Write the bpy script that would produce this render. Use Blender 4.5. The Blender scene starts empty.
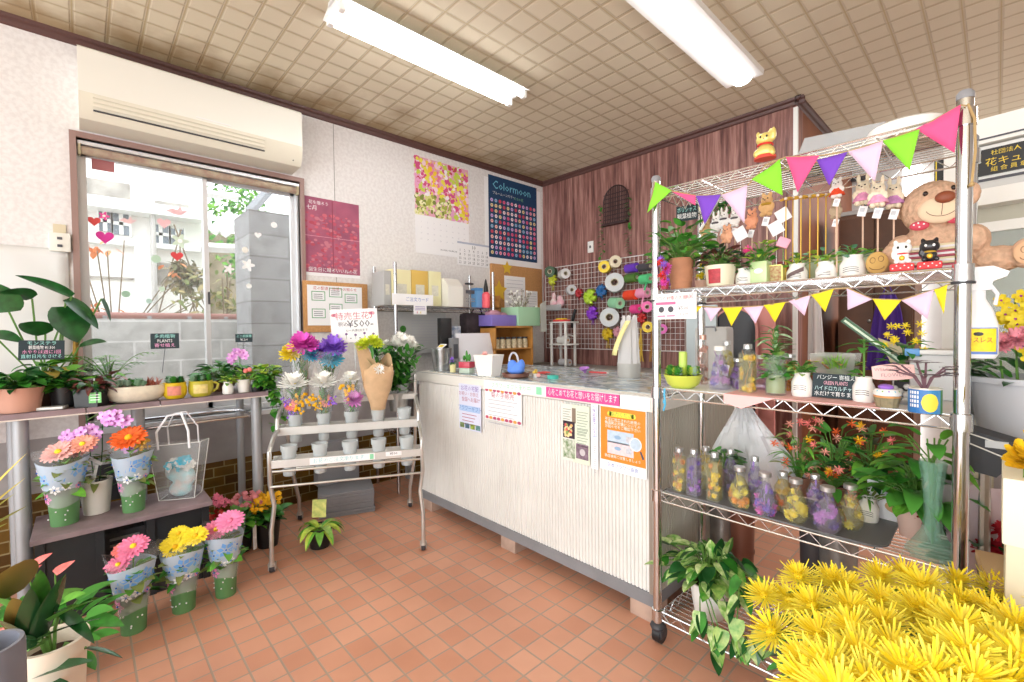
import bpy, bmesh, math, random
from math import sin, cos, pi, radians as R
from mathutils import Vector, Matrix, Euler
SC = bpy.context.scene
COL = SC.collection
# ---------------------------------------------------------------- camera
CAMH = 1.25
yaw, pitch, roll, FPX = .8159, .0241, -.0113, 456.2
fw = Vector((-sin(yaw)*cos(pitch), cos(yaw)*cos(pitch), -sin(pitch)))
rt0 = Vector((cos(yaw), sin(yaw), 0)); up0 = rt0.cross(fw)
rt = rt0*cos(roll) + up0*sin(roll); up = -rt0*sin(roll) + up0*cos(roll)
cam_d = bpy.data.cameras.new('camera'); cam = bpy.data.objects.new('camera', cam_d); COL.objects.link(cam)
CP = Vector((0, 0, CAMH))
cam.matrix_world = Matrix(((rt.x, up.x, -fw.x, 0), (rt.y, up.y, -fw.y, 0), (rt.z, up.z, -fw.z, CAMH), (0, 0, 0, 1)))
cam_d.sensor_width = 36; cam_d.lens = FPX/1024*36; cam_d.clip_start = .02; cam_d.clip_end = 200
SC.camera = cam
# ---------------------------------------------------------------- world, exposure
w = bpy.data.worlds.new('world'); SC.world = w; w.use_nodes = True
w.node_tree.nodes['Background'].inputs[0].default_value = (.93, .97, 1, 1)
w.node_tree.nodes['Background'].inputs[1].default_value = 2.6
SC.view_settings.view_transform = 'Standard'; SC.view_settings.look = 'None'
SC.view_settings.gamma = 1; SC.view_settings.use_curve_mapping = False
SC.view_settings.exposure = .4
TUBE = 15.0
# daylight through the shopfront behind the photographer
al = bpy.data.lights.new('shopfront_daylight', 'AREA'); al.shape = 'RECTANGLE'; al.size = 4.6; al.size_y = 2.3; al.energy = 72; al.color = (1, .98, .95)
ao = bpy.data.objects.new('shopfront_daylight', al); COL.objects.link(ao); ao.location = (.6, -2.6, 1.5)
ao.rotation_euler = (R(90), 0, R(8))
bl_ = bpy.data.lights.new('back_room_fill', 'AREA'); bl_.size = 1.0; bl_.energy = 45; bo_ = bpy.data.objects.new('back_room_fill', bl_); COL.objects.link(bo_); bo_.location = (.6, 4.7, 2.85)  # added fill light to brighten the back room, no real fitting there

# ---------------------------------------------------------------- geometry helpers
def ray(px, py): return fw + rt*((px-512)/FPX) - up*((py-341)/FPX)
def at(px, py, ax, c):
    d = ray(px, py); i = 'xyz'.index(ax); t = (c-CP[i])/d[i]; return CP + d*t
def msz(P): return (Vector(P)-CP).dot(fw)/FPX         # metres per pixel at a point
def hexc(h):
    if not isinstance(h, str): return tuple(h)[:3]
    h = h.lstrip('#'); o = []
    for k in (0, 2, 4):
        c = int(h[k:k+2], 16)/255; o.append(c/12.92 if c <= .04045 else ((c+.055)/1.055)**2.4)
    return tuple(o)
MATS = {}
def mat(name, col='#888888', rough=.6, metal=0, var=0, scale=20, col2=None, alpha=1, emit=0, bump=0, trans=0, spec=.5, tint=.15):
    if name in MATS: return MATS[name]
    m = bpy.data.materials.new(name); m.use_nodes = True; MATS[name] = m
    nt = m.node_tree; b = nt.nodes['Principled BSDF']; c = hexc(col)
    b.inputs['Base Color'].default_value = (*c, 1); b.inputs['Roughness'].default_value = rough
    b.inputs['Metallic'].default_value = metal; b.inputs['Specular IOR Level'].default_value = spec
    if trans: b.inputs['Transmission Weight'].default_value = trans
    if emit: b.inputs['Emission Color'].default_value = (*c, 1); b.inputs['Emission Strength'].default_value = emit
    if var or bump or col2:
        tc = nt.nodes.new('ShaderNodeTexCoord'); n = nt.nodes.new('ShaderNodeTexNoise'); n.inputs['Scale'].default_value = scale; n.inputs['Detail'].default_value = 4
        nt.links.new(tc.outputs['Object'], n.inputs['Vector'])
        if var or col2:
            c2 = hexc(col2) if col2 else tuple(min(1, x*(1-var)) for x in c); c1 = c if col2 else tuple(min(1, x*(1+var*.5)) for x in c)
            r = nt.nodes.new('ShaderNodeValToRGB'); r.color_ramp.elements[0].position = .35; r.color_ramp.elements[1].position = .65
            r.color_ramp.elements[0].color = (*c2, 1); r.color_ramp.elements[1].color = (*c1, 1)
            nt.links.new(n.outputs['Fac'], r.inputs[0]); nt.links.new(r.outputs[0], b.inputs['Base Color'])
        if bump:
            bp = nt.nodes.new('ShaderNodeBump'); bp.inputs['Strength'].default_value = bump; bp.inputs['Distance'].default_value = .01
            nt.links.new(n.outputs['Fac'], bp.inputs['Height']); nt.links.new(bp.outputs[0], b.inputs['Normal'])
    if alpha < 1:
        tr = nt.nodes.new('ShaderNodeBsdfTransparent'); mx = nt.nodes.new('ShaderNodeMixShader'); mx.inputs[0].default_value = alpha
        out = nt.nodes['Material Output']
        tr.inputs[0].default_value = (*[1-(1-x)*tint for x in c], 1)
        nt.links.new(tr.outputs[0], mx.inputs[1]); nt.links.new(b.outputs[0], mx.inputs[2]); nt.links.new(mx.outputs[0], out.inputs[0])
    return m
def rotz(a): return Matrix.Rotation(a, 4, 'Z')
def frame_of(n):
    n = Vector(n).normalized(); a = Vector((0, 0, 1)) if abs(n.z) < .9 else Vector((1, 0, 0))
    u = a.cross(n).normalized(); return u, n.cross(u).normalized(), n
class MB:
    def __init__(s): s.v = []; s.f = []; s.fm = []; s.mats = []; s.T = None
    def mi(s, m):
        if m not in s.mats: s.mats.append(m)
        return s.mats.index(m)
    def add(s, vs, fs, m):
        o = len(s.v); k = s.mi(m)
        for p in vs:
            p = Vector(p); s.v.append(s.T @ p if s.T else p)
        for f in fs: s.f.append([i+o for i in f]); s.fm.append(k)
        return s
    def quad(s, a, b, c, d, m): return s.add([a, b, c, d], [(0, 1, 2, 3)], m)
    def box(s, c, d, m, rz=0, bev=0, rot=None):
        M = Matrix.Translation(Vector(c)) @ (rot.to_4x4() if rot else rotz(rz))
        if bev:
            bm = bmesh.new(); bmesh.ops.create_cube(bm, size=1, matrix=Matrix.Diagonal((*d, 1)))
            bmesh.ops.bevel(bm, geom=bm.edges[:], offset=bev, segments=2, profile=.6, affect='EDGES')
            bm.verts.index_update(); vs = [M @ v.co for v in bm.verts]; fs = [[v.index for v in f.verts] for f in bm.faces]; bm.free()
            return s.add(vs, fs, m)
        x, y, z = [q/2 for q in d]
        vs = [M @ Vector(p) for p in ((-x, -y, -z), (x, -y, -z), (x, y, -z), (-x, y, -z), (-x, -y, z), (x, -y, z), (x, y, z), (-x, y, z))]
        return s.add(vs, [(0, 3, 2, 1), (4, 5, 6, 7), (0, 1, 5, 4), (1, 2, 6, 5), (2, 3, 7, 6), (3, 0, 4, 7)], m)
    def bb(s, x0, x1, y0, y1, z0, z1, m, bev=0):
        return s.box(((x0+x1)/2, (y0+y1)/2, (z0+z1)/2), (abs(x1-x0), abs(y1-y0), abs(z1-z0)), m, bev=bev)
    def lathe(s, pr, m, c=(0, 0, 0), seg=20, ax=(0, 0, 1), sx=1, sy=1, flute=0, nf=0):
        u, v, n = frame_of(ax) if tuple(ax) != (0, 0, 1) else (Vector((1, 0, 0)), Vector((0, 1, 0)), Vector((0, 0, 1)))
        c = Vector(c); vs = []; fs = []
        for (r, z) in pr:
            for k in range(seg):
                a = 2*pi*k/seg; rr = r*(1+flute*cos(nf*a))
                vs.append(c + u*(rr*cos(a)*sx) + v*(rr*sin(a)*sy) + n*z)
        for i in range(len(pr)-1):
            for k in range(seg):
                k2 = (k+1) % seg; fs.append((i*seg+k, i*seg+k2, (i+1)*seg+k2, (i+1)*seg+k))
        return s.add(vs, fs, m)
    def cyl(s, a, b, r, m, seg=12, r2=None):
        a = Vector(a); b = Vector(b); L = (b-a).length; r2 = r if r2 is None else r2
        return s.lathe([(0, 0), (r, 0), (r2, L), (0, L)], m, a, seg, tuple((b-a).normalized()))
    def tube(s, pts, r, m, seg=6, closed=False):
        P = [Vector(p) for p in pts]; n = len(P); vs = []; fs = []; u = None
        for i, p in enumerate(P):
            if closed: t = P[(i+1) % n]-P[i-1]
            else: t = P[min(i+1, n-1)]-P[max(i-1, 0)]
            t = t.normalized() if t.length > 1e-9 else Vector((0, 0, 1))
            if u is None: u = frame_of(t)[0]
            u = (u - t*u.dot(t)); u = u.normalized() if u.length > 1e-6 else frame_of(t)[0]
            v = t.cross(u); rr = r[i] if isinstance(r, (list, tuple)) else r
            for k in range(seg):
                a = 2*pi*k/seg; vs.append(p + u*(rr*cos(a)) + v*(rr*sin(a)))
        for i in range(n if closed else n-1):
            j = (i+1) % n
            for k in range(seg): k2 = (k+1) % seg; fs.append((i*seg+k, i*seg+k2, j*seg+k2, j*seg+k))
        if not closed: fs.append(tuple(range(seg))[::-1]); fs.append(tuple((n-1)*seg+k for k in range(seg)))
        return s.add(vs, fs, m)
    def ell(s, c, r, m, seg=12, rings=8, rot=None):
        if not isinstance(r, (list, tuple)): r = (r, r, r)
        c = Vector(c); vs = [Vector((0, 0, -r[2]))]; fs = []
        for i in range(1, rings):
            t = pi*i/rings
            for k in range(seg): a = 2*pi*k/seg; vs.append(Vector((r[0]*sin(t)*cos(a), r[1]*sin(t)*sin(a), -r[2]*cos(t))))
        vs.append(Vector((0, 0, r[2])))
        for k in range(seg): fs.append((0, 1+(k+1) % seg, 1+k))
        for i in range(rings-2):
            for k in range(seg): k2 = (k+1) % seg; fs.append((1+i*seg+k, 1+i*seg+k2, 1+(i+1)*seg+k2, 1+(i+1)*seg+k))
        L = len(vs)-1
        for k in range(seg): fs.append((1+(rings-2)*seg+k, 1+(rings-2)*seg+(k+1) % seg, L))
        if rot: vs = [rot @ v for v in vs]
        return s.add([v+c for v in vs], fs, m)
    def prism(s, pts, t, m, O=(0, 0, 0), U=(1, 0, 0), V=(0, 1, 0)):       # outline extruded along its normal by t
        U = Vector(U); V = Vector(V); N = U.cross(V).normalized(); O = Vector(O); n = len(pts)
        a = [O+U*p[0]+V*p[1] for p in pts]; b = [p+N*t for p in a]
        return s.add(a+b, [tuple(range(n))[::-1], tuple(range(n, 2*n))]+[(i, (i+1) % n, n+(i+1) % n, n+i) for i in range(n)], m)
    def leaf(s, b, d, L, W, m, droop=.4, shape='lance', fold=.25, roll=0, n=6, mid=None):
        b = Vector(b); d = Vector(d).normalized(); side = d.cross(Vector((0, 0, 1)))
        side = side.normalized() if side.length > .05 else Vector((1, 0, 0))
        if roll: side = Matrix.Rotation(roll, 3, d) @ side
        up_ = side.cross(d); vs = []; p = b.copy(); cd = d.copy(); st = L/n
        prof = {'lance': lambda t: sin(pi*min(1, t*.93+.07))**.8*(1-.25*t), 'ovate': lambda t: sin(pi*(t*.9+.1)**.75)**.75 if t < 1 else 0,
                'heart': lambda t: max(0, sin(pi*(.12+.88*t)**.62))**.8, 'strap': lambda t: (.6+.4*min(1, t*4))*(1-t**4)}[shape]
        for i in range(n+1):
            t = i/n; ww = max(.02, prof(t))*W/2
            if i == n: ww = .001*W
            h = up_*(ww*fold)
            vs += [p-side*ww+h, p, p+side*ww+h]
            cd = (cd + Vector((0, 0, -1))*(droop/n)).normalized(); up_ = side.cross(cd); p = p+cd*st
        fs = []
        for i in range(n):
            for k in (0, 1): fs.append((i*3+k, i*3+k+1, i*3+k+4, i*3+k+3))
        if mid is None: return s.add(vs, fs, m)
        s.add(vs, fs[::2], m); return s.add(vs, fs[1::2], mid)
    def petals(s, c, ax, r0, r1, n, w_, m, elev=.1, curl=0, ph=0, jit=.1, rng=random, tipw=.25):
        u, v, a_ = frame_of(ax); c = Vector(c)
        for k in range(n):
            a = ph+2*pi*(k+rng.uniform(-jit, jit))/n; d = u*cos(a)+v*sin(a); sd = a_.cross(d); vs = []
            l = (r1-r0)*rng.uniform(1-jit, 1+jit*.5); e = elev*rng.uniform(1-jit*2, 1+jit*2)
            for t, ww in ((0, .45), (.45, 1), (.82, .9), (1, tipw)):
                q = c+d*(r0+l*t)+a_*(l*(e*t+curl*t*t)); h = a_*(w_*.18*ww)
                vs += [q-sd*(w_*ww/2)+h, q, q+sd*(w_*ww/2)+h]
            s.add(vs, [(i*3+j, i*3+j+1, i*3+j+4, i*3+j+3) for i in range(3) for j in (0, 1)], m)
        return s
    def text(s, body, size, x, y, m, z=.0006, align='CENTER', rot=0, sx=1):
        vs, fs = text_geo(body, align); cr, sr = cos(rot), sin(rot); out = []
        for p in vs:
            X, Y = p[0]*size*sx, p[1]*size; out.append((x+X*cr-Y*sr, y+X*sr+Y*cr, z))
        return s.add(out, fs, m)
    def rect(s, x0, x1, y0, y1, m, z=.0004): return s.add([(x0, y0, z), (x1, y0, z), (x1, y1, z), (x0, y1, z)], [(0, 1, 2, 3)], m)
    def disc(s, x, y, r, m, z=.0005, n=14, ry=None, ph=0):
        ry = ry or r
        return s.add([(x+r*cos(2*pi*k/n+ph), y+ry*sin(2*pi*k/n+ph), z) for k in range(n)], [tuple(range(n))], m)
    def build(s, name, parent=None, loc=(0, 0, 0), rot=None, smooth=True, sub=0, thick=0):
        me = bpy.data.meshes.new(name); me.from_pydata([tuple(v) for v in s.v], [], s.f)
        for m in s.mats: me.materials.append(m)
        me.polygons.foreach_set('material_index', s.fm); me.update()
        if smooth:
            me.polygons.foreach_set('use_smooth', [True]*len(me.polygons))
            try: me.set_sharp_from_angle(angle=R(40))
            except Exception: pass
        o = bpy.data.objects.new(name, me); COL.objects.link(o); o.parent = parent; o.location = loc
        if rot is not None:
            if isinstance(rot, (int, float)): o.rotation_euler = (0, 0, rot)
            elif isinstance(rot, (tuple, Euler)): o.rotation_euler = rot
            else: o.rotation_euler = rot.to_euler()
        if thick: md = o.modifiers.new('s', 'SOLIDIFY'); md.thickness = thick
        if sub: md = o.modifiers.new('u', 'SUBSURF'); md.levels = md.render_levels = sub
        return o
_tc = {}
def text_geo(body, align='CENTER'):
    k = (body, align)
    if k in _tc: return _tc[k]
    c = bpy.data.curves.new('t', 'FONT'); c.body = body; c.align_x = align; c.align_y = 'CENTER'; c.resolution_u = 1; c.size = 1
    o = bpy.data.objects.new('t', c); COL.objects.link(o); dg = bpy.context.evaluated_depsgraph_get()
    me = bpy.data.meshes.new_from_object(o.evaluated_get(dg)); r = ([tuple(v.co) for v in me.vertices], [tuple(p.vertices) for p in me.polygons])
    bpy.data.objects.remove(o); bpy.data.curves.remove(c); bpy.data.meshes.remove(me); _tc[k] = r; return r
def blob(name, ells, m, parent=None, vox=.006, loc=(0, 0, 0), rot=None, sm=4, fuzz=0):   # ellipsoids fused into one continuous skin
    b = MB()
    for e in ells: b.ell(e[0], e[1], m, 16, 10, rot=Euler(e[2]).to_matrix() if len(e) > 2 else None)
    o = b.build('tmp'); md = o.modifiers.new('r', 'REMESH'); md.mode = 'VOXEL'; md.voxel_size = vox
    ms = o.modifiers.new('s', 'SMOOTH'); ms.iterations = sm; ms.factor = .5
    dg = bpy.context.evaluated_depsgraph_get(); me = bpy.data.meshes.new_from_object(o.evaluated_get(dg)); bpy.data.objects.remove(o)
    if fuzz:
        rg = random.Random(5)
        for v in me.vertices: v.co += v.normal*rg.uniform(-fuzz, fuzz)
    me.polygons.foreach_set('use_smooth', [True]*len(me.polygons)); me.name = name
    if not me.materials: me.materials.append(m)
    o = bpy.data.objects.new(name, me); COL.objects.link(o); o.parent = parent; o.location = loc
    if rot is not None: o.rotation_euler = (0, 0, rot)
    return o
def tag(o, label, cat, group=None):
    o['label'] = label; o['category'] = cat
    if group: o['group'] = group
    return o
def thing(name, label, cat, loc=(0, 0, 0), rz=0, group=None, rot=None):
    o = bpy.data.objects.new(name, None); COL.objects.link(o); o.location = loc; o.rotation_euler = rot if rot else (0, 0, rz); o.empty_display_size = .05
    return tag(o, label, cat, group)
def struct(o): o['kind'] = 'structure'; return o
def dup(root, loc, rz=None, label=None, group=None):
    r = root.copy(); COL.objects.link(r); r.location = loc
    if rz is not None: r.rotation_euler = (0, 0, rz)
    if label: r['label'] = label
    if group: r['group'] = group
    for ch in list(root.children):
        c = ch.copy(); COL.objects.link(c); c.parent = r
        for g in ch.children: d = g.copy(); COL.objects.link(d); d.parent = c
    return r
def face_cam(P): d = CP-Vector(P); return math.atan2(d.x, -d.y)        # local -Y looks to the viewer side
def flat_rot(kind):           # local X right, local Y up, local Z out of the face
    return {'L': Euler((R(90), 0, R(90))), 'F': Euler((R(90), 0, 0))}[kind]
def fl(rz, tilt=0): return (R(90)+tilt, 0, rz)                          # upright card whose face looks towards -Y turned by rz

# ---------------------------------------------------------------- materials
WHITE = mat('white_paint', '#EDEDEA', .5); PAPER = mat('white_paper', '#F3F3F5', .8); BLACK = mat('black_plastic', '#1B1C1E', .4)
INK = mat('grey_ink', '#55565E', .8); CHROME = mat('chrome_wire', '#C9CBCF', .22, 1); STEEL = mat('brushed_steel', '#B9B8B4', .38, 1, .12, 8)
ALU = mat('anodised_aluminium', '#DDDFE2', .35, .35); GREYP = mat('grey_plastic', '#8E9095', .5); DKGREY = mat('dark_grey_plastic', '#3C3D42', .55)
FILM = mat('clear_film', '#F4F8FA', .12, alpha=.1); FROST = mat('frosted_plastic', '#DDE4E6', .35, alpha=.42); GLASS = mat('clear_glass', '#E8F1EF', .05, alpha=.08)
GRN = mat('leaf_green', '#3F8A2E', .45, var=.35, scale=30); GRN2 = mat('leaf_bright', '#6CB03A', .45, var=.3, scale=30); DGRN = mat('leaf_dark', '#1E5A26', .35, var=.4, scale=25)
LIME = mat('leaf_lime', '#B5D04A', .5, var=.25, scale=40); VARI = mat('leaf_variegated', '#4B9A30', .4, col2='#B4CF72', scale=34); REDLEAF = mat('leaf_burgundy', '#6E3B36', .45, var=.4, scale=30)
STEM = mat('stem_green', '#5E8A3C', .6); SOIL = mat('potting_soil', '#3A2B20', .95, bump=.5, scale=60)
YEL = mat('petal_yellow', '#FBE22A', .55, var=.12, scale=60); DYEL = mat('petal_golden', '#F2B90F', .6); PINK = mat('petal_pink', '#F07FA6', .55, var=.2, scale=60); LPINK = mat('petal_pale_pink', '#F7B9B4', .55, var=.15, scale=60)
MAG = mat('petal_magenta', '#E95BCB', .55, var=.15, scale=60); PURP = mat('petal_violet', '#9C6BE0', .55, var=.2, scale=60); BLUEP = mat('petal_turquoise', '#3FBFDC', .55); ORG = mat('petal_orange', '#F26A2B', .5, var=.2, scale=60)
REDP = mat('petal_red', '#D8342B', .5, var=.2, scale=60); WHP = mat('petal_white', '#FBFBF6', .55); ORCH = mat('petal_orchid', '#D78AE0', .5, col2='#F0C0EE', scale=60); CORAL = mat('petal_coral', '#F4807B', .5, var=.2, scale=60)
TERRA = mat('terracotta', '#B98262', .8, var=.15, scale=15); WCER = mat('white_ceramic', '#F1EFEA', .25); WOOD = mat('light_wood', '#C48B45', .55, var=.2, scale=6); CORK = mat('cork', '#C89560', .9, var=.15, scale=80)
GPOT = mat('green_pot_plastic', '#5B8C57', .45, var=.08, scale=8)
def emb(name, h, **k): return mat(name, h, **k)
# ================================================================ SETTING
XL, YB, ZC, XE = -3.49, 3.778, 2.89, -1.0
def nodes(m): nt = m.node_tree; return nt, nt.nodes, nt.links, nt.nodes['Principled BSDF']
def floor_mat():
    m = mat('terracotta_floor_tile', '#CF9070', .4); nt, N, L, b = nodes(m)
    tc = N.new('ShaderNodeTexCoord'); mp = N.new('ShaderNodeMapping'); br = N.new('ShaderNodeTexBrick')
    T = .10175; mp.inputs['Location'].default_value = (1.8711, -1.2323, 0)
    L.new(tc.outputs['Object'], mp.inputs[0]); L.new(mp.outputs[0], br.inputs['Vector'])
    br.offset = 0; br.squash = 1; I = br.inputs; I['Scale'].default_value = 1; I['Brick Width'].default_value = T; I['Row Height'].default_value = T
    I['Mortar Size'].default_value = .0042; I['Mortar Smooth'].default_value = .3; I['Bias'].default_value = 0
    I['Color1'].default_value = (*hexc('#D4977A'), 1); I['Color2'].default_value = (*hexc('#E0A88C'), 1); I['Mortar'].default_value = (*hexc('#B39E8C'), 1)
    n = N.new('ShaderNodeTexNoise'); n.inputs['Scale'].default_value = 1.3; n.inputs['Detail'].default_value = 5; L.new(tc.outputs['Object'], n.inputs['Vector'])
    rp = N.new('ShaderNodeValToRGB'); rp.color_ramp.elements[0].position = .38; rp.color_ramp.elements[1].position = .68
    rp.color_ramp.elements[0].color = (1, 1, 1, 1); rp.color_ramp.elements[1].color = (.72, .68, .66, 1)
    mx = N.new('ShaderNodeMixRGB'); mx.blend_type = 'MULTIPLY'; mx.inputs[0].default_value = .8
    L.new(n.outputs['Fac'], rp.inputs[0]); L.new(br.outputs['Color'], mx.inputs[1]); L.new(rp.outputs[0], mx.inputs[2]); L.new(mx.outputs[0], b.inputs['Base Color'])
    bp = N.new('ShaderNodeBump'); bp.inputs['Strength'].default_value = .5; bp.inputs['Distance'].default_value = .003; bp.invert = True
    L.new(br.outputs['Fac'], bp.inputs['Height']); L.new(bp.outputs[0], b.inputs['Normal']); return m
def paper_mat():
    m = mat('wallpaper', '#DAD7D6', .85); nt, N, L, b = nodes(m); tc = N.new('ShaderNodeTexCoord')
    n = N.new('ShaderNodeTexNoise'); n.inputs['Scale'].default_value = 45; n.inputs['Detail'].default_value = 3; L.new(tc.outputs['Object'], n.inputs['Vector'])
    r = N.new('ShaderNodeValToRGB'); r.color_ramp.elements[0].position = .38; r.color_ramp.elements[1].position = .6
    r.color_ramp.elements[0].color = (*hexc('#DEDBDA'), 1); r.color_ramp.elements[1].color = (*hexc('#E8E6E5'), 1)
    L.new(n.outputs['Fac'], r.inputs[0]); L.new(r.outputs[0], b.inputs['Base Color'])
    bp = N.new('ShaderNodeBump'); bp.inputs['Strength'].default_value = .12; bp.inputs['Distance'].default_value = .003; L.new(n.outputs['Fac'], bp.inputs['Height']); L.new(bp.outputs[0], b.inputs['Normal']); return m
def panel_mat():
    m = mat('dark_wood_panelling', '#7A4A42', .45); nt, N, L, b = nodes(m); tc = N.new('ShaderNodeTexCoord'); mp = N.new('ShaderNodeMapping')
    mp.inputs['Scale'].default_value = (38, 38, 2.2); L.new(tc.outputs['Object'], mp.inputs[0]); n = N.new('ShaderNodeTexNoise'); n.inputs['Scale'].default_value = 1; n.inputs['Detail'].default_value = 6; n.inputs['Roughness'].default_value = .65
    L.new(mp.outputs[0], n.inputs['Vector']); r = N.new('ShaderNodeValToRGB'); e = r.color_ramp.elements; e[0].position = .33; e[1].position = .68
    e[0].color = (*hexc('#593835'), 1); e[1].color = (*hexc('#B4897F'), 1); k = e.new(.5); k.color = (*hexc('#895E57'), 1)
    L.new(n.outputs['Fac'], r.inputs[0]); L.new(r.outputs[0], b.inputs['Base Color']); return m
def ceil_mat():
    m = mat('embossed_ceiling_paper', '#C2B093', .8); nt, N, L, b = nodes(m); tc = N.new('ShaderNodeTexCoord')
    def brick(w_, ms, loc, c1='#DAD1B9', mo='#CABFA6'):
        mp = N.new('ShaderNodeMapping'); mp.inputs['Location'].default_value = loc; br = N.new('ShaderNodeTexBrick'); br.offset = 0; br.squash = 1; I = br.inputs; I['Scale'].default_value = 1
        I['Brick Width'].default_value = w_; I['Row Height'].default_value = w_; I['Mortar Size'].default_value = ms; I['Mortar Smooth'].default_value = .5
        for q, c in (('Color1', c1), ('Color2', c1), ('Mortar', mo)): I[q].default_value = (*hexc(c), 1)
        L.new(tc.outputs['Object'], mp.inputs[0]); L.new(mp.outputs[0], br.inputs['Vector']); return br
    a = brick(.14, .013, (0, 0, 0)); c = brick(.14, .004, (.0, .0, 0), '#FFFFFF', '#EDE6D2'); d = brick(.10, .016, (0, 0, 0), '#000000', '#FFFFFF')
    mx = N.new('ShaderNodeMixRGB'); mx.blend_type = 'MULTIPLY'; mx.inputs[0].default_value = 1; L.new(a.outputs[0], mx.inputs[1]); L.new(c.outputs[0], mx.inputs[2])
    n = N.new('ShaderNodeTexNoise'); n.inputs['Scale'].default_value = 3.5; n.inputs['Detail'].default_value = 6; L.new(tc.outputs['Object'], n.inputs['Vector'])
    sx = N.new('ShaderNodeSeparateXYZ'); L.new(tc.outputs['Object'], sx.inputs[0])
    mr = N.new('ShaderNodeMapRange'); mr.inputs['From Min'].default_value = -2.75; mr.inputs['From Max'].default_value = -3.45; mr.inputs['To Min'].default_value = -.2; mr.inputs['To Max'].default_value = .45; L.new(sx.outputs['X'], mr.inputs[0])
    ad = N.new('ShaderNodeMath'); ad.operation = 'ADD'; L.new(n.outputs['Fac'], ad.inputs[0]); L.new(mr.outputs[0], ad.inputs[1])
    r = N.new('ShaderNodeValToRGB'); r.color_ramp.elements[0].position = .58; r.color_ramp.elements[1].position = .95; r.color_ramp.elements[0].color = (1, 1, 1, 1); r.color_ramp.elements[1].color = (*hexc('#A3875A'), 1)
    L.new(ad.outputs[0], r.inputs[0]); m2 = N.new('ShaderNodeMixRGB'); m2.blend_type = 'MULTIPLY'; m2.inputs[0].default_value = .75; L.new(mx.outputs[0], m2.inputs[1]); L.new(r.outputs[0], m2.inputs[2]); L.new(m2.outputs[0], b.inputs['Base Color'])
    bp = N.new('ShaderNodeBump'); bp.inputs['Strength'].default_value = .5; bp.inputs['Distance'].default_value = .006; bp.invert = True; L.new(a.outputs['Fac'], bp.inputs['Height']); L.new(bp.outputs[0], b.inputs['Normal']); return m
def brick_mat(name, w_, h_, c1, c2, mo, ms=.006, rough=.5, ax='YZ', off=.5):
    m = mat(name, c1, rough); nt, N, L, b = nodes(m); tc = N.new('ShaderNodeTexCoord'); s = N.new('ShaderNodeSeparateXYZ'); cb = N.new('ShaderNodeCombineXYZ'); br = N.new('ShaderNodeTexBrick'); br.offset = off
    L.new(tc.outputs['Object'], s.inputs[0]); L.new(s.outputs[ax[0]], cb.inputs['X']); L.new(s.outputs[ax[1]], cb.inputs['Y']); L.new(cb.outputs[0], br.inputs['Vector'])
    I = br.inputs; I['Scale'].default_value = 1; I['Brick Width'].default_value = w_; I['Row Height'].default_value = h_; I['Mortar Size'].default_value = ms
    for q, c in (('Color1', c1), ('Color2', c2), ('Mortar', mo)): I[q].default_value = (*hexc(c), 1)
    n = N.new('ShaderNodeTexNoise'); n.inputs['Scale'].default_value = 9; n.inputs['Detail'].default_value = 5; L.new(tc.outputs['Object'], n.inputs['Vector'])
    r = N.new('ShaderNodeValToRGB'); r.color_ramp.elements[0].position = .3; r.color_ramp.elements[0].color = (.75, .75, .75, 1); r.color_ramp.elements[1].position = .6; mx = N.new('ShaderNodeMixRGB'); mx.blend_type = 'MULTIPLY'; mx.inputs[0].default_value = 1
    L.new(n.outputs['Fac'], r.inputs[0]); L.new(br.outputs['Color'], mx.inputs[1]); L.new(r.outputs[0], mx.inputs[2]); L.new(mx.outputs[0], b.inputs['Base Color']); return m
WPAPER = paper_mat(); PANEL = panel_mat(); TRIM = mat('dark_brown_moulding', '#5A3C37', .45); DADO = mat('grey_stone_dado', '#A7A3A3', .6, var=.12, scale=7)
BTILE = brick_mat('glazed_brown_wall_tile', .12, .062, '#7A5B22', '#54391A', '#9A8B62', .004, .25)
struct(MB().bb(XL-.2, 3.2, -3.0, 8.0, -.1, 0, floor_mat()).build('floor', smooth=False))
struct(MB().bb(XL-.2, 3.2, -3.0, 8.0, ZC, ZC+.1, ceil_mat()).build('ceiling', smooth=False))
# left wall with the window opening: y 0.02..1.165, z .73..2.32
WY0, WY1, WZ0, WZ1 = .0, 1.175, .72, 2.34
b = MB(); DZ = .70; TZ = .41
for y0, y1, z0, z1, m in ((-3, WY0, DZ, ZC, WPAPER), (WY1, YB+.2, DZ, ZC, WPAPER), (WY0, WY1, WZ1, ZC, WPAPER), (WY0, WY1, DZ, WZ0, WPAPER), (-3, YB+.2, TZ, DZ, DADO), (-3, YB+.2, 0, TZ, BTILE)):
    b.bb(XL-.15, XL, y0, y1, z0, z1, m)
wl = struct(b.build('wall_left', smooth=False))
s = MB().bb(XL, XL+.003, 1.432, 1.435, 1.1, ZC-.05, mat('wall_seam', '#8F8A88')).build('trim_1'); struct(s)
# back wall and its return
b = MB(); b.bb(XL-.15, XE, YB, YB+.15, 0, ZC, PANEL); struct(b.build('wall_back', smooth=False))
b = MB(); b.bb(XE-.12, XE, YB+.15, 5.6, 0, ZC, mat('orange_wood_panel', '#8A5236', .5, var=.2, scale=5)); b.bb(XE-.022, XE+.006, YB-.006, YB+.018, 0, ZC-.06, WHITE); struct(b.build('wall_side', smooth=False))
def crown(name, a, b_, n):
    a = Vector(a); b_ = Vector(b_); n = Vector(n); o = MB()
    o.T = None; d = (b_-a).normalized()
    pr = [(0, 0), (.036, 0), (.032, -.016), (.016, -.024), (.011, -.044), (0, -.05)]
    vs = [p+n*x+Vector((0, 0, z)) for p in (a, b_) for x, z in pr]; k = len(pr)
    o.add(vs, [(i, (i+1) % k, k+(i+1) % k, k+i) for i in range(k)], TRIM); return struct(o.build(name, smooth=False))
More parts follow.
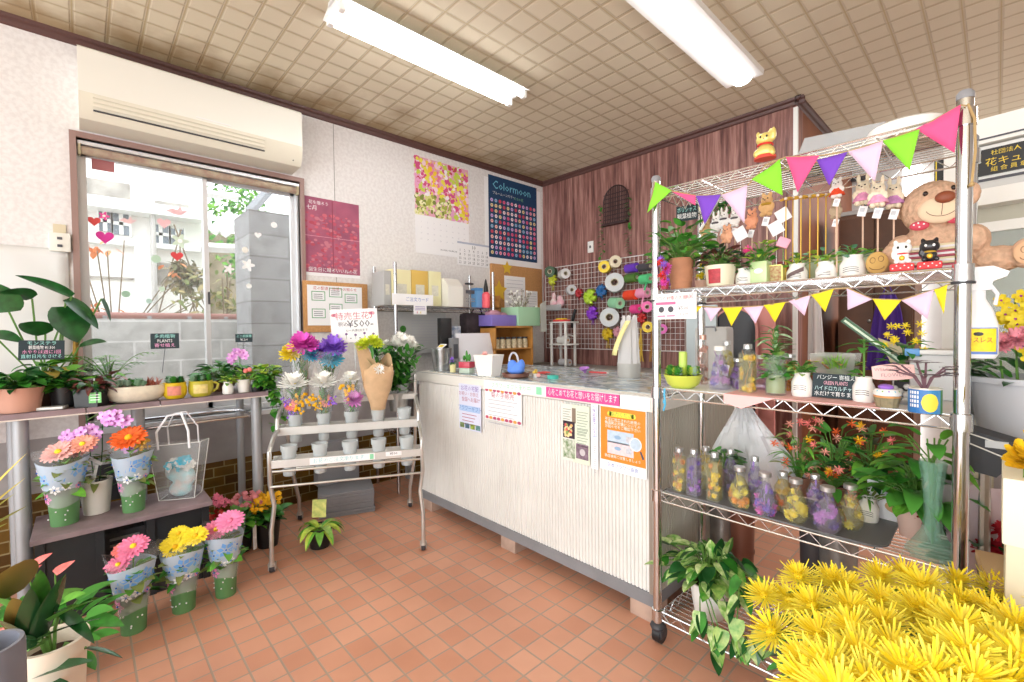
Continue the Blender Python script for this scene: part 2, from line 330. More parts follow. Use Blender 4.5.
crown('trim_2', (XL, -3, ZC), (XL, YB, ZC), (1, 0, 0)); crown('trim_3', (XL, YB, ZC), (XE+.05, YB, ZC), (0, -1, 0)); crown('trim_4', (XE, YB-.05, ZC), (XE, 5.6, ZC), (1, 0, 0))
# the room behind
GREYW = mat('grey_plaster', '#C9C8C6', .8, var=.06, scale=5)
struct(MB().bb(XE-.1, 3.2, 5.6, 5.75, 0, ZC, GREYW).build('wall_far', smooth=False))
struct(MB().bb(3.05, 3.2, -3.0, 5.6, 0, ZC, GREYW).build('wall_right', smooth=False)); crown('trim_5', (-1, 5.6, ZC), (3.1, 5.6, ZC), (0, -1, 0))
# ---- window
b = MB(); CAS = mat('window_casing_wood', '#9A7E77', .5)
for y0, y1, z0, z1 in ((WY0-.028, WY0, WZ0-.02, WZ1+.03), (WY1, WY1+.028, WZ0-.02, WZ1+.03), (WY0, WY1, WZ1, WZ1+.03)): b.bb(XL-.05, XL+.02, y0, y1, z0, z1, CAS)
win = struct(b.build('window_1', smooth=False))
b = MB(); b.bb(XL-.15, XL+.05, WY0-.03, WY1+.03, WZ0-.03, WZ0, ALU); struct(b.build('window_sill', win, smooth=False))
b = MB(); y0, y1, z0, z1 = WY0, WY1, WZ0, WZ1
for q in ((y0, y0+.012, z0, z1), (y1-.012, y1, z0, z1), (y0, y1, z0, z0+.04), (y0, y1, z1-.04, z1)): b.bb(XL-.13, XL-.03, *q, ALU)
struct(b.build('window_frame', win, smooth=False))
for i, (ya, yb, xo) in enumerate(((y0+.012, .615, XL-.06), (.59, y1-.012, XL-.1))):
    b = MB(); w_ = .026
    for q in ((ya, ya+w_, z0+.04, z1-.04), (yb-w_, yb, z0+.04, z1-.04), (ya, yb, z0+.04, z0+.09), (ya, yb, z1-.085, z1-.04)): b.bb(xo-.015, xo+.015, *q, ALU)
    sa = struct(b.build('sash', win, smooth=False)); struct(MB().bb(xo-.002, xo+.002, ya+w_, yb-w_, z0+.09, z1-.085, mat('window_pane_glass', '#F6FBFC', .02, alpha=.06)).build('pane', sa, smooth=False))
b = MB(); b.bb(XL-.035, XL-.02, .6, .612, 1.44, 1.52, DKGREY, .003); struct(b.build('window_latch', win))
bl = thing('roller_blind', 'rolled-up blind with faded floral fabric along the top of the window', 'blind', (XL-.02, (y0+y1)/2, z1-.06))
hw = (y1-y0)/2-.02; b = MB(); b.cyl((.005, -hw, 0), (.005, hw, 0), .024, mat('blind_fabric', '#B8AC94', .8, col2='#9C7F72', scale=16), 14); b.build('fabric_roll', bl)
b = MB(); b.bb(-.01, .03, -hw-.015, hw+.015, .027, .045, ALU); b.build('head_rail', bl, smooth=False)
[MB().bb(-.02, .03, q-.006, q+.006, -.03, .03, mat('blind_bracket', '#B9AE8E', .5), .003).build('bracket', bl) for q in (-hw-.008, hw+.008)]
# stickers on the glass
def sticker(kind, px, py, size, col, label):
    P = at(px, py, 'x', XL-.055 if px < 195 else XL-.095); P.x += .0; sz = size*msz(P); m = mat('sticker_'+kind+col, col, .6); b = MB()
    if kind == 'heart': pts = [(16*sin(t)**3/17, (13*cos(t)-5*cos(2*t)-2*cos(3*t)-cos(4*t))/17) for t in [2*pi*k/22 for k in range(22)]]
    elif kind == 'flower': pts = [((1+.35*cos(5*t))*cos(t)/1.35, (1+.35*cos(5*t))*sin(t)/1.35) for t in [2*pi*k/40 for k in range(40)]]
    elif kind == 'bird': pts = [(-1, 0), (-.4, .35), (0, .2), (.3, .7), (.5, .2), (1, .35), (.75, 0), (.3, -.35), (-.3, -.3)]
    elif kind == 'square': pts = [(-1, -.8), (1, -.8), (1, .8), (-1, .8)]
    else: pts = [(cos(t), sin(t)) for t in [2*pi*k/18 for k in range(18)]]
    b.prism([(x*sz/2, y*sz/2) for x, y in pts], .0012, m)
    if kind == 'flower': b.disc(0, 0, sz*.14, mat('sticker_centre', '#FFFFFF', .6), .0016)
    o = b.build(kind+'_sticker' if kind != 'square' else 'square_sticker', None, P, flat_rot('L')); tag(o, label, 'sticker', 'stickers on the window glass')
for a in (('square', 103, 164, 17, '#A8696A', 'dark red square sticker at the top left of the window glass'), ('heart', 94, 221, 11, '#E2504F', 'small red heart sticker at the left edge of the window glass'),
          ('flower', 104, 216, 9, '#E84E9C', 'hot pink flower sticker beside the small red heart'), ('heart', 105, 237, 15, '#D8359A', 'large magenta heart sticker on the left window pane'),
          ('bird', 128, 221, 14, '#E9C5C6', 'pale pink bird sticker left of the downpipe behind'), ('bird', 177, 212, 18, '#EBC3C8', 'pale pink bird sticker high on the left pane near the middle'),
          ('heart', 164, 223, 12, '#EABFC4', 'pale pink heart sticker under the high pink bird'), ('heart', 177, 256, 11, '#D8474B', 'single red heart sticker near the middle frame of the window'),
          ('flower', 180, 241, 15, '#CFE0CD', 'pale green flower sticker just above the red heart near the middle frame'), ('disc', 156, 259, 8, '#BCD8C2', 'mint green dot sticker left of the red heart'),
          ('disc', 126, 294, 7, '#A9CDB7', 'mint green dot sticker beside the orange autumn twig'), ('disc', 149, 301, 5, '#B5D3C9', 'small mint dot sticker low on the left pane'),
          ('disc', 162, 289, 5, '#CFE3D0', 'pale mint dot sticker near the bottom of left pane'), ('flower', 229, 269, 10, '#F5F1F3', 'white flower sticker on the right pane, lower left of the pair'),
          ('flower', 248, 265, 13, '#F3F5F6', 'larger white flower sticker on the right pane'), ('heart', 258, 235, 7, '#F6F6F6', 'small white heart sticker high on the right pane'),
          ('disc', 274, 225, 6, '#F7F7F7', 'white round sticker nearest the top right of right pane'), ('disc', 245, 250, 6, '#F2EFE6', 'cream dot sticker above the larger white flower'), ('disc', 249, 286, 5, '#F2F4F2', 'white dot sticker lowest on the right pane')): sticker(*a)
# ---- air conditioner
ac = thing('air_conditioner', 'cream wall-mounted air conditioner above the window', 'air conditioner', (XL, .57, 2.575))
CREAM = mat('aged_cream_plastic', '#EAE9E0', .35); CREAM2 = mat('aged_cream_lower_plastic', '#E0DCCB', .4)  # second, slightly darker cream for the lower body and louvre
def ext_y(pr, y0, y1, m):
    b = MB(); k = len(pr); vs = [(x, y, z) for y in (y0, y1) for x, z in pr]
    b.add(vs, [(i, (i+1) % k, k+(i+1) % k, k+i) for i in range(k)]+[tuple(range(k))[::-1], tuple(range(k, 2*k))], m); return b
ext_y([(0, .185), (.2, .185), (.225, .17), (.232, .0), (.232, -.06), (0, -.06)], -.555, .555, CREAM).build('front_cover', ac)
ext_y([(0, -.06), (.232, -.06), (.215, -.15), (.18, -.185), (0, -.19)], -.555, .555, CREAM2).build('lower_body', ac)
b = MB(); n = Vector((.232-.215, 0, .09)).normalized()
for k in range(3):
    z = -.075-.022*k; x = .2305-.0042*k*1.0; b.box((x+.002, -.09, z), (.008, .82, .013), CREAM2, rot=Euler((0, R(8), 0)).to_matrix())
b.build('louvre', ac); b = MB(); b.bb(.205, .2265, -.5, .32, -.148, -.142, DKGREY); b.build('vent_slot', ac, smooth=False)
b = MB(); b.bb(.2315, .235, -.05, .13, -.048, -.04, WHITE); b.build('trim_strip', ac, smooth=False); b = MB(); b.ell((.205, .5, -.155), .006, DKGREY); b.build('indicator', ac)
# ---- ceiling lights
TUBEM = mat('lit_tube', '#FFFFFF', emit=TUBE)
def light_tw(name, label, x, y0, y1, twin):
    t = thing(name, label, 'ceiling light', (x, (y0+y1)/2, ZC), group='fluorescent ceiling lights'); h = (y1-y0)/2
    if twin:
        b = MB(); b.bb(-.05, .05, -h, h, -.05, 0, WHITE, .004); b.prism([(-.115, -.055), (-.05, -.03), (.05, -.03), (.115, -.055), (.115, -.051), (.05, -.022), (-.05, -.022), (-.115, -.051)], h*2, WHITE, (0, h, 0), (1, 0, 0), (0, 0, 1)); b.build('housing', t, smooth=False)
        for s_ in (-.07, .07):
            MB().cyl((s_, -h+.035, -.075), (s_, h-.035, -.075), .016, TUBEM, 14).build('tube', t)
            [MB().box((s_, q, -.07), (.036, .03, .05), WHITE, bev=.005).build('lamp_holder', t) for q in (-h+.02, h-.02)]
    else:
        b = MB(); b.prism([(-.12, 0), (-.115, -.03), (.115, -.03), (.12, 0)], h*2, WHITE, (0, h, 0), (1, 0, 0), (0, 0, 1)); b.build('housing', t, smooth=False)
        pr = [(.055*sin(a), -.03-.035*cos(a)) for a in [-pi/2+pi*k/8 for k in range(9)]]
        MB().prism(pr, h*2-.06, mat('lit_diffuser', '#FFFFFF', emit=TUBE*.8), (0, h-.03, 0), (1, 0, 0), (0, 0, 1)).build('diffuser', t)
light_tw('fluorescent_light', 'open twin-tube fluorescent ceiling light near the air conditioner', -2.25, .93, 2.2, True)
light_tw('fluorescent_light', 'slim fluorescent ceiling light with rounded diffuser above the counter', -1.15, 1.9, 3.2, False)
# ---- wall items, left wall
def wposter(name, px0, px1, pyt, pyb, label, cat, draw, x=XL, thick=.002):    # rectangle on the left wall
    a = at(px0, pyt, 'x', x); c = at(px1, pyb, 'x', x); cy = (a.y+c.y)/2; cz = (a.z+c.z)/2; W, Hh = abs(c.y-a.y), abs(a.z-c.z)
    b = MB(); draw(b, W, Hh, thick); o = b.build(name, None, (x+.001, cy, cz), flat_rot('L'), smooth=False); return tag(o, label, cat)
def sheet(b, W, Hh, t, m): b.box((0, 0, t/2), (W, Hh, t), m)
def redp(b, W, Hh, t):
    m = mat('rose_photo_print', '#B4607A', .7, col2='#93506A', scale=5); sheet(b, W, Hh, t, m); rg = random.Random(2)
    for k in range(220):
        x = rg.uniform(-.48, .48)*W; y = rg.uniform(-.4, .3)*Hh; r = rg.uniform(.008, .02); q = rg.choice(('#C05468', '#CC6878', '#B44A5C', '#C47A88', '#A8607A'))
        b.disc(x, y, r, mat('rose_print'+q, q, .7), t+.0002+k*2e-6, 7, r*.7, rg.random())
    b.rect(-W/2, W/2, .002, .006, mat('paper_crease', '#D79AA6', .7), t+.0012); b.rect(-.01*W, .008*W, -Hh/2, Hh/2, mat('paper_crease_dark', '#8E4357', .7), t+.0012)
    b.rect(-W/2, W/2, -Hh/2, -Hh/2+.025, PAPER, t+.0013); b.text('誕生日に贈るいいねの花', .034, 0, -Hh*.42, PAPER, t+.0014); b.text('花を贈ろう', .03, -W*.24, Hh*.43, PAPER, t+.0014); b.text('七月', .04, -W*.36, Hh*.36, PAPER, t+.0014)
wposter('wall_poster', 303, 360, 195, 279, 'red rose photo poster with fold creases beside the window', 'poster', redp)
def flowp(b, W, Hh, t):
    sheet(b, W, Hh, t, PAPER); rg = random.Random(4); cols = ['#F29AB8', '#E87AA0', '#F3CE2E', '#F7D9E6', '#EBE24A', '#D8558A', '#F6F0F4', '#C7D84E', '#E9A6CC', '#C8405E']
    b.rect(-W/2, W/2, -Hh*.1, Hh/2, mat('flower_photo_ground', '#E6A9BE', .7), t+.0002)
    for k in range(700):
        x = rg.uniform(-.485, .485)*W; y = rg.uniform(-.1, .485)*Hh; c = cols[int((sin(x*17)+cos(y*13+x*9)+2.2+rg.random()*1.2)*1.9) % 10]
        if x < W*.15 and y < .12*Hh: c = rg.choice(('#D9D98A', '#A9B24A', '#EFEBC0', '#7E8A3A'))
        b.disc(x, y, rg.uniform(.008, .024), mat('flower_print'+c, c, .7), t+.0003+k*1.2e-6, 6)
    b.rect(-W/2, W/2, -Hh/2, -Hh*.105, PAPER, t+.0016); b.text('FLOWER CALENDAR', .02, W*.1, -Hh*.44, INK, t+.0018)
    for k in range(4):
        for j in range(8): b.text(str(k*8+j+1), .018, -W*.4+j*W*.115, -Hh*(.17+.06*k), mat('light_ink', '#B9BBC4', .8), t+.0018)
wposter('flower_calendar', 414, 469, 155, 259, 'large wall calendar with a photo of mixed flowers', 'calendar', flowp)
def bluep(b, W, Hh, t):
    sheet(b, W, Hh, t, mat('navy_poster', '#173F66', .6)); b.text('Colormoon', .115, -.02, Hh*.39, mat('poster_lightblue', '#7FD0E8', .6), t+.001); b.text('ブルームーンカラー', .035, -W*.2, Hh*.29, PAPER, t+.001); b.text('バラの花', .035, W*.1, Hh*.28, mat('poster_green', '#8FD49A', .6), t+.001)
    rg = random.Random(8); cols = ['#F3A7C0', '#F8F4F6', '#E8618F', '#C9B7EC', '#F6CFC0', '#86C9E8', '#D8505F', '#EFE6A6']
    for i in range(11):
        for j in range(12):
            x = -W*.44+j*W*.08; y = Hh*.2-i*Hh*.064; c = rg.choice(cols); b.disc(x, y, .019, mat('swatch'+c, c, .6), t+.001, 10); b.disc(x, y, .008, mat('swatch_mid', '#C04C78', .6), t+.0013, 6)
wposter('rose_poster', 488, 537, 174, 263, 'navy blue rose colour chart poster headed Colormoon', 'poster', bluep)
wposter('poster_backing', 484, 541, 176, 270, 'white backing sheet behind the navy poster near the corner', 'paper', lambda b, W, H_, t: sheet(b, W, H_, .0008, PAPER), XL-.0005)
def calp(b, W, Hh, t):
    sheet(b, W, Hh, t, PAPER); b.rect(-W/2, W/2, Hh*.42, Hh/2, mat('calendar_header', '#B9C0D2', .7), t+.001); b.text('10', .05, 0, Hh*.3, INK, t+.001)
    for i in range(4):
        for j in range(7): b.text(str(i*7+j+1), .034, -W*.42+j*W*.14, Hh*(.13-.17*i), INK, t+.001)
wposter('wall_calendar', 457, 489, 241, 268, 'small month calendar with black numbers left of the navy poster', 'calendar', calp, XL+.006)
nb = thing('notice_board', 'cork notice board below the red rose poster', 'notice board', (XL, 1.425, 1.44)); b = MB(); b.box((.012, 0, 0), (.024, .5, .38), CORK, bev=.004); b.build('board', nb)
def notp(b, W, Hh, t):
    sheet(b, W, Hh, t, PAPER); b.text('花の配達と地域のお知らせ', .028, 0, Hh*.42, mat('red_ink', '#C24A4A'), t+.001); g = mat('green_ink', '#3E9A5A')
    for x, y in ((-.13, .07), (0, .1), (.12, .06), (-.13, -.06), (.0, -.02), (.12, -.06)):
        for q in ((x-.05, x+.05, y-.035, y-.03), (x-.05, x+.05, y+.03, y+.035), (x-.05, x-.045, y-.03, y+.03), (x+.045, x+.05, y-.03, y+.03)): b.rect(*q, g, t+.001)
        for k in range(3): b.rect(x-.035, x+.03, y-.018+k*.014, y-.014+k*.014, INK, t+.001)
b = MB(); notp(b, .42, .3, .002); o = b.build('notice_sheet', nb, (.0245, -.01, .01), flat_rot('L'), smooth=False)
ck = thing('cork_board', 'cork board with pinned papers below the navy poster', 'notice board', (XL, 3.36, 1.62)); MB().box((.012, 0, 0), (.024, .74, .6), CORK, bev=.004).build('board', ck)
for (y, z, w_, h_) in ((-.05, -.02, .3, .42), (.2, -.1, .18, .3)): 
    b = MB(); b.box((0, 0, .001), (w_, h_, .002), PAPER); [b.rect(-w_*.4, w_*.4, h_*(.4-.09*k)-.002, h_*(.4-.09*k)+.002, mat('light_ink', '#B9BBC4', .8), .0025) for k in range(8)]; b.build('pinned_paper', ck, (.025, y, z), flat_rot('L'), smooth=False)
for px, py, s_, lb in ((507, 268, 14, 'small yellow paper star pinned at top of cork board'), (499, 291, 22, 'large gold paper star on the left of the cork board')):
    P = at(px, py, 'x', XL+.035); q = s_*msz(P)/2; b = MB(); b.prism([((q if k % 2 == 0 else q*.5)*sin(k*pi/5), (q if k % 2 == 0 else q*.5)*cos(k*pi/5)) for k in range(10)], .004, mat('gold_paper', '#E0B83A', .5)); tag(b.build('paper_star', None, P, flat_rot('L')), lb, 'decoration', 'paper stars')
# switch plate
P = at(60, 243, 'x', XL); sw = thing('light_switch', 'cream double switch box on the wall left of the window', 'switch', P); MB().box((.018, 0, 0), (.036, .085, .1), CREAM, bev=.006).build('switch_box', sw)
[MB().box((.038, 0, z), (.006, .02, .014), INK, bev=.002).build('rocker', sw) for z in (.02, -.02)]; MB().box((.004, -.0, .075), (.008, .05, .05), mat('old_tape', '#D8CDB0')).build('paper_tab', sw)
P = at(49, 233, 'x', XL)
# white sheet on lower left wall
b = MB(); a = at(68, 250, 'x', XL); zt = a.z; n1, n2 = 24, 16; vs = []
for i in range(n1+1):
    for j in range(n2+1):
        y = -1.2+(a.y-.0+1.2)*i/n1; z = .92+(zt-.92)*j/n2; vs.append((XL+.012+.008*sin(j*2.2+sin(y*5))+.004*sin(y*23+j), y, z))
b.add(vs, [(i*(n2+1)+j, (i+1)*(n2+1)+j, (i+1)*(n2+1)+j+1, i*(n2+1)+j+1) for i in range(n1) for j in range(n2)], mat('white_vinyl_sheet', '#E4E4E3', .5)); tag(b.build('wall_sheet', thick=.002), 'creased white vinyl sheet covering the wall left of the window', 'sheet')
# ---- back wall items: socket, small arch wreath, hooks
P = at(591, 247, 'y', YB); so = thing('wall_socket', 'white wall socket plate high on the brown panelling', 'socket', P); MB().box((0, -.006, 0), (.07, .012, .115), WHITE, bev=.004).build('plate', so); MB().box((0, -.014, 0), (.02, .006, .026), INK, bev=.002).build('outlet', so)
P = at(617, 206, 'y', YB); ws = thing('arched_trellis', 'small dark arched wire trellis with green vines on the brown wall', 'decoration', P); b = MB(); w_, h_ = .14, .16; IRON = mat('dark_iron', '#4A3B3C', .5, .6)
for k in range(15): x = -w_+w_*2*k/14; b.tube([(x, -.02, -h_), (x, -.02, h_*.3+math.sqrt(max(0, 1-(x/w_)**2))*h_*.9)], .004, IRON)
for z in (-h_, -.12, -.08, -.04, 0, .04, .08, .12): b.tube([(-w_, -.02, z), (w_, -.02, z)], .004, IRON)
b.tube([(w_*cos(t), -.02, h_*.3+h_*.9*sin(t)) for t in [pi*k/14 for k in range(15)]], .006, IRON); b.bb(-w_, w_, -.06, -.01, -h_-.02, -h_, IRON); b.build('wire_arch', ws)
b = MB(); rg = random.Random(3)
for s_ in (-1, 1):
    for k in range(26): b.leaf((s_*(w_+.02)+rg.uniform(-.02, .02), -.03, h_*.2-k*.02), (rg.uniform(-1, 1), -.6, rg.uniform(-.6, .2)), .055, .03, GRN, n=3)
b.build('vine', ws)
# ================================================================ OUTSIDE THE WINDOW
rg = random.Random(11)
struct(MB().bb(-14, XL-.2, -8, 10, -.1, 0, mat('outdoor_concrete', '#B8B5AF', .9, var=.1, scale=3)).build('floor_outside', smooth=False))
BX = -4.9; top = at(170, 319, 'x', BX).z
bwall = thing('block_wall', 'grey concrete block garden wall topped with reddish coping outside the window', 'wall', (BX, 0, 0))
MB().bb(-.12, 0, -3, 2.6, 0, top, brick_mat('concrete_block', .62, .17, '#DAD9D6', '#CBCAC7', '#EFEEEC', .008, .9)).build('block_courses', bwall, smooth=False)
b = MB(); b.cyl((-.05, -3, top+.02), (-.05, 2.6, top+.02), .035, mat('copper_coping', '#A5746A', .6), 10); [b.cyl((-.05, y, top-.01), (-.05, y+.03, top-.01), .05, mat('coping_joint', '#8E8B8B', .6), 10) for y in [-2.4+.28*k for k in range(17)]]; b.build('coping', bwall)
# dark grey block pillar at the right of the view
PX = -4.3; a = at(252, 345, 'x', PX); c = at(300, 345, 'x', PX); h = at(270, 212, 'x', PX).z
struct(MB().bb(PX-.5, PX, a.y, c.y+.6, 0, h, brick_mat('grey_outdoor_block', .9, .19, '#A3A2A2', '#949394', '#807E7E', .006, .9)).build('wall_outside', smooth=False))
# neighbour house
HX = -7.5; hs = thing('neighbour_house', 'white stucco house with small barred windows across the lane', 'house', (HX, 0, 0)); STU = mat('white_stucco', '#F4F1EC', .9, var=.05, scale=2)
def yy(px): return at(px, 260, 'x', HX).y
def zz(py, px=150): return at(px, py, 'x', HX).z
MB().bb(-.3, 0, -6, yy(205), 0, 4.9, STU).build('wall', hs, smooth=False)
b = MB(); MOSS = mat('weathered_band', '#A9A39B', .9, var=.35, scale=6)
b.bb(0, .03, yy(86), yy(132), zz(205), zz(188), MOSS); b.bb(0, .03, yy(155), yy(190), zz(212), zz(200), MOSS); b.bb(0, .03, yy(155), yy(196), zz(283), zz(262), MOSS); b.bb(0, .04, yy(86), yy(133), zz(281), zz(279), MOSS); b.bb(0, .04, yy(155), yy(196), zz(285), zz(283), MOSS); b.build('stained_band', hs, smooth=False)
b = MB(); b.bb(0, .3, -6, yy(200), zz(218), zz(208), WHITE); b.bb(0, .15, -6, yy(200), zz(249), zz(244), WHITE); b.build('ledge', hs, smooth=False)
b = MB(); b.bb(0, .14, yy(134), yy(150), 0, zz(240), WHITE); b.build('pilaster', hs, smooth=False)
b = MB(); b.cyl((.2, yy(152), 0), (.2, yy(152), 4.5), .03, mat('downpipe', '#BEBAB6', .6), 8); b.build('downpipe', hs)
WG = mat('house_window_glass', '#7F8B96', .2)
for x0, x1, y0, y1 in ((100, 112, 217, 236), (114, 130, 217, 238), (153, 169, 224, 243), (171, 184, 226, 243)):
    b = MB(); b.bb(0, .02, yy(x0), yy(x1), zz(y1), zz(y0), WG); o = b.build('window', hs, smooth=False)
    b = MB(); zc = (zz(y0)+zz(y1))/2; yc = (yy(x0)+yy(x1))/2
    b.bb(.01, .05, yy(x0), yy(x1), zc-.02, zc+.02, WHITE); b.bb(.01, .05, yc-.02, yc+.02, zz(y1), zz(y0), WHITE)
    for q in ((yy(x0)-.02, yy(x0), zz(y1)-.02, zz(y0)+.02), (yy(x1), yy(x1)+.02, zz(y1)-.02, zz(y0)+.02)): b.bb(0, .06, *q, WHITE)
    b.build('window_bars', o, smooth=False)
# gate frame / awning bar with slanted roof at the upper right
cp = thing('carport', 'white framed lean-to roof outside the right window pane', 'carport', (-5.6, 1.3, 0)); b = MB()
def cpw(px, py, X=-5.6): p = at(px, py, 'x', X); return Vector((p.x+5.6, p.y-1.3, p.z))
b.tube([cpw(200, 247), cpw(300, 252)], .05, WHITE, 4); b.tube([cpw(200, 193), cpw(238, 197)], .04, WHITE, 4); b.tube([cpw(255, 222), cpw(300, 233)], .05, WHITE, 4)
b.tube([cpw(254, 215), cpw(254, 320)], .05, WHITE, 4); b.build('frame', cp); MB().bb(-.05, .05, cpw(254, 320).y-.05, cpw(254, 320).y+.05, 0, cpw(254, 320).z, WHITE).build('post', cp)
b = MB(); 
for (p, q) in (((212, 232), (232, 214)), ((222, 234), (244, 218))): b.tube([cpw(*p), cpw(*q)], .05, WHITE, 4)
b.tube([cpw(249, 212), cpw(272, 187)], .05, GREYP, 4); b.build('rafter', cp)
struct(MB().bb(-9.4, -9.2, -6, 8, 0, 3.0, mat('ivy_covered_wall', '#9B8E7A', .95, col2='#6F6A52', scale=3)).build('wall_lane', smooth=False))
def leafcloud(m, c, r, n, L, mats, seed, b=None):
    rr = random.Random(seed); b = b or MB(); c = Vector(c)
    for k in range(n):
        d = Vector((rr.gauss(0, 1), rr.gauss(0, 1), rr.gauss(0, 1))).normalized(); q = rr.random()**.4
        b.leaf(c+Vector((d.x*r[0], d.y*r[1], d.z*r[2]))*q, (rr.uniform(-1, 1), rr.uniform(-1, 1), rr.uniform(-.8, .6)), L*rr.uniform(.7, 1.3), L*.5, rr.choice(mats), n=3, roll=rr.uniform(-1, 1))
    return b
P = at(240, 222, 'x', -7.0); t = thing('garden_tree', 'bright green tree seen in the right window pane', 'tree', (P.x, P.y, 0)); b = MB(); b.tube([(0, 0, 0), (.05, .03, 1.4), (0, 0, P.z)], [.09, .07, .03], mat('bark', '#6E5A48', .9)); b.build('trunk', t)
leafcloud(None, (0, 0, P.z), (.35, .4, .8), 620, .11, [GRN2, mat('pale_green_leaf', '#8FC25A', .5), GRN], 5).build('crown', t)  # crown leaves pick one of three greens at random
for px, py, sz, cols, lab, sd in ((222, 300, .6, ['#8E8A5A', '#A89A6A', '#6E7A44'], 'brown and green shrub behind the block wall in the right pane', 3), (186, 270, .22, ['#8E8266', '#7A7A58'], 'climbing vine on the white house by the middle window frame', 8)):
    P = at(px, py, 'x', -6.0 if px > 200 else -6.9); t = thing('shrub', lab, 'shrub', (P.x, P.y, 0)); b = MB(); r2 = random.Random(sd)
    for k in range(9): b.tube([(0, 0, 0), (r2.uniform(-.2, .2), r2.uniform(-.3, .3), P.z*.7), (r2.uniform(-.4, .4)*sz, r2.uniform(-.8, .8)*sz, P.z+r2.uniform(-.4, .6))], .008, mat('twig', '#7A6A55', .9), 4)
    b.build('stem', t); leafcloud(None, (0, 0, P.z-.1), (.4*sz, .9*sz, 1.0*sz), 300, .1, [mat('shrub'+c, c, .8) for c in cols], sd).build('foliage', t)
P = at(112, 286, 'x', -6.2); t = thing('autumn_tree', 'bare-branched small tree with orange autumn leaves outside the left pane', 'tree', (P.x, P.y, 0)); b = MB(); r2 = random.Random(9); tips = []
for k in range(26):
    e = Vector((r2.uniform(-.2, .2), r2.uniform(-.55, .6), P.z+r2.uniform(-.35, .6))); b.tube([(0, 0, 0), (e.x*.2, e.y*.3, P.z*.75), tuple(e)], .006, mat('twig', '#7A6A55', .9), 4); tips.append(e)
b.build('branch', t); b = MB()
for e in tips[:12]:
    for k in range(5): b.leaf(e+Vector((r2.uniform(-.08, .08), r2.uniform(-.1, .1), r2.uniform(-.08, .08))), (r2.uniform(-1, 1), r2.uniform(-1, 1), -.4), .09, .06, mat('autumn_leaf', '#F0915A', .7), n=3)
b.build('foliage', t)
# ================================================================ PLANT AND POT BUILDERS
def pot(rt_, rb, h, m, name='pot', parent=None, rim=0, seg=24, soil=True):
    b = MB(); pr = [(0, 0), (rb, 0), (rb+(rt_-rb)*.9, h*.9)]
    pr += [(rt_+rim, h*.9)] if rim else []
    pr += [(rt_+rim, h), (rt_*.9, h), (rt_*.86, h*.82)]; b.lathe(pr, m, seg=seg); o = b.build(name, parent)
    if soil: MB().lathe([(0, h*.86), (rt_*.885, h*.86)], SOIL).build('soil', parent)
    return o
def bush(t, h0, n, Rr, Hh, L, W, mats, shape='ovate', droop=.6, seed=1, name='foliage', stems=True, low=0, sc=.006, out=1, c=(0, 0), mid=None):
    rr = random.Random(seed); b = MB(); st = MB()
    for k in range(n):
        a = rr.uniform(0, 2*pi); q = math.sqrt(rr.random()); z = h0+Hh*(low+(1-low)*rr.random())*(1-.35*q*q); p = Vector((c[0]+Rr*q*cos(a), c[1]+Rr*q*sin(a), z))
        d = Vector((cos(a)*out, sin(a)*out, rr.uniform(-.1, .9))); b.leaf(p, d, L*rr.uniform(.75, 1.2), W*rr.uniform(.8, 1.15), rr.choice(mats), droop*rr.uniform(.5, 1.5), shape, roll=rr.uniform(-.5, .5), mid=mid)
        if stems: st.tube([(c[0]+p.x*.1, c[1]+p.y*.1, h0-.01), (c[0]+(p.x-c[0])*.5, c[1]+(p.y-c[1])*.5, h0+(z-h0)*.7), tuple(p)], .0016 if L < .08 else .0028, STEM, 4)
    b.build(name, t)
    if stems: st.build('stem', t)
def gerbera(b, c, ax, r, m, cm=DYEL, n=20, seed=0):
    rr = random.Random(seed); b.petals(c, ax, r*.18, r, n, r*.27, m, .18, -.1, 0, .12, rr, .4); b.petals(Vector(c)+Vector(ax).normalized()*r*.05, ax, r*.12, r*.72, n-4, r*.22, m, .32, -.05, .15, .15, rr, .4)
    b.ell(Vector(c)+Vector(ax).normalized()*r*.07, r*.2, cm, 10, 6)
def pompon(b, c, ax, r, m, seed=0, layers=5, n=16, cm=None):
    rr = random.Random(seed); a = Vector(ax).normalized()
    for k in range(layers):
        f = 1-k/layers; b.petals(Vector(c)+a*(r*.1*k), ax, r*.08, r*(.35+.65*f), n, r*.2, m, .15+.5*(1-f)*1.6, .1+.5*(1-f), rr.random(), .2, rr, .5)
    if cm: b.ell(Vector(c)+a*r*.3, (r*.2, r*.2, r*.15), cm, 8, 5)
def orchid(b, c, ax, r, m=ORCH):
    b.petals(c, ax, r*.05, r, 5, r*.75, m, .15, -.15, rg.random(), .05, rg, .6); b.ell(Vector(c)+Vector(ax).normalized()*r*.15, r*.16, mat('orchid_lip', '#B23FA8', .5), 8, 5)
SAY = mat('chalkboard', '#22333A', .7)
def chalk_sign(P, w_, h_, rz, tilt, lines, label, stick=0, lean=0, cols=('#9FE0D8', '#F2F2F2', '#E9A0C8'), name='chalkboard_sign', base=None):
    t = thing(name, label, 'sign', P, rz); b = MB(); b.T = Euler((R(90)+tilt, lean, 0), 'YXZ').to_matrix().to_4x4() if lean else Matrix.Rotation(R(90)+tilt, 4, 'X')
    b.box((0, 0, 0), (w_, h_, .004), SAY, bev=.001); k = len(lines)
    for i, l in enumerate(lines): b.text(l, h_/(k+.6), 0, h_*(.5-(i+.7)/(k+.4)), mat('chalk'+cols[i % len(cols)], cols[i % len(cols)], .8), .0028, sx=min(1, w_*.9/(len(l)*h_/(k+.6)) if len(l) else 1))
    b.build('board', t, smooth=False)
    if stick: MB().tube([(0, .004, -h_*.4), (.0-stick*.12, .004, -h_/2-stick)], .0015, INK, 5).build('stick', t)
    return t
